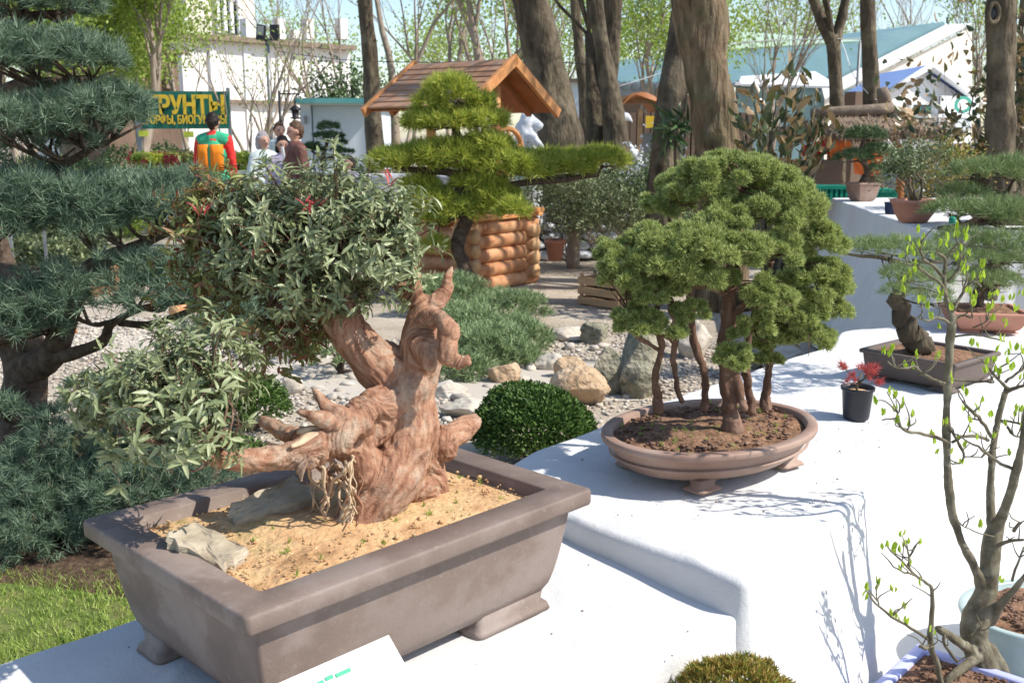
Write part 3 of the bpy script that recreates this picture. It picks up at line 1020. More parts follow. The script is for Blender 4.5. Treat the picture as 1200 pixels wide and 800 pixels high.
# name card leaning in front of the pot
ca = P(455, 744, 1.66)
cx = unit(np.array([math.cos(paz), math.sin(paz), 0])); cn = np.array([cx[1], -cx[0], 0])
dn = unit(cn * .75 + np.array([0, 0, -.66]))
w_, h_ = .34, .30
nrm = np.cross(cx, dn)
ct = thing('name_card', 'white name card with green writing leaning at the front of the rectangular pot', 'sign', ca - cx * w_ / 2 + dn * h_)
q = [ca, ca - cx * w_, ca - cx * w_ + dn * h_, ca + dn * h_]
MB().hexa([a - nrm * .0015 for a in q], [a + nrm * .0015 for a in q]).build('board', M['card'], ct, smooth=False)
sgn = 1 if np.dot(nrm, EYE - ca) > 0 else -1
k = MB()
for i, (a0, a1, b0) in enumerate([(.10, .13, .028), (.135, .15, .026), (.155, .185, .028), (.19, .205, .027), (.215, .25, .028), (.257, .27, .027), (.13, .16, .046), (.165, .20, .046), (.205, .24, .046)]):
    p = ca - cx * (a0 + a1) / 2 + dn * b0 + sgn * nrm * .0035
    RR = np.stack([cx, dn, nrm], 1)
    k.box(p, (a1 - a0, .007, .001), RR)
k.build('lettering', M['green_ink'], ct, smooth=False)

# ================================================================== oval pot with juniper grove
oc = np.array([.625, 3.085, .585])
oaz = math.radians(37)
pot2 = thing('oval_pot', 'shallow brown oval clay pot with scalloped feet holding the juniper grove', 'plant pot', oc)
pot(pot2, oc, oaz, .385, .285, .130, .018, .024, .095, .035, .110, (M['clay2'], M['soil_brown']), 'oval', foot=(.022, .04, .028), soil_seed=6)
for zz, off in ((.070, .031),):
    rings = place([oval(.385 - off + o1, .285 - off + o1, zz + z1) for o1, z1 in ((0, -.004), (.006, -.002), (.006, .003), (0, .005))], oc, oaz)
    MB().loft(rings, False, False).build('band', M['clay2'], pot2)
SOIL2 = oc[2] + .110
cr = MB()
Ro = rotz(oaz)
for i in range(900):
    a = rdir(1)[0][:2] * math.sqrt(RNG.uniform()) ; a = a / max(1, np.linalg.norm(a) + .02)
    p = Ro @ np.array([a[0] * .33, a[1] * .24, 0]) + oc + np.array([0, 0, .124])
    r = RNG.uniform(.002, .008)
    cr.ball(p, (r * 1.8, r, r * .7), 5, 3, rotz(RNG.uniform(0, 3)))
cr.build('bark_chips', M['bark_red'], pot2, kind='stuff')
cr = MB()
C = np.array([Ro @ np.array([RNG.uniform(-.3, .3), RNG.uniform(-.2, .2), 0]) + oc + np.array([0, 0, .124]) for _ in range(40)])
needles(cr, C, np.tile([0, 0, 1.], (40, 1)), 10, .02, .002, .8); cr.build('moss', M['spring'], pot2, kind='stuff')


def scale_foliage(mb, pads, dens=1.0, L=.016, W=.0034):
    """juniper: dense short sprays on lumpy clouds"""
    for (c, r, n_) in pads:
        # sub clumps around the pad
        m = max(6, int(n_ * 1.9))
        cc, cn_ = pad_pts(c, r, m, low=-.4, shell=.45, lump=.25)
        for i in range(len(cc)):
            rr = min(r) * RNG.uniform(.26, .56)
            pts, nn = pad_pts(cc[i], (rr, rr, rr * .8), int(120 * dens), low=-.75, shell=.6, lump=.35)
            A = unit(nn + cn_[i] * .4 + np.array([0, 0, .35]))
            needles(mb, pts, A, 8, L, W, .75)


def pads_px(rows):
    return [(P(u, v, Y), (px(ru, Y), px(rd, Y), px(rv, Y)), n_) for u, v, Y, ru, rd, rv, n_ in rows]


grove = [
    # name-phrase, trunk specs, pads
    ('tallest thick-trunked juniper at the centre of the oval pot',
     [[(858, 492, 3.02, 12), (853, 450, 3.03, 11), (851, 400, 3.04, 11), (855, 340, 3.05, 10), (862, 280, 3.08, 8), (860, 220, 3.1, 5)],
      [(872, 478, 3.0, 5), (862, 440, 3.02, 6), (856, 420, 3.03, 5)], [(853, 380, 3.03, 5), (880, 345, 3.0, 4), (895, 320, 3.0, 3)], [(852, 345, 3.04, 5), (825, 335, 3.0, 4), (800, 340, 2.98, 3)]],
     [(860, 205, 3.12, 58, 50, 22, 22), (815, 222, 3.12, 40, 40, 20, 13), (905, 222, 3.12, 48, 45, 22, 16), (880, 255, 3.05, 60, 50, 24, 22), (930, 245, 3.1, 38, 40, 26, 14), (845, 262, 2.98, 34, 34, 18, 10)]),
    ('multi-stemmed juniper at the left end of the oval pot',
     [[(772, 470, 3.02, 6), (768, 440, 3.0, 6), (775, 405, 2.98, 5), (768, 370, 2.96, 5), (780, 330, 2.95, 4), (800, 300, 2.95, 3)],
      [(798, 470, 3.05, 5), (790, 430, 3.03, 5), (792, 390, 3.02, 4), (785, 350, 3.0, 4)], [(790, 400, 3.0, 3), (765, 385, 2.95, 2.5), (745, 375, 2.92, 2)], [(772, 410, 2.98, 3), (750, 396, 2.94, 2.5), (738, 385, 2.92, 1.5)]],
     [(775, 292, 2.95, 50, 44, 24, 20), (738, 306, 2.94, 34, 34, 16, 10), (800, 318, 2.88, 42, 36, 24, 16), (830, 290, 2.9, 44, 40, 26, 18), (765, 345, 2.9, 34, 30, 15, 9), (745, 368, 2.9, 22, 22, 12, 6), (810, 370, 2.92, 18, 18, 14, 5), (728, 330, 2.9, 26, 26, 14, 8), (748, 378, 2.88, 26, 26, 14, 7), (782, 385, 2.9, 18, 20, 12, 5), (722, 292, 3.0, 22, 26, 11, 7)]),
    ('leaning dark-trunked juniper left of centre in the oval pot',
     [[(826, 468, 3.2, 6), (824, 435, 3.2, 6), (812, 390, 3.22, 6), (808, 340, 3.22, 5), (790, 280, 3.25, 4), (780, 240, 3.25, 3)]],
     [(785, 240, 3.25, 30, 34, 18, 9), (792, 215, 3.3, 26, 34, 12, 7)]),
    ('juniper with low foliage tufts right of centre in the oval pot',
     [[(880, 470, 3.1, 6), (874, 430, 3.08, 6), (880, 385, 3.06, 5), (895, 340, 3.05, 4), (905, 300, 3.05, 3)], [(876, 440, 3.06, 3), (866, 425, 2.98, 2), (858, 415, 2.95, 2)]],
     [(905, 300, 2.98, 36, 36, 22, 13), (858, 422, 2.92, 20, 20, 17, 6), (885, 385, 2.98, 26, 22, 14, 6), (868, 300, 2.9, 30, 28, 22, 10), (898, 345, 2.92, 30, 28, 18, 9), (850, 330, 2.95, 20, 22, 12, 5)]),
    ('juniper at the right end of the oval pot beside the rim',
     [[(897, 468, 3.3, 8), (900, 440, 3.3, 7), (905, 400, 3.3, 6), (915, 350, 3.3, 5), (930, 300, 3.3, 4)], [(905, 400, 3.3, 4), (925, 380, 3.25, 3), (940, 370, 3.25, 2)]],
     [(950, 285, 3.3, 40, 40, 24, 15), (950, 335, 3.25, 42, 40, 24, 16), (925, 370, 3.2, 42, 36, 20, 14), (960, 362, 3.25, 30, 30, 18, 9), (915, 400, 3.22, 30, 26, 16, 7), (950, 395, 3.2, 30, 28, 16, 8), (968, 320, 3.25, 24, 26, 16, 7), (900, 425, 3.2, 18, 20, 10, 4)]),
]
for lab, trs, pads in grove:
    b = P(*trs[0][0][:3])
    t = thing('juniper_tree', lab, 'bonsai', (b[0], b[1], SOIL2), 'junipers growing in the oval pot')
    lim = []
    for k, s in enumerate(trs):
        p, r = limb(s, 5)
        if k == 0:
            p = np.vstack([p[0] + [0, 0, -.03], p]); r = np.concatenate([[r[0] * 1.5], r]); r[1] *= 1.2
        p[:, :2] += RNG.normal(size=(len(p), 2)) * .0022
        lim.append((p, r))
    lim = [(p_, r_ * (.78 if 'tallest' in lab else .62)) for p_, r_ in lim]; s = sculpt(lim, .004, 5, .003, .0032, smooth=1); s.build('trunk', M['bark_red'], t)
    tw = MB(); cen = pads_px(pads)
    for c, r, n_ in cen:
        j = min((q for q in lim), key=lambda q: np.linalg.norm(q[0] - c, axis=1).min())
        i = np.linalg.norm(j[0] - c, axis=1).argmin()
        for k in range(6):
            e = c + RNG.normal(size=3) * np.array(r) * .5
            tw.tube(curve([j[0][i], (j[0][i] + e) / 2 + RNG.normal(size=3) * .015, e], 3), [.004, .0035, .003, .0025, .002, .0015, .001], 4, cap=False)
    tw.build('twigs', M['bark_red'], t, kind='stuff')
    fo = MB(); scale_foliage(fo, cen, .85); fo.build('foliage', M['juniper'], t, kind='stuff')

# ================================================================== small black pot with red maple
bp = thing('black_pot', 'small black plastic pot holding the red-leaved seedling', 'plant pot', (*G(1003, 489, .585)[:2], .583))
c = np.array(bp.location); sc = px(1, c[1])
R0 = [(14.5 * sc, 0), (15.5 * sc, .01), (18.0 * sc, .105), (19.8 * sc, .108), (20 * sc, .119), (18.8 * sc, .119), (17.5 * sc, .108), (16.5 * sc, .095)]
MB().loft([oval(r, r, z, 40) + c for r, z in R0]).build('body', M['blackpot'], bp)
MB().loft([oval(r, r, .1 + .004 * (1 - k), 24) + c for k, r in ((0, .002), (.5, 9 * sc), (1, 17 * sc))], True, False, True).build('soil', M['soil_sand'], bp)
rm = thing('red_seedling', 'tiny tree with fine red leaves in the black plastic pot', 'bonsai', c + [0, 0, .1])
st = MB(); tips = []
st.tube(curve([c + [0, 0, .09], c + [-.004, 0, .12], c + [.002, 0, .145]], 3), np.linspace(.005, .0035, 7), 6)
for i in range(11):
    grow(st, c + [.0, 0, .125 + .002 * i], unit(np.array([RNG.normal() * 1.0 + .25, RNG.normal() * .6, .55])), .05, .002, 1, tips, (2, 3), .7, .1, 4)
st.build('trunk', M['bark_young'], rm)
lm = MB(); T = np.array([t[0] for t in tips]); A = np.array([t[1] for t in tips])
needles(lm, T, A, 14, .026, .0028, 1.1); lm.build('foliage', M['red_leaf'], rm, kind='stuff')


# ================================================================== other bonsai pots on the benches
def rect_from(pl, pr, z, depth):
    a, b = G(*pl, z), G(*pr, z)
    d = unit(b - a); w = np.linalg.norm(b - a); n_ = np.array([-d[1], d[0], 0])
    return (a + b) / 2 + n_ * depth / 2, math.atan2(d[1], d[0]), w / 2


cB, aB, wB = rect_from((1014, 441), (1112, 460), .585, .36)
pB = thing('brown_rectangular_pot', 'dark brown rectangular pot under the thick-trunked pine behind the black pot', 'plant pot', (cB[0], cB[1], .583))
pot(pB, np.array([cB[0], cB[1], .583]), aB, wB + .03, .20, .125, .012, .02, .02, .025, .108, (M['clay_dark'], M['soil_brown']), 'rect', .01, foot=(.012, .05, .03))


def pine_foliage(name_, pads, material, parent, per_m2=650, L=.05, W=.0026, m=16, spread=1.0, up=.5, low=-.15, lump=.22):
    fo = MB()
    for c, r, n_ in pads:
        area = math.pi * r[0] * r[1] * 1.6 + math.pi * (r[0] + r[1]) * r[2]
        k = int(area * per_m2 * n_)
        pts, nn = pad_pts(c, r, k, low=low, shell=.4, lump=lump)
        needles(fo, pts, unit(nn * .8 + np.array([0, 0, up])), m, L, W, spread)
    return fo.build(name_, material, parent, kind='stuff')


def bonsai_pine(label, base, trunk_sp, pads, material, group=None, extra=(), bark='bark_pine', L=.035, W=.0022, m=12, dens=1500, cat='bonsai', name='bonsai_pine', sc=True, low=-.15, twigs=5):
    t = thing(name, label, cat, base, group)
    lim = [limb(trunk_sp, 5)] + [limb(e, 4) for e in extra]
    tm = MB()
    for p, r in lim:
        p = p.copy(); p[1:] += RNG.normal(size=(len(p) - 1, 3)) * r[1:, None] * .15
        tm.tube(p, r, 12, wob=.12, seed=int(base[0] * 10))
    cen = pads_px(pads)
    tm.build('trunk', M[bark], t)
    for c, r, n_ in cen:
        bm_ = MB()
        j = min((q for q in lim), key=lambda q: np.linalg.norm(q[0] - c, axis=1).min())
        i = np.linalg.norm(j[0] - c, axis=1).argmin()
        br = min(j[1][i] * .6, r[0] * .07)
        cc = c - np.array([0, 0, r[2] * .5])
        bm_.tube(curve([j[0][i], (j[0][i] + cc) / 2 + [0, 0, -r[2] * .15], cc], 4), np.linspace(br, br * .5, 9), 6)
        for k in range(twigs):
            e = cc + RNG.normal(size=3) * np.array([r[0] * .5, r[1] * .5, r[2] * .2])
            bm_.tube(curve([cc + (j[0][i] - cc) * .2, (cc + e) / 2, e], 3), np.linspace(br * .5, br * .2, 7), 4)
        bm_.build('branch', M[bark], t)
    pine_foliage('foliage', cen, material, t, dens, L, W, m, low=low)
    return t


bonsai_pine('thick scaly-trunked pine with a long cascading left arm in the dark brown pot', (cB[0], cB[1], .69),
            [(1082, 412, 4.2, 15), (1068, 394, 4.22, 14), (1058, 372, 4.22, 11), (1052, 348, 4.22, 9), (1062, 325, 4.25, 7), (1070, 305, 4.25, 5)],
            [(1010, 290, 4.2, 36, 30, 9, 1), (1048, 292, 4.15, 42, 40, 12, 1), (1062, 325, 4.0, 28, 30, 14, 1), (1050, 342, 3.95, 16, 20, 10, 1), (1100, 300, 4.3, 34, 34, 14, 1), (1095, 350, 4.1, 22, 22, 16, 1), (1085, 330, 4.1, 30, 26, 16, 1)],
            M['needle_mid'], extra=([(1066, 315, 4.25, 4), (1040, 303, 4.2, 3), (1010, 300, 4.2, 2), (988, 297, 4.2, 1)],), bark='bark')
cR, aR, wR = rect_from((1127, 390), (1196, 392), .585, .34)
pR = thing('reddish_rectangular_pot', 'shallow reddish brown rectangular pot right of the thick-trunked pine', 'plant pot', (cR[0], cR[1], .583))
pot(pR, np.array([cR[0], cR[1], .583]), aR, wR + .05, .19, .11, .012, .018, .05, .025, .095, (M['terracotta'], M['soil_brown']), 'rect', .01, foot=(.01, .05, .03))
bonsai_pine('small dark-needled pine in the shallow reddish pot', (cR[0], cR[1], .68),
            [(1150, 372, 5.45, 9), (1145, 350, 5.45, 7), (1155, 325, 5.45, 6), (1150, 305, 5.45, 4)],
            [(1135, 325, 5.4, 26, 26, 12, 1), (1170, 330, 5.4, 28, 26, 12, 1), (1150, 305, 5.45, 30, 26, 12, 1), (1180, 300, 5.5, 30, 26, 14, 1)], M['needle_mid'])
cS = P(1195, 352, 6.35)
pS = thing('beige_shallow_pot', 'shallow beige tray pot at the right edge behind the reddish pot', 'plant pot', (3.35, 6.5, 1.065))
pot(pS, np.array([3.35, 6.5, 1.065]), 0, .38, .22, .09, .012, .018, .03, .025, .075, (M['clay2'], M['soil_brown']), 'rect', .01, foot=(.01, .05, .03))
bonsai_pine('broad long-needled pine with flat layers at the right edge on the far bench', (3.35, 6.5, 1.14),
            [(1205, 240, 6.45, 12), (1185, 232, 6.4, 9), (1165, 228, 6.4, 8), (1150, 214, 6.4, 6), (1140, 205, 6.4, 4)],
            [(1150, 203, 6.3, 40, 34, 13, 1), (1190, 200, 6.3, 40, 34, 14, 1), (1120, 247, 6.1, 34, 34, 10, 1), (1165, 250, 6.0, 44, 40, 16, 1), (1195, 262, 6.0, 30, 34, 16, 1), (1128, 228, 6.3, 26, 26, 10, 1)],
            M['needle_mid'], L=.07, W=.004, dens=700, extra=([(1180, 240, 6.3, 6), (1140, 262, 6.1, 5), (1100, 268, 6.0, 3)],))
bonsai_pine('dense grey-twigged pine hanging below the broad pine at the right edge', (2.85, 5.75, .58),
            [(1160, 350, 5.8, 8), (1165, 320, 5.75, 8), (1160, 290, 5.7, 6), (1150, 275, 5.7, 4)],
            [(1130, 282, 5.6, 32, 34, 12, 1), (1175, 285, 5.6, 34, 34, 14, 1), (1190, 315, 5.6, 26, 30, 16, 1), (1120, 305, 5.55, 22, 24, 12, 1), (1160, 335, 5.4, 20, 24, 14, .8)],
            M['needle_mid'], L=.06, W=.0032, dens=700, bark='bark_young', twigs=16)

# far bench pots
pT = thing('terracotta_bowl', 'round terracotta bowl on the far bench', 'plant pot', (*G(1070, 260, 1.065)[:2], 1.063))
c = np.array(pT.location)
MB().loft([oval(r, r, z, 36) + c for r, z in ((.07, 0), (.085, .004), (.12, .06), (.138, .12), (.15, .125), (.15, .145), (.135, .145), (.125, .12))]).build('body', M['terracotta'], pT)
MB().loft([oval(r, r, .125, 24) + c for r in (.004, .128)], True, False, True).build('soil', M['soil_sand'], pT)


def shrub(label, base, h, rx, n_, material, bark='bark_young', name='shrub', cat='shrub', L=.03, W=.014, stems=5, depth=3, group=None, per=4, crown=None, spread=.8, r0=.012, lw=.05):
    t = thing(name, label, cat, base, group)
    wood = MB(); tips = []
    for i in range(stems):
        d = unit(np.array([RNG.normal() * rx / h * 1.1, RNG.normal() * rx / h * 1.1, 1.]))
        grow(wood, np.array(base) + [RNG.normal() * .02, RNG.normal() * .02, 0], d, h * .42, r0, depth, tips, (2, 4), spread, .12, 5)
    wood.build('stems', M[bark], t)
    lm = MB()
    while len(tips) * per < n_:
        per += 1
    tip_leaves(lm, tips, per, L, W, lw)
    lm.build('foliage', M[material] if isinstance(material, str) else material, t, kind='stuff')
    return t


shrub('airy small-leaved bonsai shrub in the round terracotta bowl', c + [0, 0, .12], .38, .2, 2600, 'grey_leaf', L=.022, W=.012, stems=6, name='bonsai_shrub', cat='bonsai', lw=.03, r0=.012)
pQ = thing('square_brown_pot', 'tapered square brown pot on the far corner of the tall bench', 'plant pot', (*G(1010, 235, 1.065)[:2], 1.063))
c = np.array(pQ.location)
pot(pQ, c, .3, .11, .11, .155, .008, .02, .035, .02, .14, (M['clay2'], M['soil_brown']), 'rect', .008)
Yq = c[1]
bonsai_pine('small bushy dark pine in the tapered square pot', c + [0, 0, .14], [(1010, 216, Yq, 5), (1016, 200, Yq, 4), (1008, 180, Yq, 3), (1014, 160, Yq, 2)],
            [(1014, 160, Yq, 22, 20, 10, 1), (1000, 185, Yq, 20, 20, 9, 1), (1028, 178, Yq, 18, 18, 9, 1), (1030, 200, Yq, 14, 16, 7, 1)], M['dark_leaf'], L=.05, W=.006, dens=1100, m=10)
c = np.array([*G(1046, 250, 1.065)[:2], 1.063])
o = MB().loft([oval(r, r, z, 24) + c for r, z in ((.05, 0), (.052, .005), (.058, .07), (.062, .075), (.06, .08), (.05, .08), (.048, .06))]).build('dark_blue_pot', M['navy'])
tag(o, 'small empty dark blue pot tucked behind the terracotta bowl', 'plant pot')
c = P(1116, 258, 5.9)
o = MB().loft([oval(r, r, z, 20) + c for r, z in ((.016, -.02), (.018, -.018), (.02, .012), (.012, .02), (.003, .022))]).build('green_plug', M['green_plastic'])  # round green plastic cap caught in the needles, no tag
o.name = 'green_cap'; tag(o, 'small bright green plastic cap among the right-hand pine needles', 'plastic cap')

# ================================================================== lilac pot with the budding tree, pale blue pot, orange bush
la = G(1075, 752, .165); d1 = unit(G(1200, 793, .165) - la); n1 = np.array([d1[1], -d1[0], 0])
W1, H1 = .74, .50
cL = la + d1 * W1 / 2 + n1 * H1 / 2
pL = thing('lilac_rectangular_pot', 'lilac glazed rectangular pot holding the budding tree at lower right', 'plant pot', (cL[0], cL[1], .055))
pot(pL, np.array([cL[0], cL[1], .055]), math.atan2(d1[1], d1[0]), W1 / 2, H1 / 2, .11, .015, .02, .02, .034, .095, (M['lilacpot'], M['soil_brown']), 'rect', .01)
c2 = np.array([*G(1240, 752, .12)[:2], .055])
pB2 = thing('pale_blue_pot', 'pale blue glazed oval pot at the right edge', 'plant pot', c2)
pot(pB2, c2, .1, .30, .22, .17, .01, .018, .05, .025, .15, (M['bluepot'], M['soil_brown']), 'oval')
for root_, c_, hx_, hy_, az_, z_, n_ in ((pL, cL, W1 / 2, H1 / 2, math.atan2(d1[1], d1[0]), .163, 1300), (pB2, c2, .24, .18, .1, .22, 600)):
    cr = MB()
    for i in range(n_):
        p = rotz(az_) @ np.array([RNG.uniform(-1, 1) * (hx_ - .05), RNG.uniform(-1, 1) * (hy_ - .05), 0]) + np.array([c_[0], c_[1], z_])
        r = RNG.uniform(.003, .008); cr.ball(p, (r * 1.5, r, r * .6), 5, 3, rotz(RNG.uniform(0, 3)))
    cr.build('bark_chips', M['bark_red'], root_, kind='stuff')

BT = thing('budding_tree', 'knotted grey-barked tree with fresh green buds in the lilac pot', 'bonsai', P(1156, 800, 2.16 * 1.2))
KY = 1.2
bl = [
    limb([(1160, 812, 2.568, 22), (1152, 780, 2.604, 19), (1141, 745, 2.616, 17), (1146, 718, 2.628, 18), (1157, 690, 2.640, 13), (1160, 660, 2.652, 12), (1163, 632, 2.664, 13), (1170, 615, 2.676, 9)]),
    limb([(1155, 700, 2.640, 9), (1146, 672, 2.640, 8), (1129, 638, 2.640, 7), (1115, 595, 2.652, 7), (1110, 540, 2.664, 6.5), (1109, 490, 2.676, 6.5), (1111, 440, 2.688, 6), (1114, 395, 2.700, 6), (1116, 372, 2.700, 6), (1109, 350, 2.712, 4), (1106, 325, 2.712, 3.5), (1108, 305, 2.712, 3), (1098, 296, 2.712, 2)]),
    limb([(1163, 625, 2.664, 8), (1161, 585, 2.700, 6), (1162, 540, 2.724, 5.5), (1168, 500, 2.760, 5), (1174, 475, 2.760, 5), (1180, 455, 2.772, 4)]),
    limb([(1168, 618, 2.664, 9), (1180, 590, 2.616, 8), (1190, 555, 2.592, 7), (1198, 520, 2.568, 6), (1204, 480, 2.568, 6)]),
    limb([(1160, 728, 2.628, 9), (1175, 705, 2.592, 7), (1190, 690, 2.568, 6), (1206, 668, 2.544, 5)]),
    limb([(1142, 765, 2.592, 9), (1122, 750, 2.544, 8), (1103, 738, 2.520, 6), (1098, 736, 2.520, 4.5)]),
    limb([(1160, 760, 2.616, 12), (1178, 790, 2.592, 9), (1185, 812, 2.592, 7)]),
    limb([(1145, 770, 2.580, 9), (1118, 790, 2.520, 6), (1100, 812, 2.496, 5)]),
]
bl = [(p_, r_ * (.9 if i_ == 0 else .74)) for i_, (p_, r_) in enumerate(bl)]
sc_ = sculpt(bl, .0044, 7, .003, .0015, smooth=1); sc_.build('trunk', M['bark_young'], BT)
thin = [
    [(1104, 805, 2.08, 4.5), (1098, 780, 2.08, 4), (1090, 752, 2.08, 4), (1092, 720, 2.08, 3.5), (1093, 692, 2.08, 3), (1086, 683, 2.08, 2.4), (1072, 674, 2.07, 2), (1056, 656, 2.06, 1.6), (1040, 640, 2.05, 1)],
    [(1090, 750, 2.08, 2.6), (1068, 736, 2.07, 2.2), (1045, 722, 2.06, 1.9), (1026, 705, 2.05, 1.6), (1014, 691, 2.04, 1)],
    [(1072, 674, 2.07, 1.6), (1060, 670, 2.06, 1.3), (1047, 664, 2.06, .9)],
    [(1071, 673, 2.07, 1.6), (1065, 662, 2.07, 1.5), (1066, 652, 2.07, 1.3), (1072, 643, 2.06, 1), (1077, 634, 2.06, .8)],
    [(1066, 664, 2.07, 1.3), (1064, 648, 2.06, .9)], [(1030, 708, 2.05, 1.2), (1027, 698, 2.05, .8)],
    [(1092, 756, 2.08, 3.5), (1084, 758, 2.06, 3), (1078, 757, 2.05, 2.5)],
    [(1110, 518, 2.22, 3), (1095, 511, 2.2, 2.6), (1078, 508, 2.18, 2.3), (1062, 505, 2.17, 2), (1054, 497, 2.16, 1.6), (1050, 490, 2.16, 1.3), (1034, 492, 2.15, 1)],
    [(1062, 506, 2.17, 1.4), (1066, 497, 2.17, 1)], [(1050, 490, 2.16, 1), (1054, 482, 2.16, .8)],
    [(1112, 452, 2.24, 2.8), (1098, 446, 2.22, 2.2), (1083, 439, 2.2, 2), (1074, 430, 2.2, 1.6), (1062, 431, 2.19, 1.4), (1050, 430, 2.18, 1.2), (1040, 423, 2.17, .8)],
    [(1082, 438, 2.2, 1.3), (1076, 439, 2.2, .9)], [(1112, 445, 2.24, 2), (1130, 446, 2.24, 1.8), (1150, 447, 2.22, 1.4), (1165, 448, 2.2, 1)],
    [(1116, 518, 2.22, 2), (1128, 512, 2.24, 2), (1145, 510, 2.26, 2.2), (1158, 516, 2.27, 2.5)],
    [(1112, 500, 2.22, 1.8), (1125, 522, 2.22, 1.6), (1130, 535, 2.22, 1.6), (1124, 543, 2.22, 1.4), (1112, 541, 2.22, 1)], [(1130, 535, 2.22, 1), (1150, 536, 2.22, .8)],
    [(1162, 512, 2.28, 2.6), (1150, 493, 2.25, 2.4), (1140, 482, 2.24, 2.2), (1128, 470, 2.23, 1.5)], [(1150, 493, 2.25, 1.2), (1138, 490, 2.25, 1)],
    [(1188, 550, 2.16, 2.6), (1172, 543, 2.15, 2.2), (1158, 532, 2.14, 2), (1140, 520, 2.13, 1.5), (1118, 508, 2.12, 1)],
    [(1176, 462, 2.3, 3), (1186, 455, 2.28, 2.6), (1200, 452, 2.27, 2)], [(1180, 456, 2.31, 2.8), (1172, 446, 2.3, 2), (1160, 432, 2.3, 1.6), (1150, 420, 2.3, 1)],
    [(1178, 448, 2.3, 2), (1190, 438, 2.3, 1.6), (1200, 432, 2.3, 1.2)], [(1170, 445, 2.3, 1.6), (1172, 430, 2.28, 1)],
    [(1180, 500, 2.26, 1.6), (1188, 510, 2.25, 1.4), (1200, 512, 2.25, 1)], [(1172, 492, 2.27, 2), (1184, 494, 2.26, 1.6), (1198, 498, 2.25, 1.2)],
    [(1115, 380, 2.25, 3), (1100, 372, 2.24, 2), (1088, 376, 2.23, 1.5), (1076, 372, 2.22, 1)], [(1114, 378, 2.25, 3), (1126, 370, 2.26, 2), (1140, 372, 2.26, 1.3)],
    [(1109, 348, 2.26, 3), (1100, 330, 2.25, 2.2), (1086, 322, 2.24, 1.8), (1074, 312, 2.23, 1.4), (1058, 308, 2.22, 1)], [(1106, 325, 2.26, 2.6), (1094, 312, 2.25, 2.2), (1082, 304, 2.24, 1.8), (1079, 290, 2.24, 1.4), (1077, 278, 2.23, 1)],
    [(1108, 312, 2.26, 2), (1112, 296, 2.26, 1.6), (1122, 286, 2.26, 1.2), (1132, 280, 2.26, .8)], [(1110, 330, 2.26, 2), (1122, 316, 2.26, 1.5), (1130, 300, 2.25, 1)],
    [(1116, 365, 2.25, 2.4), (1128, 345, 2.26, 2), (1140, 330, 2.26, 1.6), (1150, 336, 2.26, 1.2)], [(1128, 345, 2.26, 1.5), (1134, 322, 2.26, 1)],
    [(1115, 395, 2.25, 1.6), (1140, 392, 2.24, 1.4), (1160, 396, 2.23, 1.2), (1178, 400, 2.22, .8)], [(1140, 384, 2.24, 1.2), (1156, 376, 2.23, .9)],
    [(1168, 640, 2.2, 3), (1182, 634, 2.17, 2.4), (1200, 632, 2.15, 2)], [(1186, 680, 2.14, 2), (1192, 660, 2.12, 1.6), (1200, 640, 2.12, 1)],
    [(1188, 622, 2.17, 2.6), (1196, 612, 2.15, 2)], [(1140, 745, 2.14, 3), (1150, 735, 2.12, 2)], [(1106, 738, 2.1, 2.4), (1108, 756, 2.09, 2.2), (1122, 775, 2.08, 2.5)],
    [(1166, 629, 2.2, 1), (1140, 622, 2.17, .9), (1128, 616, 2.17, .7)],
]
tm = MB()
for s in thin:
    p, r = limb([(a_[0], a_[1], a_[2] * KY, a_[3]) for a_ in s], 3); p[1:-1] += RNG.normal(size=(len(p) - 2, 3)) * .0012
    tm.tube(p, r * .9, 6, wob=.2)
ends = []
for s in thin[::1]:
    p, r = limb([(a_[0], a_[1], a_[2] * KY, a_[3]) for a_ in s], 3)
    for k in range(3):
        i_ = RNG.integers(len(p) // 3, len(p)); d_ = unit(rdir(1)[0] * [1, .6, .6] + [0, 0, .8])
        e_ = p[i_] + d_ * RNG.uniform(.03, .075)
        tm.tube(curve([p[i_], (p[i_] + e_) / 2 + RNG.normal(size=3) * .006, e_], 3), np.linspace(.0022, .0011, 7), 5, wob=.2)
        ends.append(e_)
ends = np.array(ends)
tm.build('branches', M['bark_young'], BT)
buds = [(1040, 640), (1036, 638), (1048, 640), (1077, 634), (1014, 697), (1027, 686), (1051, 724), (1063, 728), (1078, 684), (1034, 484), (1056, 478), (1070, 486), (1064, 498), (1093, 508), (1095, 518), (1100, 530),
        (1040, 415), (1034, 412), (1062, 430), (1070, 430), (1098, 420), (1116, 444), (1127, 455), (1132, 462), (1131, 520), (1146, 512), (1139, 400), (1147, 404), (1156, 422), (1171, 436), (1190, 410), (1186, 404), (1198, 412), (1168, 410),
        (1178, 496), (1190, 480), (1196, 500), (1126, 540), (1186, 432), (1197, 440), (1148, 615), (1176, 680), (1162, 486), (1077, 270), (1082, 278), (1079, 285), (1090, 300), (1108, 280), (1112, 285), (1122, 276), (1134, 272), (1130, 280),
        (1068, 290), (1072, 298), (1056, 300), (1130, 308), (1133, 316), (1150, 308), (1142, 324), (1134, 340), (1152, 328), (1144, 346), (1072, 318), (1058, 330), (1060, 340), (1100, 352), (1100, 340), (1088, 360), (1094, 370), (1102, 382), (1140, 350),
        (1158, 358), (1168, 345), (1176, 352), (1190, 362), (1175, 398), (1178, 378), (1160, 362), (1064, 322), (1118, 300), (1126, 292), (1186, 350), (1195, 345), (1103, 345), (1112, 360), (1128, 320)]
bc = np.array([P(u, v, KY * (2.2 if v < 560 else 2.07)) for u, v in buds])
per = 2
bc = np.vstack([bc, ends[RNG.uniform(size=len(ends)) < .6]])
C = np.repeat(bc, per, 0) + RNG.normal(size=(len(bc) * per, 3)) * .003
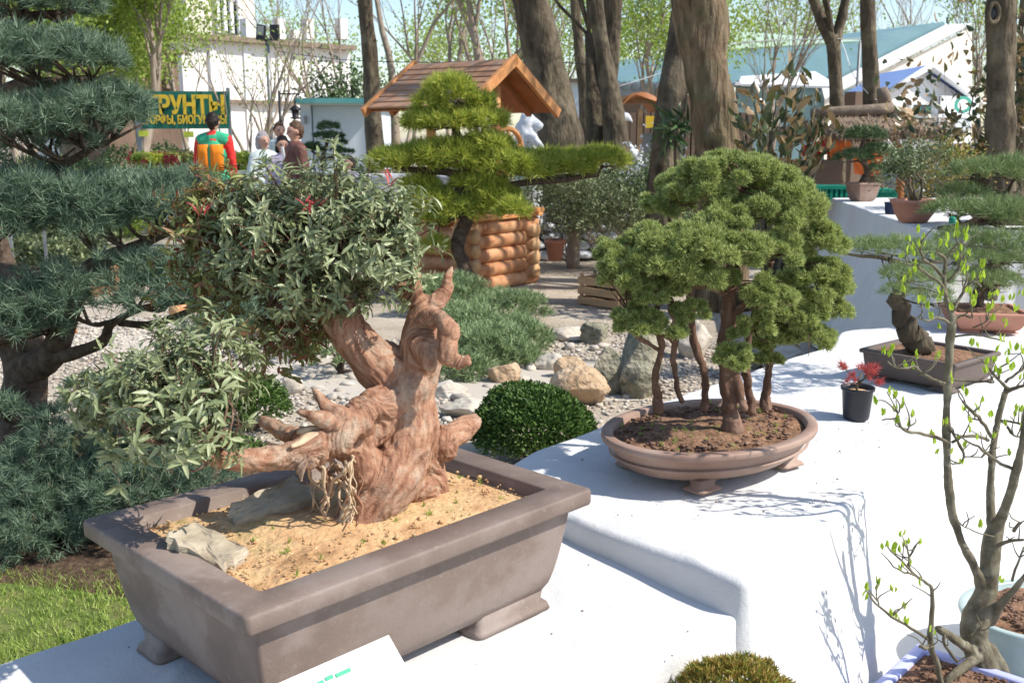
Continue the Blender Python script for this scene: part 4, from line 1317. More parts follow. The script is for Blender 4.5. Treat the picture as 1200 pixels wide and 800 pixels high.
D = unit(np.array([0, 0, 1.]) + rdir(len(C)) * .38)
leaf_parts(C[:300] - D[:300] * .008, D[:300], rdir(len(C[:300])), .024, .0105, M['bud'], BT, 'bud', .3, .05)

# orange-brown dwarf bush and its pot
ob = P(862, 842, 1.95)
pO = thing('bush_pot', 'clay pot mostly below the frame under the orange-brown bush', 'plant pot', (ob[0], ob[1], .055))
pot(pO, np.array([ob[0], ob[1], .055]), .5, .15, .12, .235, .01, .015, .03, .02, .22, (M['clay'], M['soil_brown']), 'oval')
t = thing('orange_bush', 'low mounded orange-brown bush at the bottom edge of the lower bench', 'shrub', (ob[0], ob[1], .27))
c = P(862, 836, 1.95)
rbx = px(80, 1.95)
wd = MB()
for i in range(60):
    e = c + rdir(1)[0] * np.array([rbx, rbx, rbx * .7]) * .8; e[2] = max(e[2], c[2] - .02)
    wd.tube(np.array([[ob[0], ob[1], .26], (np.array([ob[0], ob[1], .26]) + e) / 2 + RNG.normal(size=3) * .01, e]), [.003, .002, .001], 4)
wd.build('stems', M['bark_red'], t, kind='stuff')
fo = MB()
pts, nn = pad_pts(c, (rbx, rbx, rbx * .92), 1500, low=-.3, shell=.3, lump=.15)
needles(fo, pts, unit(nn + [0, 0, .5]), 10, .017, .0045, .8)
fo.build('foliage', M['orange_leaf'], t, kind='stuff')

# ================================================================== dry stream bed and boulders
def boulder(label, u, v, w, h, z0, material, seed, dy=1.0, rot=0, cut=5, tilt=0):
    """u,v = pixel of the base centre; w,h size in px"""
    b = G(u, v, 0); r = px(w / 2, b[1]); hh = px(h, b[1]) * .62
    R = rotz(rot) @ np.array([[math.cos(tilt), 0, math.sin(tilt)], [0, 1, 0], [-math.sin(tilt), 0, math.cos(tilt)]])
    o = rock((b[0], b[1] + r * dy * .6, hh * .75), (r * 1.1, r * dy, hh * 1.05), seed, R, 3, cut).build('boulder', material)
    return tag(o, label, 'boulder')


boulder('rounded tan boulder lying in front of the grey-green rocks', 678, 478, 66, 44, 0, M['stone_tan'], 21, .8, .2, 3)
boulder('tall grey-green boulder standing left of the oval pot trees', 752, 462, 66, 84, 0, M['stone_grey'], 33, .8, .5, 6, .25)
boulder('dark squat stone at the foot of the tall grey-green boulder', 748, 468, 46, 42, 0, M['stone_grey'], 41, .8, 0, 4)
boulder('grey-green wedge boulder between the tan and the tall boulders', 712, 464, 62, 50, 0, M['stone_grey'], 52, .7, -.5, 6, .2)
boulder('long flat brownish stone behind the round boxwood', 618, 470, 64, 22, 0, M['stone_tan'], 57, .6, .1, 3)
boulder('pale flat slab beside the exposed root of the driftwood bonsai', 545, 492, 60, 20, 0, M['stone_pale'], 62, .8, .1, 5)
boulder('pale slab further down the dry stream', 520, 468, 50, 16, 0, M['stone_pale'], 65, .8, .1, 5)
boulder('tan stone at the left end of the boulder group', 590, 452, 40, 26, 0, M['stone_tan'], 101, .7, .4, 4)
boulder('tan-grey stone behind the rounded tan boulder', 668, 446, 36, 26, 0, M['stone_tan'], 103, .7, .1, 5)
boulder('light stone behind the wedge boulder', 645, 436, 34, 20, 0, M['stone_pale'], 71, .7, .1, 3)
boulder('broken grey stone at the bend of the gravel path', 700, 404, 40, 26, 0, M['stone_grey'], 77, .7, .4, 6)
boulder('flat grey stone on the path right of the creeping juniper', 670, 400, 50, 14, 0, M['stone_pale'], 79, .7, .1, 4)
boulder('round pink-grey stone left of the driftwood trunk', 340, 462, 26, 20, 0, M['stone_pale'], 83, .8, .1, 2)
boulder('pale upright stone in the gravel behind the oval pot trees', 818, 420, 44, 40, 0, M['stone_pale'], 87, .7, .3, 5)
boulder('low grey stone among the gravel behind the right junipers', 880, 432, 44, 18, 0, M['stone_grey'], 91, .7, .2, 4)
o = cloth('white_stone_slab', 'x', [G(905, 440)[:2], G(940, 424)[:2], G(925, 414)[:2], G(880, 425)[:2]], .08, rad=.01, flare=.0, fold=.0, step=.01)
o.name = 'pale_paving_slab'; o.data.materials[0] = M['stone_pale']; tag(o, 'flat pale slab lying on the gravel behind the right end of the oval pot', 'slab')

variants = []
for i in range(7):
    mb = rock((0, 0, 0), (1, .8, .6), 200 + i, None, 1, 3, .2)
    me = mb.mesh('cobble'); me.materials.append(M['pebbles']); variants.append(me)
cnt = 0
lab = 'rounded pale cobble lying in the dry stream bed'
band = []
while cnt < 190:
    u = RNG.uniform(270, 735); v = RNG.uniform(395, 505)
    if v < 400 + (735 - u) * .02: continue
    if 430 < u < 500: continue
    if u > 600 and v > 470: continue
    b = G(u, v)
    r = px(RNG.uniform(3, 9) * (1 if RNG.uniform() < .8 else 1.4), b[1])
    if any((b[0] - q[0]) ** 2 + (b[1] - q[1]) ** 2 < ((r + q[2]) * .62) ** 2 for q in band): 
        if RNG.uniform() < .97: continue
    band.append((b[0], b[1], r))
    o = bpy.data.objects.new('cobblestone', variants[cnt % 7]); COL.objects.link(o)
    o.location = (b[0], b[1], r * .35); o.scale = (r * RNG.uniform(.9, 1.4), r * RNG.uniform(.8, 1.2), r * RNG.uniform(.8, 1.2))
    o.rotation_euler = (RNG.uniform(-.2, .2), RNG.uniform(-.2, .2), RNG.uniform(0, 6.3))
    zn = 'left of the driftwood trunk' if u < 430 else ('behind the round boxwood' if u < 640 else 'beside the large boulders')
    sz = 'small' if r < px(6, b[1]) else ('fist-sized' if r < px(9, b[1]) else 'larger')
    tag(o, '%s rounded pale cobble in the dry stream bed %s' % (sz, zn), 'stone', '%s cobbles %s' % (sz, zn)); cnt += 1
# small gravel
gm = MB()
bv = rock((0, 0, 0), (1, .8, .6), 5, None, 0, 2, .1)
bV = np.concatenate(bv.v); bF = bv.f
n = 15000
qq = np.stack([RNG.uniform(-4.2, 1.6, n), RNG.uniform(5.2, 8.8, n)], 1)
keep = np.abs(qq[:, 1] - (6.9 + .35 * np.sin(qq[:, 0]))) < 1.5 * RNG.uniform(.2, 1, n) ** .4
qq = qq[keep]
for x, y in qq:
    r = RNG.uniform(.007, .022)
    gm.add(bV @ rotz(RNG.uniform(0, 6)).T * r * np.array([1, 1, RNG.uniform(.6, 1.1)]) + np.array([x, y, r * .3]), *bF)
o = gm.build('stream_gravel', M['pebbles']); tag(o, 'pale pebbles and gravel filling the dry stream bed', 'gravel'); o['kind'] = 'stuff'
# left bed of pale gravel behind the pine
o = sheet('gravel_strip', [G(-150, 420)[:2], G(60, 412)[:2], G(420, 470)[:2], G(760, 470)[:2], G(740, 425)[:2], G(420, 420)[:2], G(160, 372)[:2], G(-150, 385)[:2]], .006, M['pebbles'], .2, .01, 6)
n = 3000; gm = MB()
for i in range(n):
    u, v = RNG.uniform(-100, 300), RNG.uniform(372, 425)
    b = G(u, v); r = RNG.uniform(.008, .025)
    gm.add(bV @ rotz(RNG.uniform(0, 6)).T * r + np.array([b[0], b[1], .02]), *bF)
o = gm.build('white_gravel', M['pebbles']); tag(o, 'whitish crushed gravel seen under the big left pine', 'gravel'); o['kind'] = 'stuff'
# loose leaves / twigs on the path
gm = MB(); n = 500
C = np.array([G(RNG.uniform(600, 960), RNG.uniform(325, 470)) for _ in range(n)]) + [0, 0, .012]
leaves(gm, C, rdir(n) * [1, 1, .1], np.tile([0, 0, 1.], (n, 1)), .03, .015)
o = gm.build('fallen_leaves', M['bark_red']); tag(o, 'dry leaves scattered on the gravel path', 'fallen leaves'); o['kind'] = 'stuff'


# ================================================================== low shrubs
def dome(label, c, r, n_, material, L=.02, W=.012, cat='bush', name='boxwood_bush', low=-.1, lump=.1):
    t = thing(name, label, cat, (c[0], c[1], 0))
    wd = MB()
    for i in range(14):
        e = np.array(c) + rdir(1)[0] * np.array(r) * .75; e[2] = max(.05, e[2])
        wd.tube(curve([[c[0], c[1], 0], [(c[0] + e[0]) / 2, (c[1] + e[1]) / 2, e[2] * .6], e], 3), np.linspace(.008, .003, 7), 5)
    wd.build('stems', M['bark_red'], t, kind='stuff')
    inner = MB(); inner.ball(c, np.array(r) * .8, 18, 12)
    pts, nn = pad_pts(c, r, n_, low=low, shell=.55, lump=lump)
    pts = pts[pts[:, 2] > 0]; nn = nn[:len(pts)]
    fo = MB()
    D = unit(nn + rdir(len(pts)) * .8 + [0, 0, .3])
    leaves(fo, pts, D, unit(nn + rdir(len(pts)) * .5), L * RNG.uniform(.7, 1.2, len(pts)), W)
    fo.build('foliage', M[material], t, kind='stuff')
    return t


b = G(625, 545)
dome('clipped round boxwood dome between the two potted bonsai', (b[0], b[1] + .05, .14), (.31, .31, .26), 17000, 'box', L=.023)
b = G(300, 510)
dome('clipped dark green bush seen through the driftwood fork', (b[0] - .05, b[1] + .1, .12), (.22, .22, .2), 5000, 'box')
b = G(240, 545)
dome('small green tuft behind the back rim of the large pot', (b[0], b[1], .05), (.3, .2, .12), 3000, 'box')


def mounds(label, pads, material, name, cat, L=.05, W=.008, dens=600, m=10, group=None):
    c0 = pads[0][0]
    t = thing(name, label, cat, (c0[0], c0[1], 0), group)
    wd = MB()
    for c, r, _ in pads:
        for k in range(10):
            e = np.array(c) + rdir(1)[0] * np.array(r) * .7; e[2] = max(e[2], .03)
            wd.tube(curve([[c[0], c[1], .0], [(c[0] + e[0]) / 2, (c[1] + e[1]) / 2, e[2]], e], 3), np.linspace(.009, .003, 7), 5)
    wd.build('stems', M['bark_pine'], t, kind='stuff')
    pine_foliage('foliage', pads, M[material], t, dens, L, W, m, spread=.9, up=.3, low=-.15, lump=.4)
    return t


def gp(u, v, z, ru, rd, rz, n_=1):
    b = G(u, v, 0)
    return (np.array([b[0], b[1], z]), (px(ru, b[1]), rd, rz), n_)


mounds('spreading green creeping juniper between the driftwood bonsai and the gravel path',
       [gp(575, 425, .08, 50, .35, .17), gp(605, 408, .08, 46, .35, .15), gp(545, 402, .10, 46, .4, .19), gp(590, 380, .10, 48, .4, .19), gp(540, 444, .05, 34, .22, .12), gp(525, 368, .12, 50, .4, .22), gp(610, 428, .05, 30, .2, .10)],
       'juniper_low', 'creeping_juniper', 'juniper', L=.07, W=.008, dens=560, m=12)
mounds('leafy dark green shrub behind the driftwood trunk', [gp(360, 420, .25, 50, .3, .26), gp(400, 440, .15, 34, .25, .2), gp(310, 405, .2, 40, .3, .22), gp(340, 390, .3, 50, .3, .2)],
       'juniper_low', 'green_shrub', 'shrub', L=.05, W=.012, dens=300)
# dwarf blue pines at left foreground
blue = [('dwarf blue-green pine mound left of the large pot, nearest the pine trunk', [(85, 520, 4.0, 66, .24, .2), (55, 555, 3.95, 54, .22, .18), (112, 548, 3.95, 54, .2, .18)]),
        ('dwarf blue-green pine directly behind the left corner of the large pot', [(195, 560, 3.9, 60, .22, .16), (152, 585, 3.75, 50, .2, .14), (240, 562, 3.95, 44, .2, .13), (190, 535, 4.1, 54, .2, .15)]),
        ('dwarf blue-green pine at the left edge above the lawn', [(30, 598, 3.8, 56, .22, .17), (72, 588, 3.85, 50, .22, .17), (112, 592, 3.85, 40, .2, .14), (12, 622, 3.7, 46, .2, .13), (55, 620, 3.7, 50, .2, .13), (130, 570, 3.9, 40, .2, .15)])]
for lab_, rows in blue:
    pads = []
    for u, v, Y, ru, rd, rz in rows:
        pads.append((P(u, v, Y), (px(ru, Y), rd, rz), 1))
    t = thing('dwarf_pine', lab_, 'dwarf pine', (pads[0][0][0], pads[0][0][1], 0), 'dwarf pines left of the large pot')
    wd = MB()
    for c, r, _ in pads:
        for k in range(9):
            e = c + rdir(1)[0] * np.array(r) * .7
            wd.tube(curve([[pads[0][0][0], pads[0][0][1], .0], [(c[0] + pads[0][0][0]) / 2, (c[1] + pads[0][0][1]) / 2, max(.03, c[2] * .6)], e], 3), np.linspace(.012, .004, 7), 5)
    wd.build('stems', M['bark_pine'], t, kind='stuff')
    pine_foliage('foliage', pads, M['needle_blue'], t, 480, .05, .0032, 30, low=-.5, lump=.4, up=.2, spread=1.05)

# ================================================================== big pine at the left
tp = thing('big_pine', 'large dark-limbed pine with layered blue-green needle clouds at the left edge', 'pine tree', (*G(20, 575)[:2], 0))
tl = [
    [(15, 600, 4.45, 34), (22, 560, 4.48, 30), (28, 480, 4.55, 27), (30, 420, 4.6, 27), (12, 370, 4.65, 27), (-15, 300, 4.7, 24), (-30, 200, 4.7, 22), (-20, 100, 4.7, 19), (-10, 20, 4.7, 15), (-5, -80, 4.7, 11), (0, -160, 4.7, 6)],
    [(30, 430, 4.58, 20), (60, 420, 4.4, 15), (80, 360, 4.3, 13), (100, 320, 4.3, 11), (135, 300, 4.3, 9), (170, 285, 4.3, 7), (210, 262, 4.3, 5)],
    [(-20, 320, 4.7, 18), (40, 330, 4.5, 12), (90, 322, 4.4, 8), (125, 300, 4.4, 5)],
    [(-28, 215, 4.7, 14), (0, 212, 4.5, 8), (30, 210, 4.4, 7), (55, 200, 4.35, 6), (80, 190, 4.3, 5), (110, 172, 4.3, 4)],
    [(-20, 130, 4.7, 13), (20, 100, 4.5, 8), (60, 97, 4.4, 6), (100, 92, 4.35, 4)],
    [(-12, 40, 4.7, 12), (15, 30, 4.5, 8), (30, 20, 4.45, 6), (70, 16, 4.4, 4)],
    [(40, 425, 4.5, 10), (80, 415, 4.3, 8), (120, 400, 4.2, 7), (130, 380, 4.15, 5), (170, 360, 4.1, 4), (240, 350, 4.0, 3)],
    [(140, 378, 4.2, 4), (180, 380, 4.1, 4), (230, 362, 4.0, 3.5), (255, 352, 3.95, 3)],
    [(28, 480, 4.5, 8), (12, 490, 4.2, 6), (0, 480, 4.0, 4)],
    [(-5, 395, 4.62, 12), (30, 385, 4.3, 9), (60, 380, 4.2, 6)],
]
for i, s in enumerate(tl):
    p, r = limb(s, 5)
    mb = MB(); mb.tube(p, r, 12, wob=.3, seed=i)
    mb.build('trunk' if i == 0 else 'limb', M['bark_pine'], tp)
pads = [
    (60, 12, 4.35, 55, 45, 16), (15, 2, 4.3, 45, 45, 20), (90, -5, 4.4, 30, 40, 18), (30, -30, 4.5, 90, 50, 20), (20, -80, 4.6, 90, 60, 26),
    (25, 66, 4.2, 55, 50, 20), (75, 70, 4.2, 50, 50, 17), (112, 74, 4.2, 30, 40, 13), (5, 75, 4.1, 40, 45, 20), (60, 58, 4.5, 60, 50, 12),
    (30, 150, 4.1, 48, 50, 22), (80, 145, 4.15, 48, 50, 22), (120, 135, 4.2, 46, 50, 24), (150, 132, 4.3, 26, 36, 18), (5, 150, 4.0, 34, 40, 22), (90, 125, 4.35, 50, 40, 16), (55, 168, 4.2, 50, 34, 12),
    (35, 250, 4.0, 62, 60, 34), (85, 262, 4.0, 55, 58, 36), (120, 258, 4.1, 36, 46, 30), (0, 265, 3.9, 44, 50, 34), (60, 232, 4.3, 60, 50, 22),
    (170, 240, 4.2, 52, 50, 26), (212, 236, 4.3, 46, 50, 22), (245, 232, 4.4, 30, 40, 14), (140, 240, 4.2, 40, 44, 24), (195, 250, 4.1, 40, 40, 16),
    (30, 362, 3.95, 44, 44, 24), (75, 355, 3.95, 34, 40, 26), (12, 385, 3.9, 34, 40, 22), (55, 385, 4.0, 34, 36, 14),
    (150, 335, 4.05, 44, 44, 22), (195, 330, 4.05, 40, 42, 20), (235, 348, 3.95, 40, 40, 16), (175, 352, 3.95, 44, 36, 16), (215, 322, 4.2, 50, 40, 16),
    (275, 378, 3.85, 34, 40, 18), (240, 392, 3.8, 26, 30, 12), (300, 365, 4.0, 26, 30, 16),
    (8, 480, 3.9, 18, 20, 14),
]
bm_ = MB()
cen = pads_px([(a, b_, c_, d_, e_, f_, 1) for a, b_, c_, d_, e_, f_ in pads])
allp = np.vstack([limb(s, 5)[0] for s in tl[1:]])
for c, r, _ in cen:
    i = np.linalg.norm(allp - c, axis=1).argmin()
    cc = c - np.array([0, 0, r[2] * .7])
    for k in range(5):
        e = cc + [0, 0, r[2] * .5] + RNG.normal(size=3) * np.array([r[0] * .3, r[1] * .4, r[2] * .15])
        bm_.tube(curve([allp[i], (allp[i] + cc) / 2 + [0, 0, -.02], e], 3), np.linspace(.012, .004, 7), 5)
bm_.build('twigs', M['bark_pine'], tp, kind='stuff')
pine_foliage('foliage', [(c, (r[0] * 1.08, r[1], r[2] * 1.55), n_) for c, r, n_ in cen], M['needle_blue'], tp, 400, .062, .0038, 30, spread=1.05, up=.35, low=-.12, lump=.45)

# ================================================================== log well house
th = math.radians(-38)
d = np.array([math.cos(th), math.sin(th), 0]); nn_ = np.array([math.sin(th), -math.cos(th), 0])   # ridge direction, towards camera-left
nn_ = np.array([-abs(math.sin(th)), -math.cos(th), 0])
c0 = G(547, 345)                       # nearest corner of the crib
w1, w2 = 1.02, .95                     # along -n, along -d
well = thing('wishing_well', 'orange log wishing well with a plank gable roof beyond the creeping juniper', 'well', c0 - d * w2 / 2 - nn_ * w1 / 2)
cc_ = c0 - d * w2 / 2 - nn_ * w1 / 2
rl = .078
for lay in range(5):
    z = rl + lay * rl * 1.9
    for s in (0, 1):
        a = c0 - d * w2 * s + nn_ * .13; b = c0 - d * w2 * s - nn_ * (w1 + .13)
        a = a + [0, 0, z]; b = b + [0, 0, z]
        k = MB(); pp = np.linspace(0, 1, 7)[:, None] * (b - a) + a
        k.tube(pp, rl * RNG.uniform(.95, 1.06), 14, wob=.04, seed=lay * 3 + s); lg = k.build('log', M['log'], well)
        for e, dr in ((a, nn_), (b, -nn_)):
            k = MB(); k.tube([e, e + dr * .003], rl * .93, 14); k.build('log_end', M['log_end'], lg)
    z2 = z + rl * .95
    if lay < 4:
        for s in (0, 1):
            a = c0 - nn_ * w1 * s + d * .13 + [0, 0, z2]; b = c0 - nn_ * w1 * s - d * (w2 + .13) + [0, 0, z2]
            k = MB(); pp = np.linspace(0, 1, 7)[:, None] * (b - a) + a
            k.tube(pp, rl * RNG.uniform(.95, 1.06), 14, wob=.04, seed=lay * 5 + s + 40); lg = k.build('log', M['log'], well)
            for e, dr in ((a, d), (b, -d)):
                k = MB(); k.tube([e, e + dr * .003], rl * .93, 14); k.build('log_end', M['log_end'], lg)
topz = rl + 4 * rl * 1.9 + rl * .9
RD = np.stack([d, -nn_, [0, 0, 1]], 1)
for s in (0, 1):
    k = MB(); k.box(c0 - d * w2 * s - nn_ * w1 / 2 + [0, 0, topz + .03], (.2, w1 + .34, .045), RD); k.build('rim_board', M['barge'], well, bevel=.006, smooth=False)
    k = MB(); k.box(c0 - nn_ * w1 * s - d * w2 / 2 + [0, 0, topz + .0795], (w2 + .34, .2, .045), RD); k.build('rim_board', M['barge'], well, bevel=.006, smooth=False)
zr = 2.34; ze = 1.87; hs = .71
for s in (0, 1):
    base = cc_ + d * (w2 / 2 - .02) * (1 if s else -1)
    k = MB(); k.tube([base + [0, 0, topz], base + [0, 0, zr - .12]], .055, 12, wob=.05); k.build('post', M['barge'], well)
# roof: overlapping planks per slope, barge boards
rx = .70                               # half ridge length
for side in (1, -1):
    sl = unit(nn_ * side * hs + np.array([0, 0, ze - zr])); up = unit(np.cross(sl, d) * (1 if np.cross(sl, d)[2] > 0 else -1))
    Ls = math.hypot(hs, zr - ze)
    R3 = np.stack([d, sl, up], 1)
    npk = 8
    for i in range(npk):
        k = MB()
        tilt = unit(sl + up * .10); u2 = unit(up - tilt * np.dot(up, tilt))
        Rk = np.stack([d, tilt, u2], 1)
        mid = cc_ + [0, 0, zr] + sl * (Ls * (i + .5) / npk) + up * (.028)
        k.box(mid, (2 * rx - .05, Ls / npk * 1.22, .022), Rk); k.build('roof_plank', M['roof_plank'], well, smooth=False)
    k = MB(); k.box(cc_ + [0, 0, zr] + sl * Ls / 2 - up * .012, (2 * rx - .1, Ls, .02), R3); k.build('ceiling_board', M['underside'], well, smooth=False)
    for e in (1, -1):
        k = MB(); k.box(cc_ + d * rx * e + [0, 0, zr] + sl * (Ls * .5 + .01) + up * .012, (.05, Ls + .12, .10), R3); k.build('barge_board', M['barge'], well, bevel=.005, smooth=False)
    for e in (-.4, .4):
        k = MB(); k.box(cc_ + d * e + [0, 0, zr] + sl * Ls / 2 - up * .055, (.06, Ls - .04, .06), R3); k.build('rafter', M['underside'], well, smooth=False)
# windlass with wheel handle
ax = cc_ + [0, 0, 1.45]
k = MB(); k.tube([ax - d * .75, ax + d * .62], .06, 12); k.build('windlass', M['barge'], well)
hub = ax + d * .62
a_ = np.linspace(0, 2 * math.pi, 25)
k = MB(); k.tube([hub + (-nn_) * math.cos(t) * .23 + np.array([0, 0, 1]) * math.sin(t) * .23 for t in a_], .028, 8, cap=False)
wh = k.build('wheel', M['barge'], well)
for t in np.arange(5) * 2 * math.pi / 5 + .3:
    k = MB(); k.tube([hub, hub + (-nn_) * math.cos(t) * .23 + np.array([0, 0, 1]) * math.sin(t) * .23], .018, 6); k.build('spoke', M['barge'], wh)

# ornamental garden pine in front of the well
Yp = 9.9
bonsai_pine('cloud-pruned garden pine with yellow-green layers in front of the wishing well', (*P(540, 330, Yp)[:2], 0),
            [(545, 372, Yp, 8), (548, 330, Yp, 8), (538, 290, Yp, 8), (545, 250, Yp, 8), (540, 215, Yp, 7), (548, 190, Yp, 6), (535, 160, Yp, 5), (538, 120, Yp, 4)],
            [(528, 107, Yp, 26, 27.0, 18.1, 1.1), (563, 120, Yp, 15, 16.2, 8.5, 1.1), (505, 122, Yp, 18, 19.8, 8.5, 1), (520, 143, Yp, 40, 32.4, 13.3, 1), (560, 142, Yp, 32, 30.6, 11.5, 1), (490, 145, Yp, 18, 18.0, 8.5, 1),
             (475, 190, Yp, 40, 32.4, 13.3, 1), (515, 183, Yp, 44, 36.0, 17.1, 1), (548, 188, Yp, 28, 27.0, 19.0, 1), (590, 192, Yp, 40, 36.0, 16.2, 1), (620, 200, Yp, 26, 27.0, 13.3, 1), (455, 188, Yp, 22, 23.4, 8.5, 1), (570, 168, Yp, 28, 27.0, 9.5, 1),
             (665, 196, Yp + .2, 34, 30.6, 15.2, 1), (705, 188, Yp + .2, 30, 27.0, 12.3, 1), (645, 186, Yp + .3, 30, 27.0, 8.5, 1),
             (505, 235, Yp, 32, 30.6, 15.2, 1), (535, 245, Yp, 36, 32.4, 15.2, 1), (575, 235, Yp, 34, 30.6, 19.0, 1), (600, 246, Yp - .2, 20, 21.6, 11.5, 1), (500, 255, Yp, 24, 25.2, 14.3, 1), (560, 215, Yp, 30, 27.0, 9.5, 1), (510, 287, Yp, 14, 14.4, 8.5, 1), (492, 215, Yp, 20, 19.8, 7.6, 1)],
            M['needle_green'], extra=([(543, 225, Yp, 5), (580, 218, Yp, 4), (640, 212, Yp, 4), (700, 205, Yp + .2, 3)], [(545, 205, Yp, 5), (500, 200, Yp, 4), (470, 198, Yp, 3)], [(540, 250, Yp, 4), (515, 262, Yp, 3)]),
            cat='pine tree', name='garden_pine', L=.10, W=.009, m=20, dens=360, low=-.4)

# ================================================================== wooden crate
ca_, cb_ = G(678, 357), G(724, 364)
dcr = unit(cb_ - ca_); wcr = np.linalg.norm(cb_ - ca_); ncr = np.array([-dcr[1], dcr[0], 0])
crate = thing('wooden_crate', 'slatted pine crate standing on the gravel path', 'crate', (ca_ + cb_) / 2 + ncr * .3)
RC = np.stack([dcr, ncr, [0, 0, 1]], 1); dep = .62; hcr = .295
for yy in (0, dep):
    for z in (.05, .145, .24):
        k = MB(); k.box(ca_ + dcr * wcr / 2 + ncr * yy + [0, 0, z], (wcr + .02, .012, .07), RC); k.build('slat', M['crate'], crate, smooth=False)
for xx in (0, wcr):
    for z in (.05, .145, .24):
        k = MB(); k.box(ca_ + dcr * xx + ncr * dep / 2 + [0, 0, z], (.012, dep - .02, .07), RC); k.build('slat', M['crate'], crate, smooth=False)
    for yy in (.02, dep - .02):
        k = MB(); k.box(ca_ + dcr * (xx + (.02 if xx == 0 else -.02)) + ncr * yy + [0, 0, hcr / 2 + .01], (.028, .028, hcr), RC); k.build('post', M['crate'], crate, smooth=False)
for i in range(4):
    k = MB(); k.box(ca_ + dcr * wcr / 2 + ncr * (.08 + i * .15) + [0, 0, .012], (wcr, .12, .01), RC); k.build('bottom_board', M['crate'], crate, smooth=False)
b = ca_ + dcr * wcr / 2 + ncr * .3
shrub('dry leafy cuttings piled in the slatted crate', b + [0, 0, .05], .26, .25, 500, 'magnolia', L=.07, W=.03, stems=6, depth=2, name='plant_cuttings', cat='plants')

# silvery shrubs right of the well
for lab_, u, v, h, r_, n_, mt in (
        ('tall silvery olive-like shrub between the well and the crate', 668, 312, 1.25, .42, 4200, 'grey_leaf'),
        ('silvery shrub behind the crate, right of the tall one', 712, 318, 1.15, .42, 4200, 'grey_leaf'),
        ('loose grey-leaved shrub left of the big furrowed tree', 745, 300, 1.35, .45, 4200, 'grey_leaf'),
        ('short grey-green shrub beside the log corner of the well', 644, 300, .8, .25, 1600, 'grey_leaf'),
        ('leafy green shrub under the furrowed tree', 790, 300, .95, .4, 2600, 'dark_leaf')):
    shrub(lab_, G(u, v), h, r_, n_, mt, L=.055, W=.02, stems=8, depth=3, name='nursery_shrub', bark='bark_pale', lw=.08)
tr_ = G(671, 313)
o = MB().tube(curve([tr_ + [0, -.1, 0], tr_ + [0, -.1, .45], tr_ + [.03, -.1, .85]], 4), np.linspace(.09, .06, 9), 10, wob=.2).build('tree_stump', M['bark_pale']); tag(o, 'pale cut stump standing in front of the silvery shrubs', 'stump')
# stacked pale stone wall behind the well
wl = thing('stone_wall', 'low wall of stacked pale stones right of the wishing well', 'wall', G(640, 315) + [0, .9, 0])
wb = np.array(wl.location)
for r_i in range(6):
    x = -.9 + (r_i % 2) * .12
    while x < .9:
        w = RNG.uniform(.2, .34)
        o = rock(wb + [x + w / 2, RNG.normal() * .02, .07 + r_i * .125], (w * .56, .16, .072), int(RNG.integers(9999)), None, 1, 2, .1).build('stone', M['plaster'], wl); x += w
tq = thing('terracotta_pot', 'terracotta pot standing by the stacked pale stones', 'plant pot', G(652, 322) + [0, .4, .12])
c = np.array(tq.location)
MB().loft([oval(r, r, z, 24) + c for r, z in ((.08, 0), (.12, .22), (.135, .22), (.135, .26), (.115, .26), (.11, .2))]).build('body', M['terracotta'], tq)

# ================================================================== stakes and logs behind the big pine
fe = thing('stake_fence', 'low fence of orange varnished stakes behind the big pine', 'fence', G(110, 345))
for i in range(15):
    t_ = i / 14
    u = 108 + 190 * t_; v = 348 - 44 * t_
    b = G(u, v)
    k = MB(); h_ = .34 + RNG.uniform(-.03, .05)
    k.tube([b, b + [0, 0, h_ - .02], b + [0, 0, h_]], [.062, .06, .045], 10); k.build('stake', M['log'], fe)
    if i in (3, 9, 12):
        pass
for i, (u0, v0, u1, v1, r_) in enumerate(((205, 372, 242, 360, .06), (262, 400, 300, 392, .07), (52, 395, 90, 392, .05), (500, 368, 572, 352, .07), (505, 350, 568, 346, .05))):
    a, b = G(u0, v0), G(u1, v1); a[2] = b[2] = r_
    t = thing('edging_log', ['orange edging log under the lower pine branch', 'orange edging log beside the driftwood crown', 'short orange log on the gravel near the pine trunk', 'thick orange log lying left of the well crib', 'thinner orange log behind the thick one by the well'][i], 'log', (a + b) / 2 * [1, 1, 0])
    k = MB(); k.tube(np.linspace(0, 1, 5)[:, None] * (b - a) + a, r_, 12, wob=.08, seed=i); k.build('log', M['log'], t)
    for e, s in ((a, -1), (b, 1)):
        k = MB(); dd = unit(b - a) * s; k.tube([e, e + dd * .004], r_ * .92, 12); k.build('log_end', M['log_end'], t)

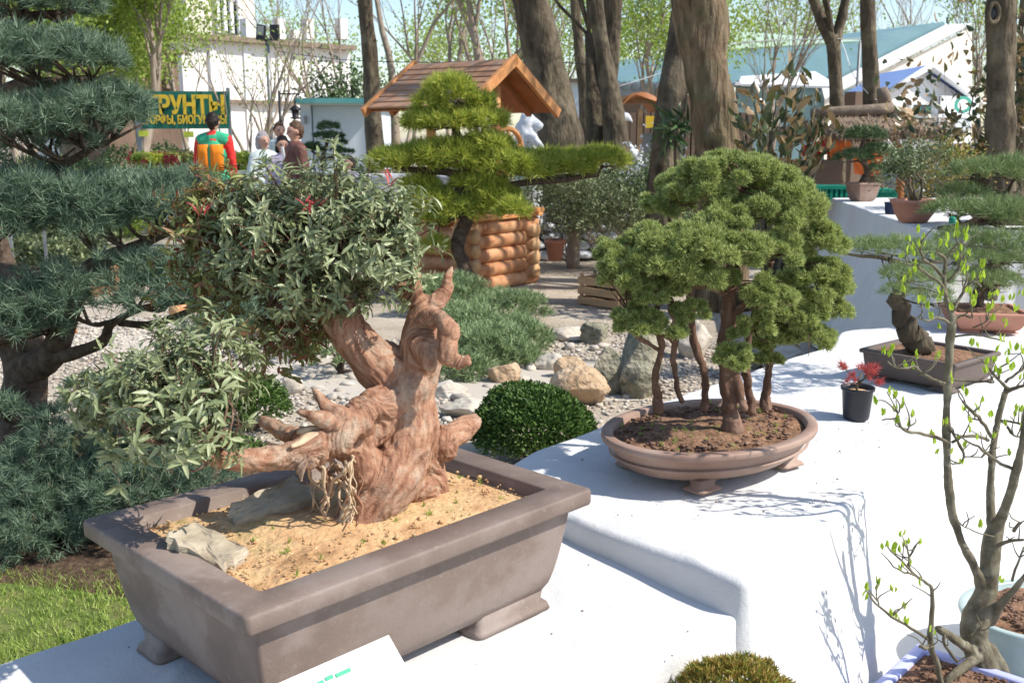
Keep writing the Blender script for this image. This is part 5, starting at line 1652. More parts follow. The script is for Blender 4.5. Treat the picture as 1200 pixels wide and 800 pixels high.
# ================================================================== park trees
def park_tree(label, trunk_sp, forks=(), top=6.5, crown_r=2.2, nleaf=3000, material='spring', bark='bark', seed=1, sub=5, name='park_tree', L=.07, W=.035, group=None, knot=None, kids=(2, 3), depth=4, ground_sp=None, bl=2.0, crown=True, rscale=1.0):
    b = P(*trunk_sp[-1][:3]); b = np.array([b[0], b[1], 0])
    t = thing(name, label, 'tree', b, group)
    lims = [trunk_sp] + list(forks)
    tips = []
    cw = MB(); tops = []
    for i, s in enumerate(lims):
        p, r = limb(s, 6); r = r * .9
        if i == 0:
            last = p[-1]
            foot = np.array([last[0] + (last[0] - p[-6][0]) * .4, last[1], -.05])
            p = np.vstack([p, (last + foot) / 2, foot]); r = np.concatenate([r, [r[-1] * 1.08, r[-1] * 1.35]])
        mb = MB(); mb.tube(p, r, 28 if r.max() > .12 else 14, wob=.16, seed=seed + i)
        # bark relief
        V = mb.v[0]; ax_ = V.mean(0)
        nsd = 28 if r.max() > .12 else 14
        cen = np.repeat(p, nsd, 0); rad = unit(V - cen)
        V += rad * (np.repeat(r, nsd) * .05 * fbm(np.stack([rad[:, 0] * 4 + seed, rad[:, 1] * 4, V[:, 2] * 1.4], 1), 5, 3))[:, None]
        mb.build('trunk' if i == 0 else 'limb', M[bark], t)
        tops.append((p[0], unit(p[0] - p[3]), r[0]))
    if crown:
        for p, dr, r in tops:
            for k in range(sub):
                grow(cw, p + RNG.normal(size=3) * r * .2, unit(dr + rdir(1)[0] * .55), bl * RNG.uniform(.8, 1.2), r * .5, depth, tips, kids, .75, .18, 6)
        # lifts the trunk above the frame
        cw.build('branches', M[bark], t, kind='stuff')
        if nleaf:
            per = max(1, int(nleaf / max(1, len(tips)))) 
            fo = MB(); tip_leaves(fo, tips, per, L, W, .16, .1); fo.build('foliage', M[material], t, kind='stuff')
    return t


park_tree('dark leaning tree trunk rising behind the gable end of the wishing well',
          [(590, -120, 13.6, 20), (604, -60, 13.7, 20), (622, 0, 13.8, 21), (633, 50, 13.9, 24), (641, 100, 14, 26), (652, 150, 14, 30), (660, 200, 14, 34), (664, 250, 14, 38)], seed=2, material='spring', nleaf=900, sub=3)
park_tree('twin-stemmed trunk with a smooth front stem in the middle of the picture',
          [(690, -120, 15.2, 9), (698, 0, 15, 9.5), (706, 60, 15, 10), (715, 110, 15, 13), (722, 160, 15, 17), (724, 230, 15, 22)],
          forks=[[(722, -100, 15.5, 11), (719, 0, 15.5, 11.5), (716, 60, 15.5, 11), (712, 120, 15.4, 11), (712, 190, 15.3, 13)],
                 [(690, 40, 15.6, 5), (694, 90, 15.5, 9), (700, 140, 15.4, 16), (706, 200, 15.3, 20)]], seed=5, nleaf=2600)
park_tree('massive furrowed tree trunk behind the oval pot junipers',
          [(785, -130, 9.6, 28), (802, -60, 9.6, 30), (816, 0, 9.6, 33), (823, 50, 9.6, 30), (830, 100, 9.6, 28), (837, 150, 9.6, 28), (842, 200, 9.6, 30), (846, 300, 9.6, 34)],
          bark='bark_big', seed=9, nleaf=350, sub=2)
park_tree('dark shaded trunk just left of the massive furrowed trunk',
          [(812, -80, 11.5, 16), (803, 0, 11.4, 16), (796, 60, 11.3, 17), (788, 110, 11.2, 18), (782, 160, 11.2, 19), (778, 230, 11.2, 22)], bark='bark', seed=12, nleaf=1500)
park_tree('tall plain tree trunk rising behind the left end of the well roof',
          [(418, -100, 18, 9), (427, 0, 18, 9), (433, 60, 18, 10), (436, 110, 18, 10.5), (439, 160, 18, 11), (441, 210, 18, 12)], seed=15, nleaf=1800)
park_tree('slender trunk seen between the leaning trunk and the twin stems',
          [(670, -80, 21, 6), (674, 0, 21, 6), (678, 50, 21, 6.5), (684, 110, 21, 7), (686, 190, 21, 8)], seed=18, nleaf=900)
park_tree('forked tree trunk behind the magnolia leaves',
          [(974, 42, 17, 9), (977, 60, 17, 8), (979, 90, 17, 8), (981, 125, 17, 9), (982, 200, 17, 9)],
          forks=[[(935, -60, 17, 5), (950, -10, 17, 6), (962, 22, 17, 7), (974, 48, 17, 8)], [(996, -70, 17, 4), (992, -10, 17, 5), (986, 22, 17, 6), (979, 48, 17, 7)]], seed=21, nleaf=600, sub=2)
park_tree('straight mossy-brown trunk behind the thatched roof',
          [(1016, -120, 16, 9), (1017, 0, 16, 9), (1019, 60, 16, 9.5), (1021, 110, 16, 10.5), (1024, 200, 16, 12)], seed=24, nleaf=700, sub=2)
t8 = park_tree('grey trunk with a round knot hole at the right edge',
               [(1174, -120, 10, 15), (1175, -40, 10, 16), (1174, 0, 10, 18), (1173, 40, 10, 17), (1173, 100, 10, 17), (1172, 160, 10, 18), (1172, 220, 10, 20)], seed=27, nleaf=2200)
kp = P(1164, 16, 9.84)
k = MB(); a_ = np.linspace(0, 2 * math.pi, 19)
k.tube([kp + np.array([math.cos(t) * .058, -.005 + .02 * math.cos(t), math.sin(t) * .085]) for t in a_], .022, 8, cap=False); kn = k.build('knot', M['bark'], t8)
MB().ball(kp + [0, .03, 0], (.05, .03, .075), 12, 8).build('hollow', M['black'], kn)
park_tree('thin brownish trunk at the far right edge behind the knot-hole trunk', [(1206, -60, 12, 6), (1200, 20, 12, 6), (1197, 80, 12, 6), (1196, 200, 12, 7)], seed=29, nleaf=600, sub=3, material='dark_leaf')

# ------------------------------------------------------------ bare and budding trees farther back
def far_tree(label, u, v, Y, h, r0, stems=1, nleaf=0, material='spring', bark='bark_pale', depth=4, spread=.6, L=.12, W=.07, lean=0, first=.34, name='budding_tree', kids=(2, 4)):
    b = P(u, v, Y); b[2] = 0
    t = thing(name, label, 'tree', b)
    w = MB(); tips = []
    for i in range(stems):
        d_ = unit(np.array([lean + (RNG.normal() * .16 if stems > 1 else 0), RNG.normal() * .2, 1.0]))
        grow(w, b + [RNG.normal() * .03, 0, 0], d_, h * first, r0, depth, tips, kids, spread, .22, 6, .08, .72)
    w.build('branches', M[bark], t)
    if nleaf:
        per = max(1, int(nleaf / len(tips)))
        fo = MB(); tip_leaves(fo, tips, per, L, W, .3, 0); fo.build('foliage', M[material], t, kind='stuff')
    return t


far_tree('many-stemmed budding tree in front of the white building left of the kiosk', 308, 205, 20.6, 4.6, .06, 4, 500, 'spring', depth=3, L=.07, W=.04, bark='bark_pale')
far_tree('bright green leafing tree above the green banner', 150, 200, 24, 6.6, .17, 1, 12000, 'spring', depth=4, L=.10, W=.06, lean=.05)
far_tree('second leafing tree left of the banner behind the pine', 90, 200, 27, 7.5, .16, 1, 10000, 'spring', depth=4, L=.10, W=.06)
far_tree('dense young leafing tree directly above the banner', 185, 200, 27, 6.0, .09, 2, 11000, 'spring', depth=4, L=.10, W=.06)
far_tree('leafing tree at the far left beyond the railing', 30, 200, 22, 6.0, .1, 2, 10000, 'spring', depth=4, L=.10, W=.06)
far_tree('sparse leafing tree in front of the tower of the white building', 228, 200, 30, 8, .08, 1, 3500, 'spring', depth=4, L=.12, W=.07)
far_tree('large bare tree with spreading pale branches behind the well roof', 467, 200, 28, 9.5, .19, 1, 500, 'spring', depth=5, spread=.75, L=.08, W=.05)
far_tree('bare fine-twigged tree right of the white building', 402, 200, 32, 9, .09, 1, 0, depth=5, spread=.6)
far_tree('pale bare tree between the kiosk and the plain trunk', 380, 200, 26, 7, .06, 1, 0, depth=5, spread=.6)
far_tree('bare tree with a few green shoots above the well ridge', 540, 200, 30, 8.5, .14, 2, 900, 'spring', depth=5, spread=.7, L=.10, W=.06)
far_tree('low-hanging leafy tree between the twin stems and the dark trunk', 740, 200, 26, 6.3, .12, 2, 5500, 'spring', depth=4, L=.10, W=.06)
far_tree('leafing tree seen between the leaning trunk and the slender trunk', 655, 200, 30, 8, .14, 2, 5000, 'spring', depth=4, L=.10, W=.06)
far_tree('airy tree in front of the teal roof right of the massive trunk', 895, 200, 30, 7.5, .10, 2, 900, 'spring', depth=5, L=.12, W=.07)
far_tree('bare treetop rising behind the right end of the teal roof', 1060, 200, 60, 12, .16, 2, 0, depth=5)
far_tree('faint bare tree at the far right behind the cream gable', 1150, 200, 55, 11, .16, 2, 2500, 'spring', depth=5, L=.2, W=.12)
far_tree('leafy branch tree whose twigs hang over the well roof', 575, 200, 16, 7.0, .14, 1, 4500, 'spring', depth=4, L=.07, W=.045, lean=.05)
far_tree('dark conifer-like evergreen behind the kiosk roof', 420, 200, 27, 3.2, .1, 2, 2600, 'dark_leaf', depth=4, L=.12, W=.06, bark='bark')
# tree lines on the horizon
for lab_, x0, x1, Y, h, cnt_ in (('hazy line of budding trees beyond the white building', -60, -5, 75, 9, 26), ('budding trees filling the gap behind the middle trunks', -5, 22, 70, 9, 18), ('budding trees far behind the teal-roofed hall', 22, 75, 95, 11, 24)):
    w = MB(); fo = MB()
    for i in range(cnt_):
        tips = []
        b = np.array([x0 + (x1 - x0) * (i + RNG.uniform()) / cnt_, Y + RNG.uniform(-5, 5), 0])
        grow(w, b, np.array([0, 0, 1.]), h * .36 * RNG.uniform(.8, 1.2), .18, 4, tips, (2, 3), .6, .2, 4, .08, .72)
        tip_leaves(fo, tips, 9, .22, .13, .7, 0)
    o = w.build('tree_line', M['bark_pale']); tag(o, lab_, 'tree line'); o['kind'] = 'stuff'
    o2 = fo.build('foliage', M['spring'], o, kind='stuff')

# ================================================================== buildings
TURN = (0, 0)


def quadslab(mb, pts, t=.12):
    pts = [np.asarray(p, float) for p in pts]
    n = unit(np.cross(pts[1] - pts[0], pts[2] - pts[0]))
    if n[2] < 0: n = -n
    return mb.hexa([p + n * t for p in pts], pts)


def pbox(mb, u0, u1, v0, v1, Y, dep, zmin=None):
    um, sl = TURN
    Ya = Y + sl * (u0 - um); Yb = Y + sl * (u1 - um)
    a = P(u0, v0, Ya); b = P(u1, v1, Yb)
    z1 = P((u0 + u1) / 2, v0, (Ya + Yb) / 2)[2]; z0 = P((u0 + u1) / 2, v1, (Ya + Yb) / 2)[2] if zmin is None else zmin
    w = b - a; w[2] = 0; n_ = unit(np.array([-w[1], w[0], 0])) * dep
    bot = [np.array([q[0], q[1], z0]) for q in (a, b, b + n_, a + n_)]
    top = [np.array([q[0], q[1], z1]) for q in (a, b, b + n_, a + n_)]
    return mb.hexa(top, bot)


def pt(name, mt, parent, *boxes, **kw):
    k = MB()
    for bx_ in boxes:
        pbox(k, *bx_)
    return k.build(name, M[mt], parent, smooth=False, **kw)


# white classical building, turned a little so that its front catches the sun
TURN = (315, .028)
wb_ = thing('white_building', 'long white building with cornice and roof parapet behind the bare trees at left', 'building', P(315, 200, 42) * [1, 1, 0])
pt('wall', 'wall_white', wb_, (212, 414, 52, 200, 42, 14, 0.0))
pt('cornice', 'thatch_log', wb_, (208, 418, 46, 52, 41.6, 14.6))
for u in (221, 292, 330, 363, 403):
    pt('parapet_post', 'wall_white', wb_, (u - 4, u + 5, 22 if u != 348 else 36, 46, 41.8, .4))
pt('parapet_post', 'wall_white', wb_, (344, 354, 36, 46, 41.8, .4))
for v in (27, 36):
    pt('railing', 'grey', wb_, (292, 403, v, v + 1.2, 42, .05))
tw_ = pt('tower', 'wall_cream', wb_, (214, 300, -60, 46, 46, 8))
pt('window', 'glass', wb_, (256, 281, -30, 40, 45.9, .2))
for u in (256, 264, 272, 281):
    pt('mullion', 'trim', wb_, (u - .6, u + .6, -30, 40, 45.8, .2))
for v in (0, 14, 28):
    pt('mullion', 'trim', wb_, (256, 281, v, v + 1, 45.78, .2))
for u in (255, 295, 335, 375):
    w = pt('pilaster', 'trim', wb_, (u - 2, u + 2, 54, 200, 41.8, .3, 0.0))
pt('lower_cornice', 'thatch_log', wb_, (268, 352, 118, 122, 41.5, .6)); 
for u in (276, 325):
    wdo = pt('window', 'glass', wb_, (u, u + 14, 132, 170, 41.9, .2))
    pt('frame', 'trim', wdo, (u + 6, u + 8, 132, 170, 41.8, .1))
bb = thing('brown_building', 'dark brown building behind the leafing tree above the banner', 'building', P(185, 200, 40) * [1, 1, 0])
pt('wall', 'wall_brown', bb, (120, 216, 60, 200, 39, 2.5, 0.0)); pt('roof_edge', 'thatch_log', bb, (118, 218, 56, 60, 38.9, 2.7))
for u in (165, 182, 199): pt('panel', 'thatch_log', bb, (u - 5, u + 6, 80, 104, 38.9, .2))
TURN = (0, 0)
# kiosk
ki = thing('white_kiosk', 'white kiosk with a flat turquoise roof edge behind the small dark pine', 'kiosk', P(392, 200, 22) * [1, 1, 0])
pt('wall', 'wall_bluewhite', ki, (366, 440, 121, 200, 22, 3, 0.0)); pt('pilaster', 'wall_bluewhite', ki, (351, 366, 121, 200, 21.85, 3, 0.0))
pt('roof', 'teal_trim', ki, (346, 446, 115, 121, 21.6, 3.6)); pt('fascia', 'trim', ki, (348, 445, 120.5, 123, 21.75, .1))
pt('lamp', 'grey', ki, (356, 359, 136, 145, 21.7, .15))
# lantern
ln = thing('lantern', 'small black lantern hanging beside the kiosk corner', 'lamp', P(346, 136, 19))
c = P(346, 130, 19)
MB().loft([oval(r, r, z, 12) + c for r, z in ((.02, .1), (.05, .08), (.11, .03), (.11, .02), (.07, .0), (.06, -.11), (.10, -.12), (.10, -.14), (.02, -.15))]).build('body', M['black'], ln)
k = MB(); k.tube([c + [0, 0, .1], c + [0, 0, .25], c + [.1, 0, .3]], .012, 6); k.tube([c + [-.28, 0, .3], c + [.1, 0, .3]], .015, 6); k.tube([c + [-.28, 0, .35], [c[0] - .28, c[1], 0]], .025, 8); k.build('bracket', M['black'], ln)
# white box building behind the well right
wh_ = thing('white_shed', 'pale grey-white shed wall between the leaning trunk and twin stems', 'building', P(675, 200, 26) * [1, 1, 0])
pt('wall', 'wall_bluewhite', wh_, (655, 686, 96, 200, 26, 3, 0.0)); pt('roof', 'thatch_log', wh_, (652, 690, 92, 96, 25.8, 3.3))

# teal-roofed hall
ha = thing('teal_roof_hall', 'large hall with a broad sloping teal metal roof and cream gable at right', 'building', P(1050, 200, 46) * [1, 1, 0])
A_ = P(1107, 30, 46); B_ = P(728, 74, 66); C_ = P(700, 100, 44); D_ = P(962, 104, 43)
k = MB(); quadslab(k, [A_, B_, C_, D_], .15); k.build('roof', M['teal'], ha, smooth=False)
for i in range(1, 40):
    t_ = i / 40
    k = MB(); a = A_ + (B_ - A_) * t_; b = D_ + (C_ - D_) * t_
    k.tube([a + [0, 0, .17], b + [0, 0, .17]], .05, 4); k.build('seam', M['teal'], ha)
E_ = P(1138, 30, 45.9); F_2 = P(965, 112, 42.8)
k = MB(); quadslab(k, [A_ + [0, -.1, -.05], E_, P(966, 118, 42.7), D_ + [0, -.1, -.05]], .1); k.build('verge', M['trim'], ha, smooth=False)
wp = [P(1137, 33, 46.2), P(966, 117, 43), P(966, 200, 43) * [1, 1, 0], P(1137, 200, 46.2) * [1, 1, 0]]
k = MB(); k.hexa(wp, [p + np.array([.6, 1.2, 0]) for p in wp]); k.build('gable_wall', M['wall_cream'], ha, smooth=False)
pt('front_wall', 'wall_cream', ha, (866, 966, 93, 120, 43.4, .6)); pt('front_fascia', 'trim', ha, (862, 968, 96, 100, 43.0, .4))
pt('lower_wall', 'tile', ha, (866, 1000, 104, 200, 43.2, .6, 0.0)); 
for i in range(8):
    t_ = i / 7
    a = P(868 + 10 * i, 88, 41.6); b = P(884 + 10 * i, 99, 39.5)
k = MB(); quadslab(k, [P(868, 92, 42.5), P(955, 86, 42.5), P(985, 104, 38), P(868, 101, 38)], .08); k.build('awning', M['trim'], ha, smooth=False)
pt('clerestory', 'grey', ha, (722, 800, 97, 112, 43, 2)); 
for u in (730, 741, 752, 763, 774, 785):
    pt('window', 'glass', ha, (u, u + 6, 99, 105, 42.9, .1))
pt('side_wall', 'wall_brown', ha, (700, 866, 112, 200, 43.5, .6, 0.0))
gc = thing('green_canopy', 'pale green translucent canopy sagging in front of the teal roof', 'canopy', P(890, 60, 36))
k = MB(); rows_ = []
us = np.linspace(852, 1008, 14)
top_ = [P(u, 34 + 13 * ((u - 852) / 156) ** .7, 34) for u in us]; bot_ = [P(u, 58 - 10 * ((u - 852) / 156), 33) for u in us]
k.add(top_ + bot_ + [p + [0, .1, -.05] for p in top_] + [p + [0, .1, -.05] for p in bot_],
      [[i, i + 1, 14 + i + 1, 14 + i] for i in range(13)], [[28 + i, 42 + i, 42 + i + 1, 28 + i + 1] for i in range(13)])
M['canopy'] = mat('pale_green_film', [(.50, .66, .50), (.62, .76, .66)], 2, .6, .1, trans=.3)
k.build('film', M['canopy'], gc)
k = MB()
for i in (0, 13):
    k2 = MB(); k2.tube([top_[i], top_[i] * [1, 1, 0]], .05, 6); k2.build('pole', M['grey'], gc)

# blue-roofed white house
bh = thing('blue_roof_house', 'white gabled house with a bright blue roof and lettered fascia at right', 'building', P(1090, 200, 30) * [1, 1, 0])
TURN = (1083, .02)
pk = P(1083, 82, 30); el = P(1043, 106, 29.2); er = P(1140, 122, 31.14)
back = np.array([.1, 4, 0])
gw = [pk, el, el * [1, 1, 0], er * [1, 1, 0], er]
k = MB(); k.hexa(gw, [p + back for p in gw]); k.build('wall', M['wall_white'], bh, smooth=False)
for a, b in ((pk, el), (pk, er)):
    e = b + (b - a) * .12
    a2, e2 = a + [0, -.4, .06], e + [0, -.4, .06]
    if True:
        k = MB(); quadslab(k, [a2, e2, e2 + back * 1.1, a2 + back * 1.1], .06); k.build('roof', M['blue_roof'], bh, smooth=False)
    k = MB(); k.tube([a2 + [0, -.03, 0], e2 + [0, -.03, 0]], .09, 4); k.build('verge', M['trim'], bh)
pt('side_wall', 'wall_brown', bh, (1003, 1043, 108, 200, 30.6, .4, 0.0))
w1_ = pt('window', 'glass', bh, (1069, 1096, 123, 140, 29.9, .15)); pt('frame', 'trim', w1_, (1067, 1098, 121, 123, 29.85, .12)); pt('frame', 'trim', w1_, (1067, 1098, 140, 142, 29.84, .12)); pt('frame', 'trim', w1_, (1067, 1069, 121, 142, 29.83, .12)); pt('frame', 'trim', w1_, (1096, 1098, 121, 142, 29.82, .12))
w2_ = pt('window', 'glass', bh, (1080, 1096, 146, 166, 29.9, .15)); pt('frame', 'trim', w2_, (1087, 1089, 146, 166, 29.8, .12))
pt('fascia', 'trim', bh, (1103, 1146, 113, 134, 29.0, .3)); pt('porch_roof', 'trim', bh, (1100, 1148, 134, 138, 28.6, 1.4)); pt('shutter', 'wall_bluewhite', bh, (1118, 1138, 140, 152, 29.85, .1)); 
M['sign_green'] = mat('green_letter', [(.12, .58, .42), (.16, .64, .48)], 3, .5, 0)


def text(s, loc, size, mt, parent, rx=math.pi / 2, rz=0.0, ext=.01, name='lettering', sx=1.0, bold=.0, al='LEFT'):
    cu = bpy.data.curves.new(name, 'FONT'); cu.body = s; cu.size = size; cu.extrude = ext; cu.offset = bold; cu.align_x = al
    cu.materials.append(M[mt])
    tmp_ = bpy.data.objects.new(name, cu); COL.objects.link(tmp_)
    me = bpy.data.meshes.new_from_object(tmp_.evaluated_get(bpy.context.evaluated_depsgraph_get())); bpy.data.objects.remove(tmp_)
    o = bpy.data.objects.new(name, me); COL.objects.link(o)
    o.parent = parent; o.location = np.array(loc) - np.array(parent.location); o.rotation_euler = (rx, 0, rz); o.scale = (sx, 1, 1)
    return o


text('O', P(1117, 132, 28.95), .62, 'sign_green', bh, bold=.015)
text('о', P(1070, 133, 29.8), .34, 'sign_green', bh, bold=.02); text('О', P(1084, 136, 29.8), .42, 'sign_green', bh, bold=.02)
TURN = (0, 0)
pp_ = P(1095, 200, 29.0)
k = MB(); k.tube([pp_ * [1, 1, 0], [pp_[0], pp_[1], P(1095, 113, 29)[2]]], .04, 6); k.build('downpipe', M['grey'], bh)

# thatched hut
hu = thing('thatched_hut', 'small open hut with a shaggy thatched roof and ridge log', 'hut', P(1015, 210, 15) * [1, 1, 0])
Yh = 15
rr = []
for i, u in enumerate(np.linspace(945, 1066, 12)):
    pr_ = []
    dy0 = 1.2; e = abs(i - 5.5) / 5.5
    for a in np.linspace(0, math.pi, 13):
        ww = dy0 * (1 - .15 * e ** 3)
        top = 137 + 8 * e ** 3
        z = P(u, 163, Yh)[2] + (P(u, top, Yh)[2] - P(u, 163, Yh)[2]) * math.sin(a) ** .7
        pr_.append([P(u, 150, Yh)[0] + (.10 if i > 9 else 0) * math.cos(a), Yh + .0 - math.cos(a) * ww, z])
    for a in np.linspace(math.pi, 0, 7)[1:-1]:
        pr_.append([P(u, 150, Yh)[0], Yh - math.cos(a) * dy0 * .9, P(u, 163, Yh)[2] + .12 * math.sin(a)])
    rr.append(np.array(pr_))
k = MB(); k.loft(rr); k.build('thatch', M['thatch'], hu)
fo = MB()
for r_ in rr[:-1]:
    pass
nst = 5200
ri = RNG.integers(0, 12, nst); ai = RNG.uniform(0, 12, nst)
C = np.array([rr[a][int(b)] + (rr[a][min(12, int(b) + 1)] - rr[a][int(b)]) * (b % 1) for a, b in zip(ri, ai)]); C[:, 0] += RNG.uniform(-.09, .09, nst)
D = np.stack([RNG.normal(size=nst) * .2, -np.cos(ai / 12 * math.pi), -np.full(nst, .8)], 1)
needles(fo, C, unit(D), 1, .16, .014, .25); fo.build('straw', M['thatch'], hu, kind='stuff')
k = MB(); a = P(950, 133, Yh); b = P(1046, 129, Yh - .2); k.tube(np.linspace(0, 1, 6)[:, None] * (b - a) + a, [.075, .08, .085, .085, .09, .1], 12, wob=.15); k.build('ridge_log', M['thatch_log'], hu)
k = MB(); a = P(1043, 133, Yh); b = P(1062, 136, Yh - .4); k.tube([a, b], .12, 12, wob=.1); k.build('ridge_log', M['stone_tan'], hu)
k = MB(); a = P(1033, 103, Yh + .3); b = P(1038, 125, Yh + .3); k.tube([a, (a + b) / 2, b], [.07, .10, .09], 10, wob=.2); k.build('log_stub', M['thatch_log'], hu)
for sp in ([(1045, 160, 14.6, 4), (1052, 172, 14.5, 4), (1057, 188, 14.5, 4.5), (1054, 230, 14.5, 5)], [(975, 160, 14.6, 5), (974, 185, 14.6, 5), (974, 235, 14.6, 5)], [(1066, 160, 15.6, 2), (1066, 220, 15.6, 2)], [(958, 160, 15.6, 4), (958, 230, 15.6, 4)]):
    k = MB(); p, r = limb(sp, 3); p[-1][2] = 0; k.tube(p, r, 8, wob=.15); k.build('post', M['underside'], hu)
for nm, lab_, u, v, s_, mt in (('flag', 'red pennant cloth hanging leftmost under the thatched roof', 964, 170, .14, 'red_fabric'), ('flag', 'orange cloth hanging beside the hut post under the thatch', 985, 174, .15, 'orange_fabric'), ('flag', 'orange-red cloth low behind the square pot under the thatch', 1018, 190, .2, 'orange_fabric'), ('flag', 'small red cloth at the right post of the hut', 1042, 178, .08, 'red_fabric'), ('flag', 'red cloth among the magnolia stems left of the hut', 948, 176, .1, 'red_fabric')):
    a = P(u, v, 14.3 if nm else 0); k = MB(); us_ = np.linspace(-1, 1, 7)
    V_ = [a + np.array([x * s_, .04 * math.sin(x * 5 + z * 3), z * s_ * (1 - .25 * abs(x))]) for z in (.8, .2, -.5, -1) for x in us_]
    k.add(V_ + [p + [0, .012, 0] for p in V_], [[r * 7 + i, r * 7 + i + 1, r * 7 + 8 + i, r * 7 + 7 + i] for r in range(3) for i in range(6)], [[28 + r * 7 + i, 28 + r * 7 + 7 + i, 28 + r * 7 + 8 + i, 28 + r * 7 + i + 1] for r in range(3) for i in range(6)])
    tag(k.build('hanging_cloth', M[mt]), lab_, 'cloth')
tag(pt('wooden_counter', 'wall_brown', None, (938, 984, 188, 240, 14.0, .5, 0.0)), 'reddish wooden counter under the thatched hut', 'counter')
for lab_, u0, u1, v0, v1, Yc in (('green mesh crate left of the square pot on the ground behind the far bench', 950, 998, 218, 246, 12.2), ('green mesh crate right of the square pot', 1022, 1050, 222, 240, 12.6)):
    ge = thing('plastic_crate', lab_, 'crate', P((u0 + u1) / 2, v1, Yc))
    pt('rim', 'green_plastic', ge, (u0, u1, v0, v0 + 4, Yc, .4))
    for i in range(9):
        uu = u0 + (u1 - u0) * i / 8
        pt('slat', 'green_plastic', ge, (uu - 1, uu + 1, v0 + 4, v1, Yc + .01, .02))
    pt('rail', 'green_plastic', ge, (u0, u1, v1 - 3, v1, Yc, .03)); pt('panel', 'green_plastic', ge, (u0 + 1, u1 - 1, v0 + 4, v1, Yc + .06, .3))

# brown-roofed stall + yellow sign, white sculptures
st_ = thing('market_stall', 'small stall with a brown curved roof and an orange notice behind the twin trunks', 'stall', P(760, 200, 20) * [1, 1, 0])
k = MB(); a_ = np.linspace(0, math.pi, 9); x0_, x1_ = P(727, 130, 20)[0], P(775, 130, 20)[0]
rg_ = []
for yy in (20, 22):
    rg_.append(np.array([[x0_ + (x1_ - x0_) * (1 - math.cos(t)) / 2, yy, P(0, 128, 20)[2] + .32 * math.sin(t)] for t in a_] + [[x0_ + (x1_ - x0_) * (1 + math.cos(t)) / 2, yy, P(0, 130, 20)[2] + .24 * math.sin(t)] for t in a_]))
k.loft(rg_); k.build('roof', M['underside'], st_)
pt('beam', 'thatch_log', st_, (726, 800, 112, 116, 20.4, .3)); pt('beam', 'roof_plank', st_, (726, 800, 116, 122, 20.2, .3))
for u in (729, 750, 773, 792): pt('post', 'crate', st_, (u - 1.5, u + 1.5, 128, 200, 20.1, .12, 0.0))
pt('notice', 'yellow', st_, (757, 771, 136, 150, 20, .04)); pt('counter', 'grey', st_, (752, 800, 156, 200, 20.2, .5, 0.0))
tw2 = thing('brown_fence', 'brown board wall behind the market stall', 'wall', P(760, 200, 24) * [1, 1, 0])
for i in range(24):
    u = 690 + i * 8; pt('board', 'wall_brown', tw2, (u, u + 7.4, 132, 200, 24, .05, 0.0))


def sculpture(label, chains, mt='plaster', cat='sculpture', name='garden_sculpture'):
    b = P(*chains[0][-1][:3]); b[2] = 0
    t = thing(name, label, cat, b)
    lm = [limb(s, 4) for s in chains]
    sculpt(lm, .02, 3, .01, 0, smooth=3).build('body', M[mt], t)
    return t


sculpture('white plaster animal sculpture between the well wheel and the leaning trunk',
          [[(618, 140, 13.3, 9), (616, 155, 13.3, 13), (618, 180, 13.3, 14), (620, 210, 13.3, 15), (620, 262, 13.3, 16)], [(632, 148, 13.2, 5), (624, 145, 13.3, 8), (615, 142, 13.3, 7)], [(622, 158, 13.2, 6), (630, 168, 13.1, 4), (636, 178, 13.1, 4), (634, 190, 13.1, 3)]])
sculpture('white curved bird-like sculpture right of the twin trunks',
          [[(741, 143, 16.3, 1), (736, 138, 16.3, 4), (728, 137, 16.3, 7), (722, 148, 16.3, 8), (728, 165, 16.3, 7), (738, 176, 16.3, 6), (746, 190, 16.3, 8), (748, 240, 16.3, 10)]])

# banner
bn = thing('green_banner', 'green market banner with yellow Cyrillic lettering between posts at left', 'banner', P(218, 200, 20) * [1, 1, 0])
k = MB(); W_ = []
for v in np.linspace(107, 151, 6):
    for u in np.linspace(166, 269, 22):
        p = P(u, v, 20); p[1] += .04 * math.sin(u * .11 + v * .05); W_.append(p)
F1 = [[r * 22 + i, r * 22 + i + 1, r * 22 + 23 + i, r * 22 + 22 + i] for r in range(5) for i in range(21)]
k.add(W_ + [p + [0, .01, 0] for p in W_], F1, (np.array(F1) + 132)[:, ::-1]); k.build('sheet', M['banner'], bn)
text('ГРУНТЫ', P(173, 133, 19.9), .455, 'yellow', bn, sx=.80, bold=.018, ext=.006)
text('ТОРФЫ, БИОГУМУСЫ', P(170, 145, 19.9), .215, 'yellow', bn, sx=.68, bold=.006, ext=.006)
for u in (163, 270): pt('post', 'grey', bn, (u - .8, u + .8, 103, 200, 20.05, .06, 0.0))
k = MB(); k.tube([P(105, 95, 19.5), P(140, 103, 19.8), P(166, 107, 20)], .012, 4); k.build('rope', M['trim'], bn)
for i, (u, v) in enumerate(((168, 157), (221, 158), (281, 186))):
    cd = thing('price_card', ['yellow card on a stick under the left end of the banner', 'yellow card on a stick under the middle of the banner', 'yellow card low beside the multi-stemmed tree'][i], 'sign', P(u, 175, 18.5))
    pt('card', 'yellow_card', cd, (u - 6, u + 6, v - 4, v + 3, 18.5, .01)); pt('stick', 'black', cd, (u - .7, u + .7, v + 3, v + 22, 18.52, .02))
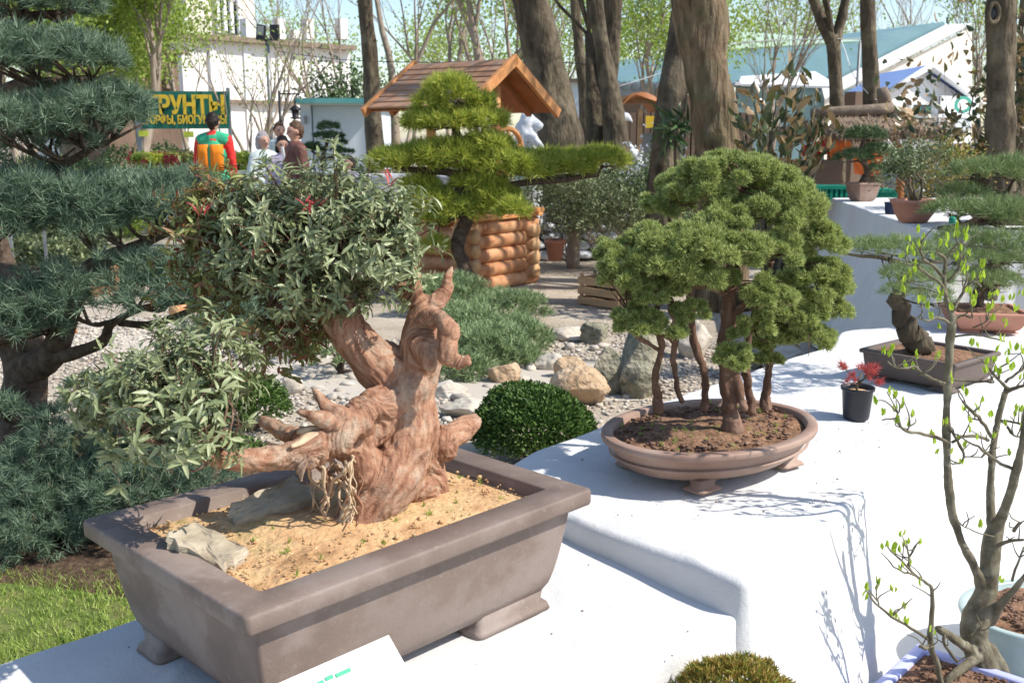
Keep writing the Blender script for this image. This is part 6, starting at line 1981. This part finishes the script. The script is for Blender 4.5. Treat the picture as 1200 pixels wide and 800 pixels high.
# flood lights
fl = thing('floodlight_mast', 'mast with two black floodlights in front of the white building', 'lamp post', P(313, 200, 24) * [1, 1, 0])
k = MB(); k.tube([P(313, 48, 24) * [1, 1, 0], P(313, 46, 24)], .05, 8); k.build('mast', M['grey'], fl)
k = MB(); k.tube([P(303, 47, 24), P(325, 47, 24)], .03, 6); k.build('crossbar', M['grey'], fl)
for u, tl_ in ((306, .12), (322, 0)):
    k = MB(); cN = P(u, 38.5, 23.9); k.box(cN, (px(10, 24), .12, px(17, 24)), np.array(Matrix.Rotation(tl_, 3, 'Y'))); h = k.build('floodlight', M['black'], fl, smooth=False, bevel=.01)
    if tl_:
        k = MB(); k.box(cN + [0, -.065, .04], (px(7, 24), .01, px(10, 24)), np.array(Matrix.Rotation(tl_, 3, 'Y'))); k.build('lens', M['grey'], h, smooth=False)
# cables
for lab_, pts in (('thin overhead cable from the floodlights past the plain trunk to the well', [(325, 60, 22), (380, 68, 22), (436, 72, 20), (520, 73, 20), (610, 70, 20), (690, 76, 18)]),
                  ('white cable crossing in front of the teal roof', [(720, 103, 18), (780, 84, 18), (860, 52, 18), (975, 46, 17), (1020, 47, 16)]),
                  ('loose white cord hanging between the forked and the straight trunk', [(985, 46, 17), (991, 62, 16.5), (1000, 88, 16), (1020, 112, 15.9), (1040, 124, 15.8)])):
    o = MB().tube(curve([P(*p) for p in pts], 5), .008, 4).build('cable', M['trim' if 'white' in lab_ else 'black']); tag(o, lab_, 'cable')

# ================================================================== market tables, plants beyond
def table(label, u0, u1, v, Y, dep, h, mt='cloth'):
    a, b = P(u0, v, Y), P(u1, v, Y)
    o = cloth('display_table_cloth', label, [(a[0], Y), (b[0], Y), (b[0], Y + dep), (a[0], Y + dep)], h, rad=.02, flare=.03, fold=.015, step=.06, seed=int(u0))
    return o


table('white cloth of a market table behind the driftwood crown', 415, 545, 206, 12.5, 1.2, 1.12)
table('white cloth of the market table under the small dark pine', 345, 412, 206, 14.5, 1.0, 1.0)
table('white cloth of a long table of seedlings under the banner', 165, 300, 190, 17.6, 1.0, 1.02)
rl_ = thing('turquoise_railing', 'turquoise railing at the left edge behind the pine limbs', 'railing', P(20, 230, 12))
pt('rail', 'teal_trim', rl_, (-40, 60, 224.5, 229, 12, .06))
for u in (-20, 10, 50): pt('post', 'grey', rl_, (u, u + 2, 229, 280, 12, .04, 0.0))
tag(pt('red_box', 'red_fabric', None, (-10, 26, 211, 224, 13, .5)), 'red box standing behind the turquoise railing', 'box').modifiers.new('bevel', 'BEVEL').width = .02
seed_rows = []
for i in range(46):
    u = RNG.uniform(160, 300); Y = RNG.uniform(17.7, 18.5)
    b = np.array([P(u, 190, Y)[0], Y, 1.03]); seed_rows.append(b)
vm = []
for i in range(3):
    w = MB(); tips = []
    for k_ in range(4): grow(w, np.array([0, 0, .05]), unit(np.array([RNG.normal() * .4, RNG.normal() * .4, 1])), .1, .004, 1, tips, (2, 3), .7, .1, 4)
    fo = MB(); tip_leaves(fo, tips, 9, .05, .03, .03); fo.loft([oval(r, r, z, 10) for r, z in ((.04, 0), (.055, .07))])
    me = fo.mesh('seedling'); me.materials.append(M[('spring', 'yellow_card', 'red_leaf')[i]]); vm.append(me)
for i, b in enumerate(seed_rows):
    o = bpy.data.objects.new('potted_seedling', vm[i % 3]); COL.objects.link(o); o.location = b; o.rotation_euler = (0, 0, RNG.uniform(0, 6)); o.scale = (1.1,) * 3
    tag(o, ['small potted green seedling on the far market table under the banner', 'small potted yellow seedling on the far market table under the banner', 'small potted red seedling on the far market table under the banner'][i % 3], 'seedling', ['green seedlings on the market table', 'yellow seedlings on the market table', 'red seedlings on the market table'][i % 3])
# hedges / nursery stock filling the middle distance
for lab_, u0, u1, v0, Y, h, mt, n_ in (('mixed nursery shrubs standing behind the banner posts', -120, 300, 200, 26, 1.7, 'dark_leaf', 13000), ('yellow-green plants in rows behind the turquoise railing', -160, 175, 200, 16.5, 1.25, 'spring', 9000), ('grey-green low plants left of the banner', -160, 120, 200, 12.8, .75, 'grey_leaf', 7000), ('mixed nursery plants between the big trunks and the stall', 640, 900, 200, 17.5, 1.15, 'grey_leaf', 9000),
                                       ('dark undergrowth behind the massive trunk and the hut', 840, 1000, 200, 18.5, 1.3, 'dark_leaf', 6000), ('low plants behind the market tables in the middle', 420, 640, 200, 19, 1.3, 'grey_leaf', 7000), ('hedge at the right behind the broad pine', 1120, 1320, 200, 20, 1.6, 'dark_leaf', 6000)):
    fo = MB(); x0, x1 = P(u0, 200, Y)[0], P(u1, 200, Y)[0]
    q = np.stack([RNG.uniform(x0, x1, n_), RNG.uniform(Y - .8, Y + .8, n_), np.zeros(n_)], 1)
    hh = h * (.65 + .5 * vnoise(q * [1.6, 1.2, 1], 8)); q[:, 2] = hh * RNG.uniform(0, 1, n_) ** .5
    leaves(fo, q, unit(rdir(n_) + [0, 0, .3]), rdir(n_), .09 * RNG.uniform(.6, 1.3, n_), .045)
    o = fo.build('nursery_plants', M[mt]); tag(o, lab_, 'plants'); o['kind'] = 'stuff'
for lab_, u, v, Y, h, r_ in (('white-flowering shrub among the nursery plants right of the twin trunks', 748, 205, 12.5, 1.1, .35),):
    t = shrub(lab_, (P(u, v, Y)[0], Y, 0), h, r_, 2200, 'dark_leaf', L=.05, W=.02, stems=7)
    fo = MB(); n_ = 90; C = np.array([P(u, 190, Y)] * n_) + RNG.normal(size=(n_, 3)) * [.25, .2, .16]
    needles(fo, C, rdir(n_), 9, .035, .02, 1.5); fo.build('flowers', M['plaster'], t, kind='stuff')

# magnolia with big leaves
mg = thing('magnolia', 'magnolia with big bronze-backed leaves left of the thatched hut', 'shrub', P(905, 300, 9) * [1, 1, 0])
w = MB(); tips = []
bm0 = P(905, 300, 9) * [1, 1, 0]
ends = [(895, 92, 8.9), (925, 88, 9), (944, 95, 9.1), (882, 115, 8.8), (910, 120, 9), (935, 130, 8.9), (960, 150, 9), (870, 150, 8.8), (890, 160, 8.7), (920, 165, 8.8), (950, 170, 9), (905, 190, 8.8), (975, 155, 9), (875, 130, 9.2), (925, 145, 8.6), (940, 185, 8.9), (900, 140, 9.2), (955, 125, 9.2)]
for e in ends:
    e = P(*e); mid = bm0 + (e - bm0) * [.5, .5, .62] + RNG.normal(size=3) * .05
    w.tube(curve([bm0 + RNG.normal(size=3) * .03 * [1, 1, 0], mid, e], 5), np.linspace(.022, .007, 11), 6, wob=.15)
    tips.append((e, unit(e - mid))); tips.append((e - (e - mid) * .25, unit(e - mid))); tips.append((e - (e - mid) * .5 + RNG.normal(size=3) * .04, unit(e - mid)))
w.build('stems', M['bark_young'], mg)
T = np.array([t[0] for t in tips]); A = np.array([t[1] for t in tips])
n_ = len(T) * 5; C = np.repeat(T, 5, 0) + RNG.normal(size=(n_, 3)) * .03
D = unit(np.repeat(A, 5, 0) * .7 + rdir(n_) * .9 + [0, 0, .25])
leaf_parts(C[:300], D[:300], rdir(n_)[:300], .14, .056, M['magnolia'], mg, 'leaf', .15, .15)
mg2 = shrub('dark glossy-leaved magnolia growing left of the knot-hole trunk', P(1146, 300, 10.6) * [1, 1, 0], 1.8, .12, 420, 'magnolia', L=.11, W=.055, stems=4, depth=2, r0=.025, name='glossy_shrub', lw=.06, spread=.5)
shrub('reddish-leaved shrub at the top right behind the knot-hole trunk', P(1203, 300, 11.5) * [1, 1, 0], 3.0, .35, 350, 'magnolia', L=.12, W=.06, stems=4, depth=3, r0=.03, name='glossy_shrub', lw=.14)
shrub('dry pinkish twiggy shrub left of the broad pine on the far bench', P(1118, 240, 7.6) * [1, 1, 0] + [0, 0, 1.06], .5, .22, 900, 'orange_leaf', L=.03, W=.012, stems=9, depth=3, name='bonsai_shrub', cat='bonsai')
# palm-like dark plant at the dark trunk
pl_ = thing('spiky_plant', 'dark strap-leaved plant against the shaded trunk', 'plant', P(790, 230, 10.6) * [1, 1, 0])
w = MB(); c = P(790, 152, 10.6); w.tube(curve([c * [1, 1, 0], c * [1, 1, .5] + [.05, 0, 0], c], 4), np.linspace(.03, .015, 9), 6); w.build('stem', M['bark'], pl_)
fo = MB(); n_ = 60; leaves(fo, np.tile(c, (n_, 1)) + RNG.normal(size=(n_, 3)) * .05, unit(rdir(n_) + [0, -.2, .1]), rdir(n_), .30 * RNG.uniform(.6, 1.2, n_), .035, .2, .3); fo.build('foliage', M['dark_leaf'], pl_, kind='stuff')

# small dark display pine on the table
Yd = 14.2
bonsai_pine('small dark spreading pine silhouetted against the white kiosk', P(378, 205, Yd), [(378, 200, Yd, 3), (379, 188, Yd, 3), (380, 178, Yd, 2.5), (384, 165, Yd, 2)],
            [(385, 150, Yd, 13, 14, 6, 1.2), (376, 160, Yd, 8, 10, 4, 1.2), (392, 161, Yd, 12, 12, 5, 1.2), (399, 168, Yd, 8, 9, 4, 1.2), (366, 172, Yd, 9, 10, 4, 1.2), (372, 176, Yd, 8, 9, 3, 1.2), (395, 176, Yd, 7, 8, 3, 1.2), (405, 179, Yd, 11, 11, 3, 1.2), (364, 174, Yd, 10, 10, 3, 1.2)], M['dark_leaf'],
            extra=([(379, 190, Yd, 2), (372, 182, Yd, 1.5), (364, 176, Yd, 1)], [(380, 186, Yd, 1.8), (392, 184, Yd, 1.5), (404, 182, Yd, 1)]), L=.06, W=.012, m=9, dens=420)
dp = thing('display_pot', 'flat dark pot under the small dark spreading pine', 'plant pot', P(378, 206, Yd))
c = P(378, 205, Yd); MB().loft([oval(r, r * .7, z, 24) + c for r, z in ((.22, -.09), (.27, 0), (.28, .01), (.25, .01))]).build('body', M['clay_dark'], dp)


# ================================================================== people
def person(label, u, vtop, Y, H, face, top_m, leg_m, hair_m, hair='short', vest=None, arms='down', shirt=None, female=False):
    """standing figure; face = direction (radians, 0 looks at -Y towards camera)"""
    head = P(u, vtop, Y); x, y = head[0], head[1]
    z0 = 0; s = H / 1.75
    base = np.array([x, y, 0])
    t = thing('person', label, 'person', base)
    R = rotz(face)
    lift = head[2] - H          # keeps feet on the ground: trim height instead
    s = head[2] / 1.75
    def q(*a): return base + (R @ (np.array(a) * s))
    sh = .19 if not female else .165
    # body: one continuous skin surface: legs, torso, neck, arms, head
    hipz, shz = .93, 1.43
    def chain(pts, rad): return (curve([q(*p) for p in pts], 4), curve([[r * s, 0, 0] for r in rad], 4)[:, 0])
    if arms == 'down':
        al = [(-sh, 0, shz - .02), (-sh - .05, .01, 1.15), (-sh - .05, -.05, .92), (-sh - .05, -.07, .82)]
    else:
        al = [(-sh, 0, shz - .02), (-sh - .06, -.02, 1.17), (-sh + .04, -.22, 1.05), (-.05, -.28, 1.1)]
    ar = [(-p[0], p[1], p[2]) for p in al]
    lim = [chain([(0, 0, hipz), (0, .01, 1.1), (0, 0, 1.3), (0, .01, 1.42), (0, 0, 1.5), (0, -.01, 1.56)], [.13, .115, .14, .10, .055, .05])]
    lim.append(chain([(-sh, 0, shz - .02), (0, 0, shz), (sh, 0, shz - .02)], [.055, .08, .055]))
    for a in (al, ar): lim.append(chain(a, [.052, .042, .033, .026]))
    for sx in (-1, 1):
        lim.append(chain([(sx * .09, 0, hipz), (sx * .10, -.01, .5), (sx * .10, .02, .1), (sx * .10, .01, .05)], [.088, .06, .042, .04]))
        lim.append(chain([(sx * .10, .03, .04), (sx * .105, -.05, .035), (sx * .11, -.15, .03)], [.04, .04, .03]))
    lim.append(chain([(0, .0, 1.60), (0, -.01, 1.645), (0, -.0, 1.67)], [.072, .085, .08]))
    lim.append(chain([(0, -.05, 1.585), (0, -.045, 1.60)], [.035, .04]))
    lim.append(chain([(0, -.085, 1.635), (0, -.105, 1.615), (0, -.085, 1.607)], [.01, .015, .01]))
    for sx in (-1, 1): lim.append(chain([(sx * .083, .0, 1.65), (sx * .09, .005, 1.625)], [.016, .012]))
    hand = al[-1]
    for sx, a in ((1, al[-1]), (-1, ar[-1])):
        hx_, hy_, hz_ = a
        dz = -1 if arms == 'down' else .1
        lim.append(chain([(hx_, hy_, hz_), (hx_, hy_ - .005, hz_ + .04 * dz), (hx_, hy_ - .01, hz_ + .07 * dz)], [.026, .034, .03]))
        for f in range(4):
            lim.append(chain([(hx_, hy_ + .025 - f * .018, hz_ + .075 * dz), (hx_ + .006, hy_ + .02 - f * .018, hz_ + .11 * dz), (hx_ + .012, hy_ + .015 - f * .018, hz_ + (.14 - abs(f - 1.5) * .008) * dz)], [.009, .008, .007]))
        lim.append(chain([(hx_, hy_ - .03, hz_ + .03 * dz), (hx_, hy_ - .055, hz_ + .06 * dz), (hx_, hy_ - .06, hz_ + .085 * dz)], [.011, .009, .008]))
    sculpt(lim, .012, 2, .0, 0, smooth=2).build('body', M['skin'], t)
    for sx in (-1, 1):
        MB().ball(q(sx * .03, -.083, 1.645), .012 * s, 8, 6).build('eye', M['black'], t)
    MB().tube([q(-.022, -.088, 1.588), q(0, -.094, 1.586), q(.022, -.088, 1.588)], [.004 * s, .006 * s, .004 * s], 6).build('mouth', M['red_leaf'], t)
    # garments
    g = [chain([(0, 0, .84), (0, .01, 1.1), (0, 0, 1.3), (0, .01, 1.44)], [.155, .14, .16, .11]), chain([(-sh, 0, shz - .015), (0, 0, shz + .01), (sh, 0, shz - .015)], [.072, .09, .072]), chain([(-.07, 0, 1.25), (.07, 0, 1.25)], [.14, .14]), chain([(-.06, 0, .9), (.06, 0, .9)], [.14, .14])]
    for a in (al, ar): g.append(chain(a[:3] + [tuple(np.array(a[2]) * .3 + np.array(a[3]) * .7)], [.068, .055, .045, .042]))
    sculpt(g, .014, 5, .006, .003, smooth=2).build('jacket' if not female else 'blouse', M[top_m], t)
    g = [chain([(0, 0, .97), (0, 0, .88)], [.14, .14])]
    for sx in (-1, 1): g.append(chain([(sx * .08, 0, .92), (sx * .10, -.01, .5), (sx * .10, .015, .09)], [.11, .08, .06]))
    sculpt(g, .016, 6, .006, .003, smooth=2).build('trousers', M[leg_m], t)
    for sx in (-1, 1):
        k = MB(); k.tube(curve([q(sx * .10, .06, .04), q(sx * .105, -.05, .04), q(sx * .11, -.17, .035)], 3), np.array([.045, .05, .052, .05, .05, .045, .035]) * s, 10); k.build('shoe', M['black'], t)
    hr = [chain([(0, .02, 1.66), (0, .015, 1.70)], [.092, .085])]
    if hair == 'long':
        hr += [chain([(0, .05, 1.66), (0, .06, 1.56), (0, .06, 1.5)], [.085, .075, .05]), chain([(-.06, .03, 1.64), (-.075, .03, 1.55)], [.04, .03]), chain([(.06, .03, 1.64), (.075, .03, 1.55)], [.04, .03])]
    else:
        hr += [chain([(0, .045, 1.65), (0, .05, 1.60)], [.07, .055])]
    sculpt(hr, .009, 8, .006, .004, smooth=1).build('hair', M[hair_m], t)
    if shirt:
        k = MB(); k.box(q(0, -.155, 1.34), (.07 * s, .02, .24 * s), R @ np.array(Matrix.Rotation(.15, 3, 'X'))); k.build('shirt', M[shirt], t, smooth=False, bevel=.006)
    if vest:
        g = [chain([(0, 0, .92), (0, .01, 1.1), (0, 0, 1.3), (0, .01, 1.42)], [.162, .155, .172, .12]), chain([(-.16, 0, 1.415), (0, 0, 1.44), (.16, 0, 1.415)], [.092, .10, .092]), chain([(-.07, 0, 1.22), (.07, 0, 1.22)], [.155, .155]), chain([(-.06, 0, .95), (.06, 0, .95)], [.155, .155])]
        sculpt(g, .014, 5, .004, .002, smooth=2).build('vest', M['vest_green'], t)
        for sx in (-1, 1):
            mb = MB()
            rgs = []
            for zz in (1.02, 1.13, 1.24, 1.36):
                rgs.append(np.array([q(sx * xx, .145 + .035 * (1 - (xx / .2) ** 2) + (.006 if zz > 1.05 else 0), zz) for xx in (.02, .07, .12, .165)] + [q(sx * xx, .09, zz) for xx in (.165, .12, .07, .02)]))
            mb.loft(rgs); mb.build('orange_panel', M['vest_orange'], t)
    return t


person('person seen from behind in a green vest with orange back panels over a red top', 249, 134, 15, 1.8, math.pi - .15, 'red_fabric', 'denim', 'hair_dark', vest=True)
person('person in a brown jacket with a dark shirt front, turned to the left', 345, 144, 13, 1.8, -1.0, 'jacket_brown', 'denim', 'hair_brown', shirt='trim')
person('person with grey hair in a pale green top left of the group', 308, 156, 14, 1.6, .8, 'pale_fabric', 'denim', 'hair_grey', hair='long', female=True, arms='fold')
person('person with dark hair in a lilac top bending over the plants beside the brown jacket', 331, 161, 13.4, 1.55, .3, 'lilac_fabric', 'lilac_fabric', 'hair_dark', hair='long', female=True, arms='fold')
person('short-haired person behind the group in front of the white building', 327, 145, 17, 1.7, .5, 'pale_fabric', 'denim', 'hair_brown', female=True)
person('short person with dark hair beside the small dark pine', 408, 184, 13.2, 1.3, -.6, 'lilac_fabric', 'denim', 'hair_dark', hair='long', female=True)
# parked car roof glimpse at right
cp = thing('parked_car', 'silver parked car partly hidden in front of the white house at right', 'car', P(1118, 200, 24) * [1, 1, 0])
cc = P(1125, 200, 24) * [1, 1, 0]
prof = [(-2.0, .35), (-2.05, .7), (-1.5, .92), (-.9, 1.0), (-.45, 1.42), (.7, 1.46), (1.3, 1.05), (1.95, .98), (2.05, .6), (2.0, .35)]
rg_ = [np.array([cc + [x_, yy, z_ if abs(yy) < .8 or z_ < 1.02 else z_ - .06] for x_, z_ in prof]) for yy in (-.85, -.7, .7, .85)]
k = MB(); k.loft(rg_); k.build('body', M['grey'], cp, bevel=.03)
for xa, xb in ((-.8, .1), (.15, 1.1)):
    k = MB(); k.hexa([cc + [xa + .25, -.87, 1.36], cc + [xb - .05, -.87, 1.36], cc + [xb, -.87, 1.05], cc + [xa, -.87, 1.05]], [cc + [xa + .25, -.84, 1.36], cc + [xb - .05, -.84, 1.36], cc + [xb, -.84, 1.05], cc + [xa, -.84, 1.05]]); k.build('window', M['glass'], cp, smooth=False)
for sx in (-1.25, 1.3):
    for sy in (-.8, .8):
        k = MB(); k.tube([cc + [sx, sy - .09, .32], cc + [sx, sy + .09, .32]], .32, 20); w = k.build('wheel', M['black'], cp)
        k = MB(); k.tube([cc + [sx, sy - .1, .32], cc + [sx, sy + .1, .32]], .18, 14); k.build('rim', M['grey'], w)
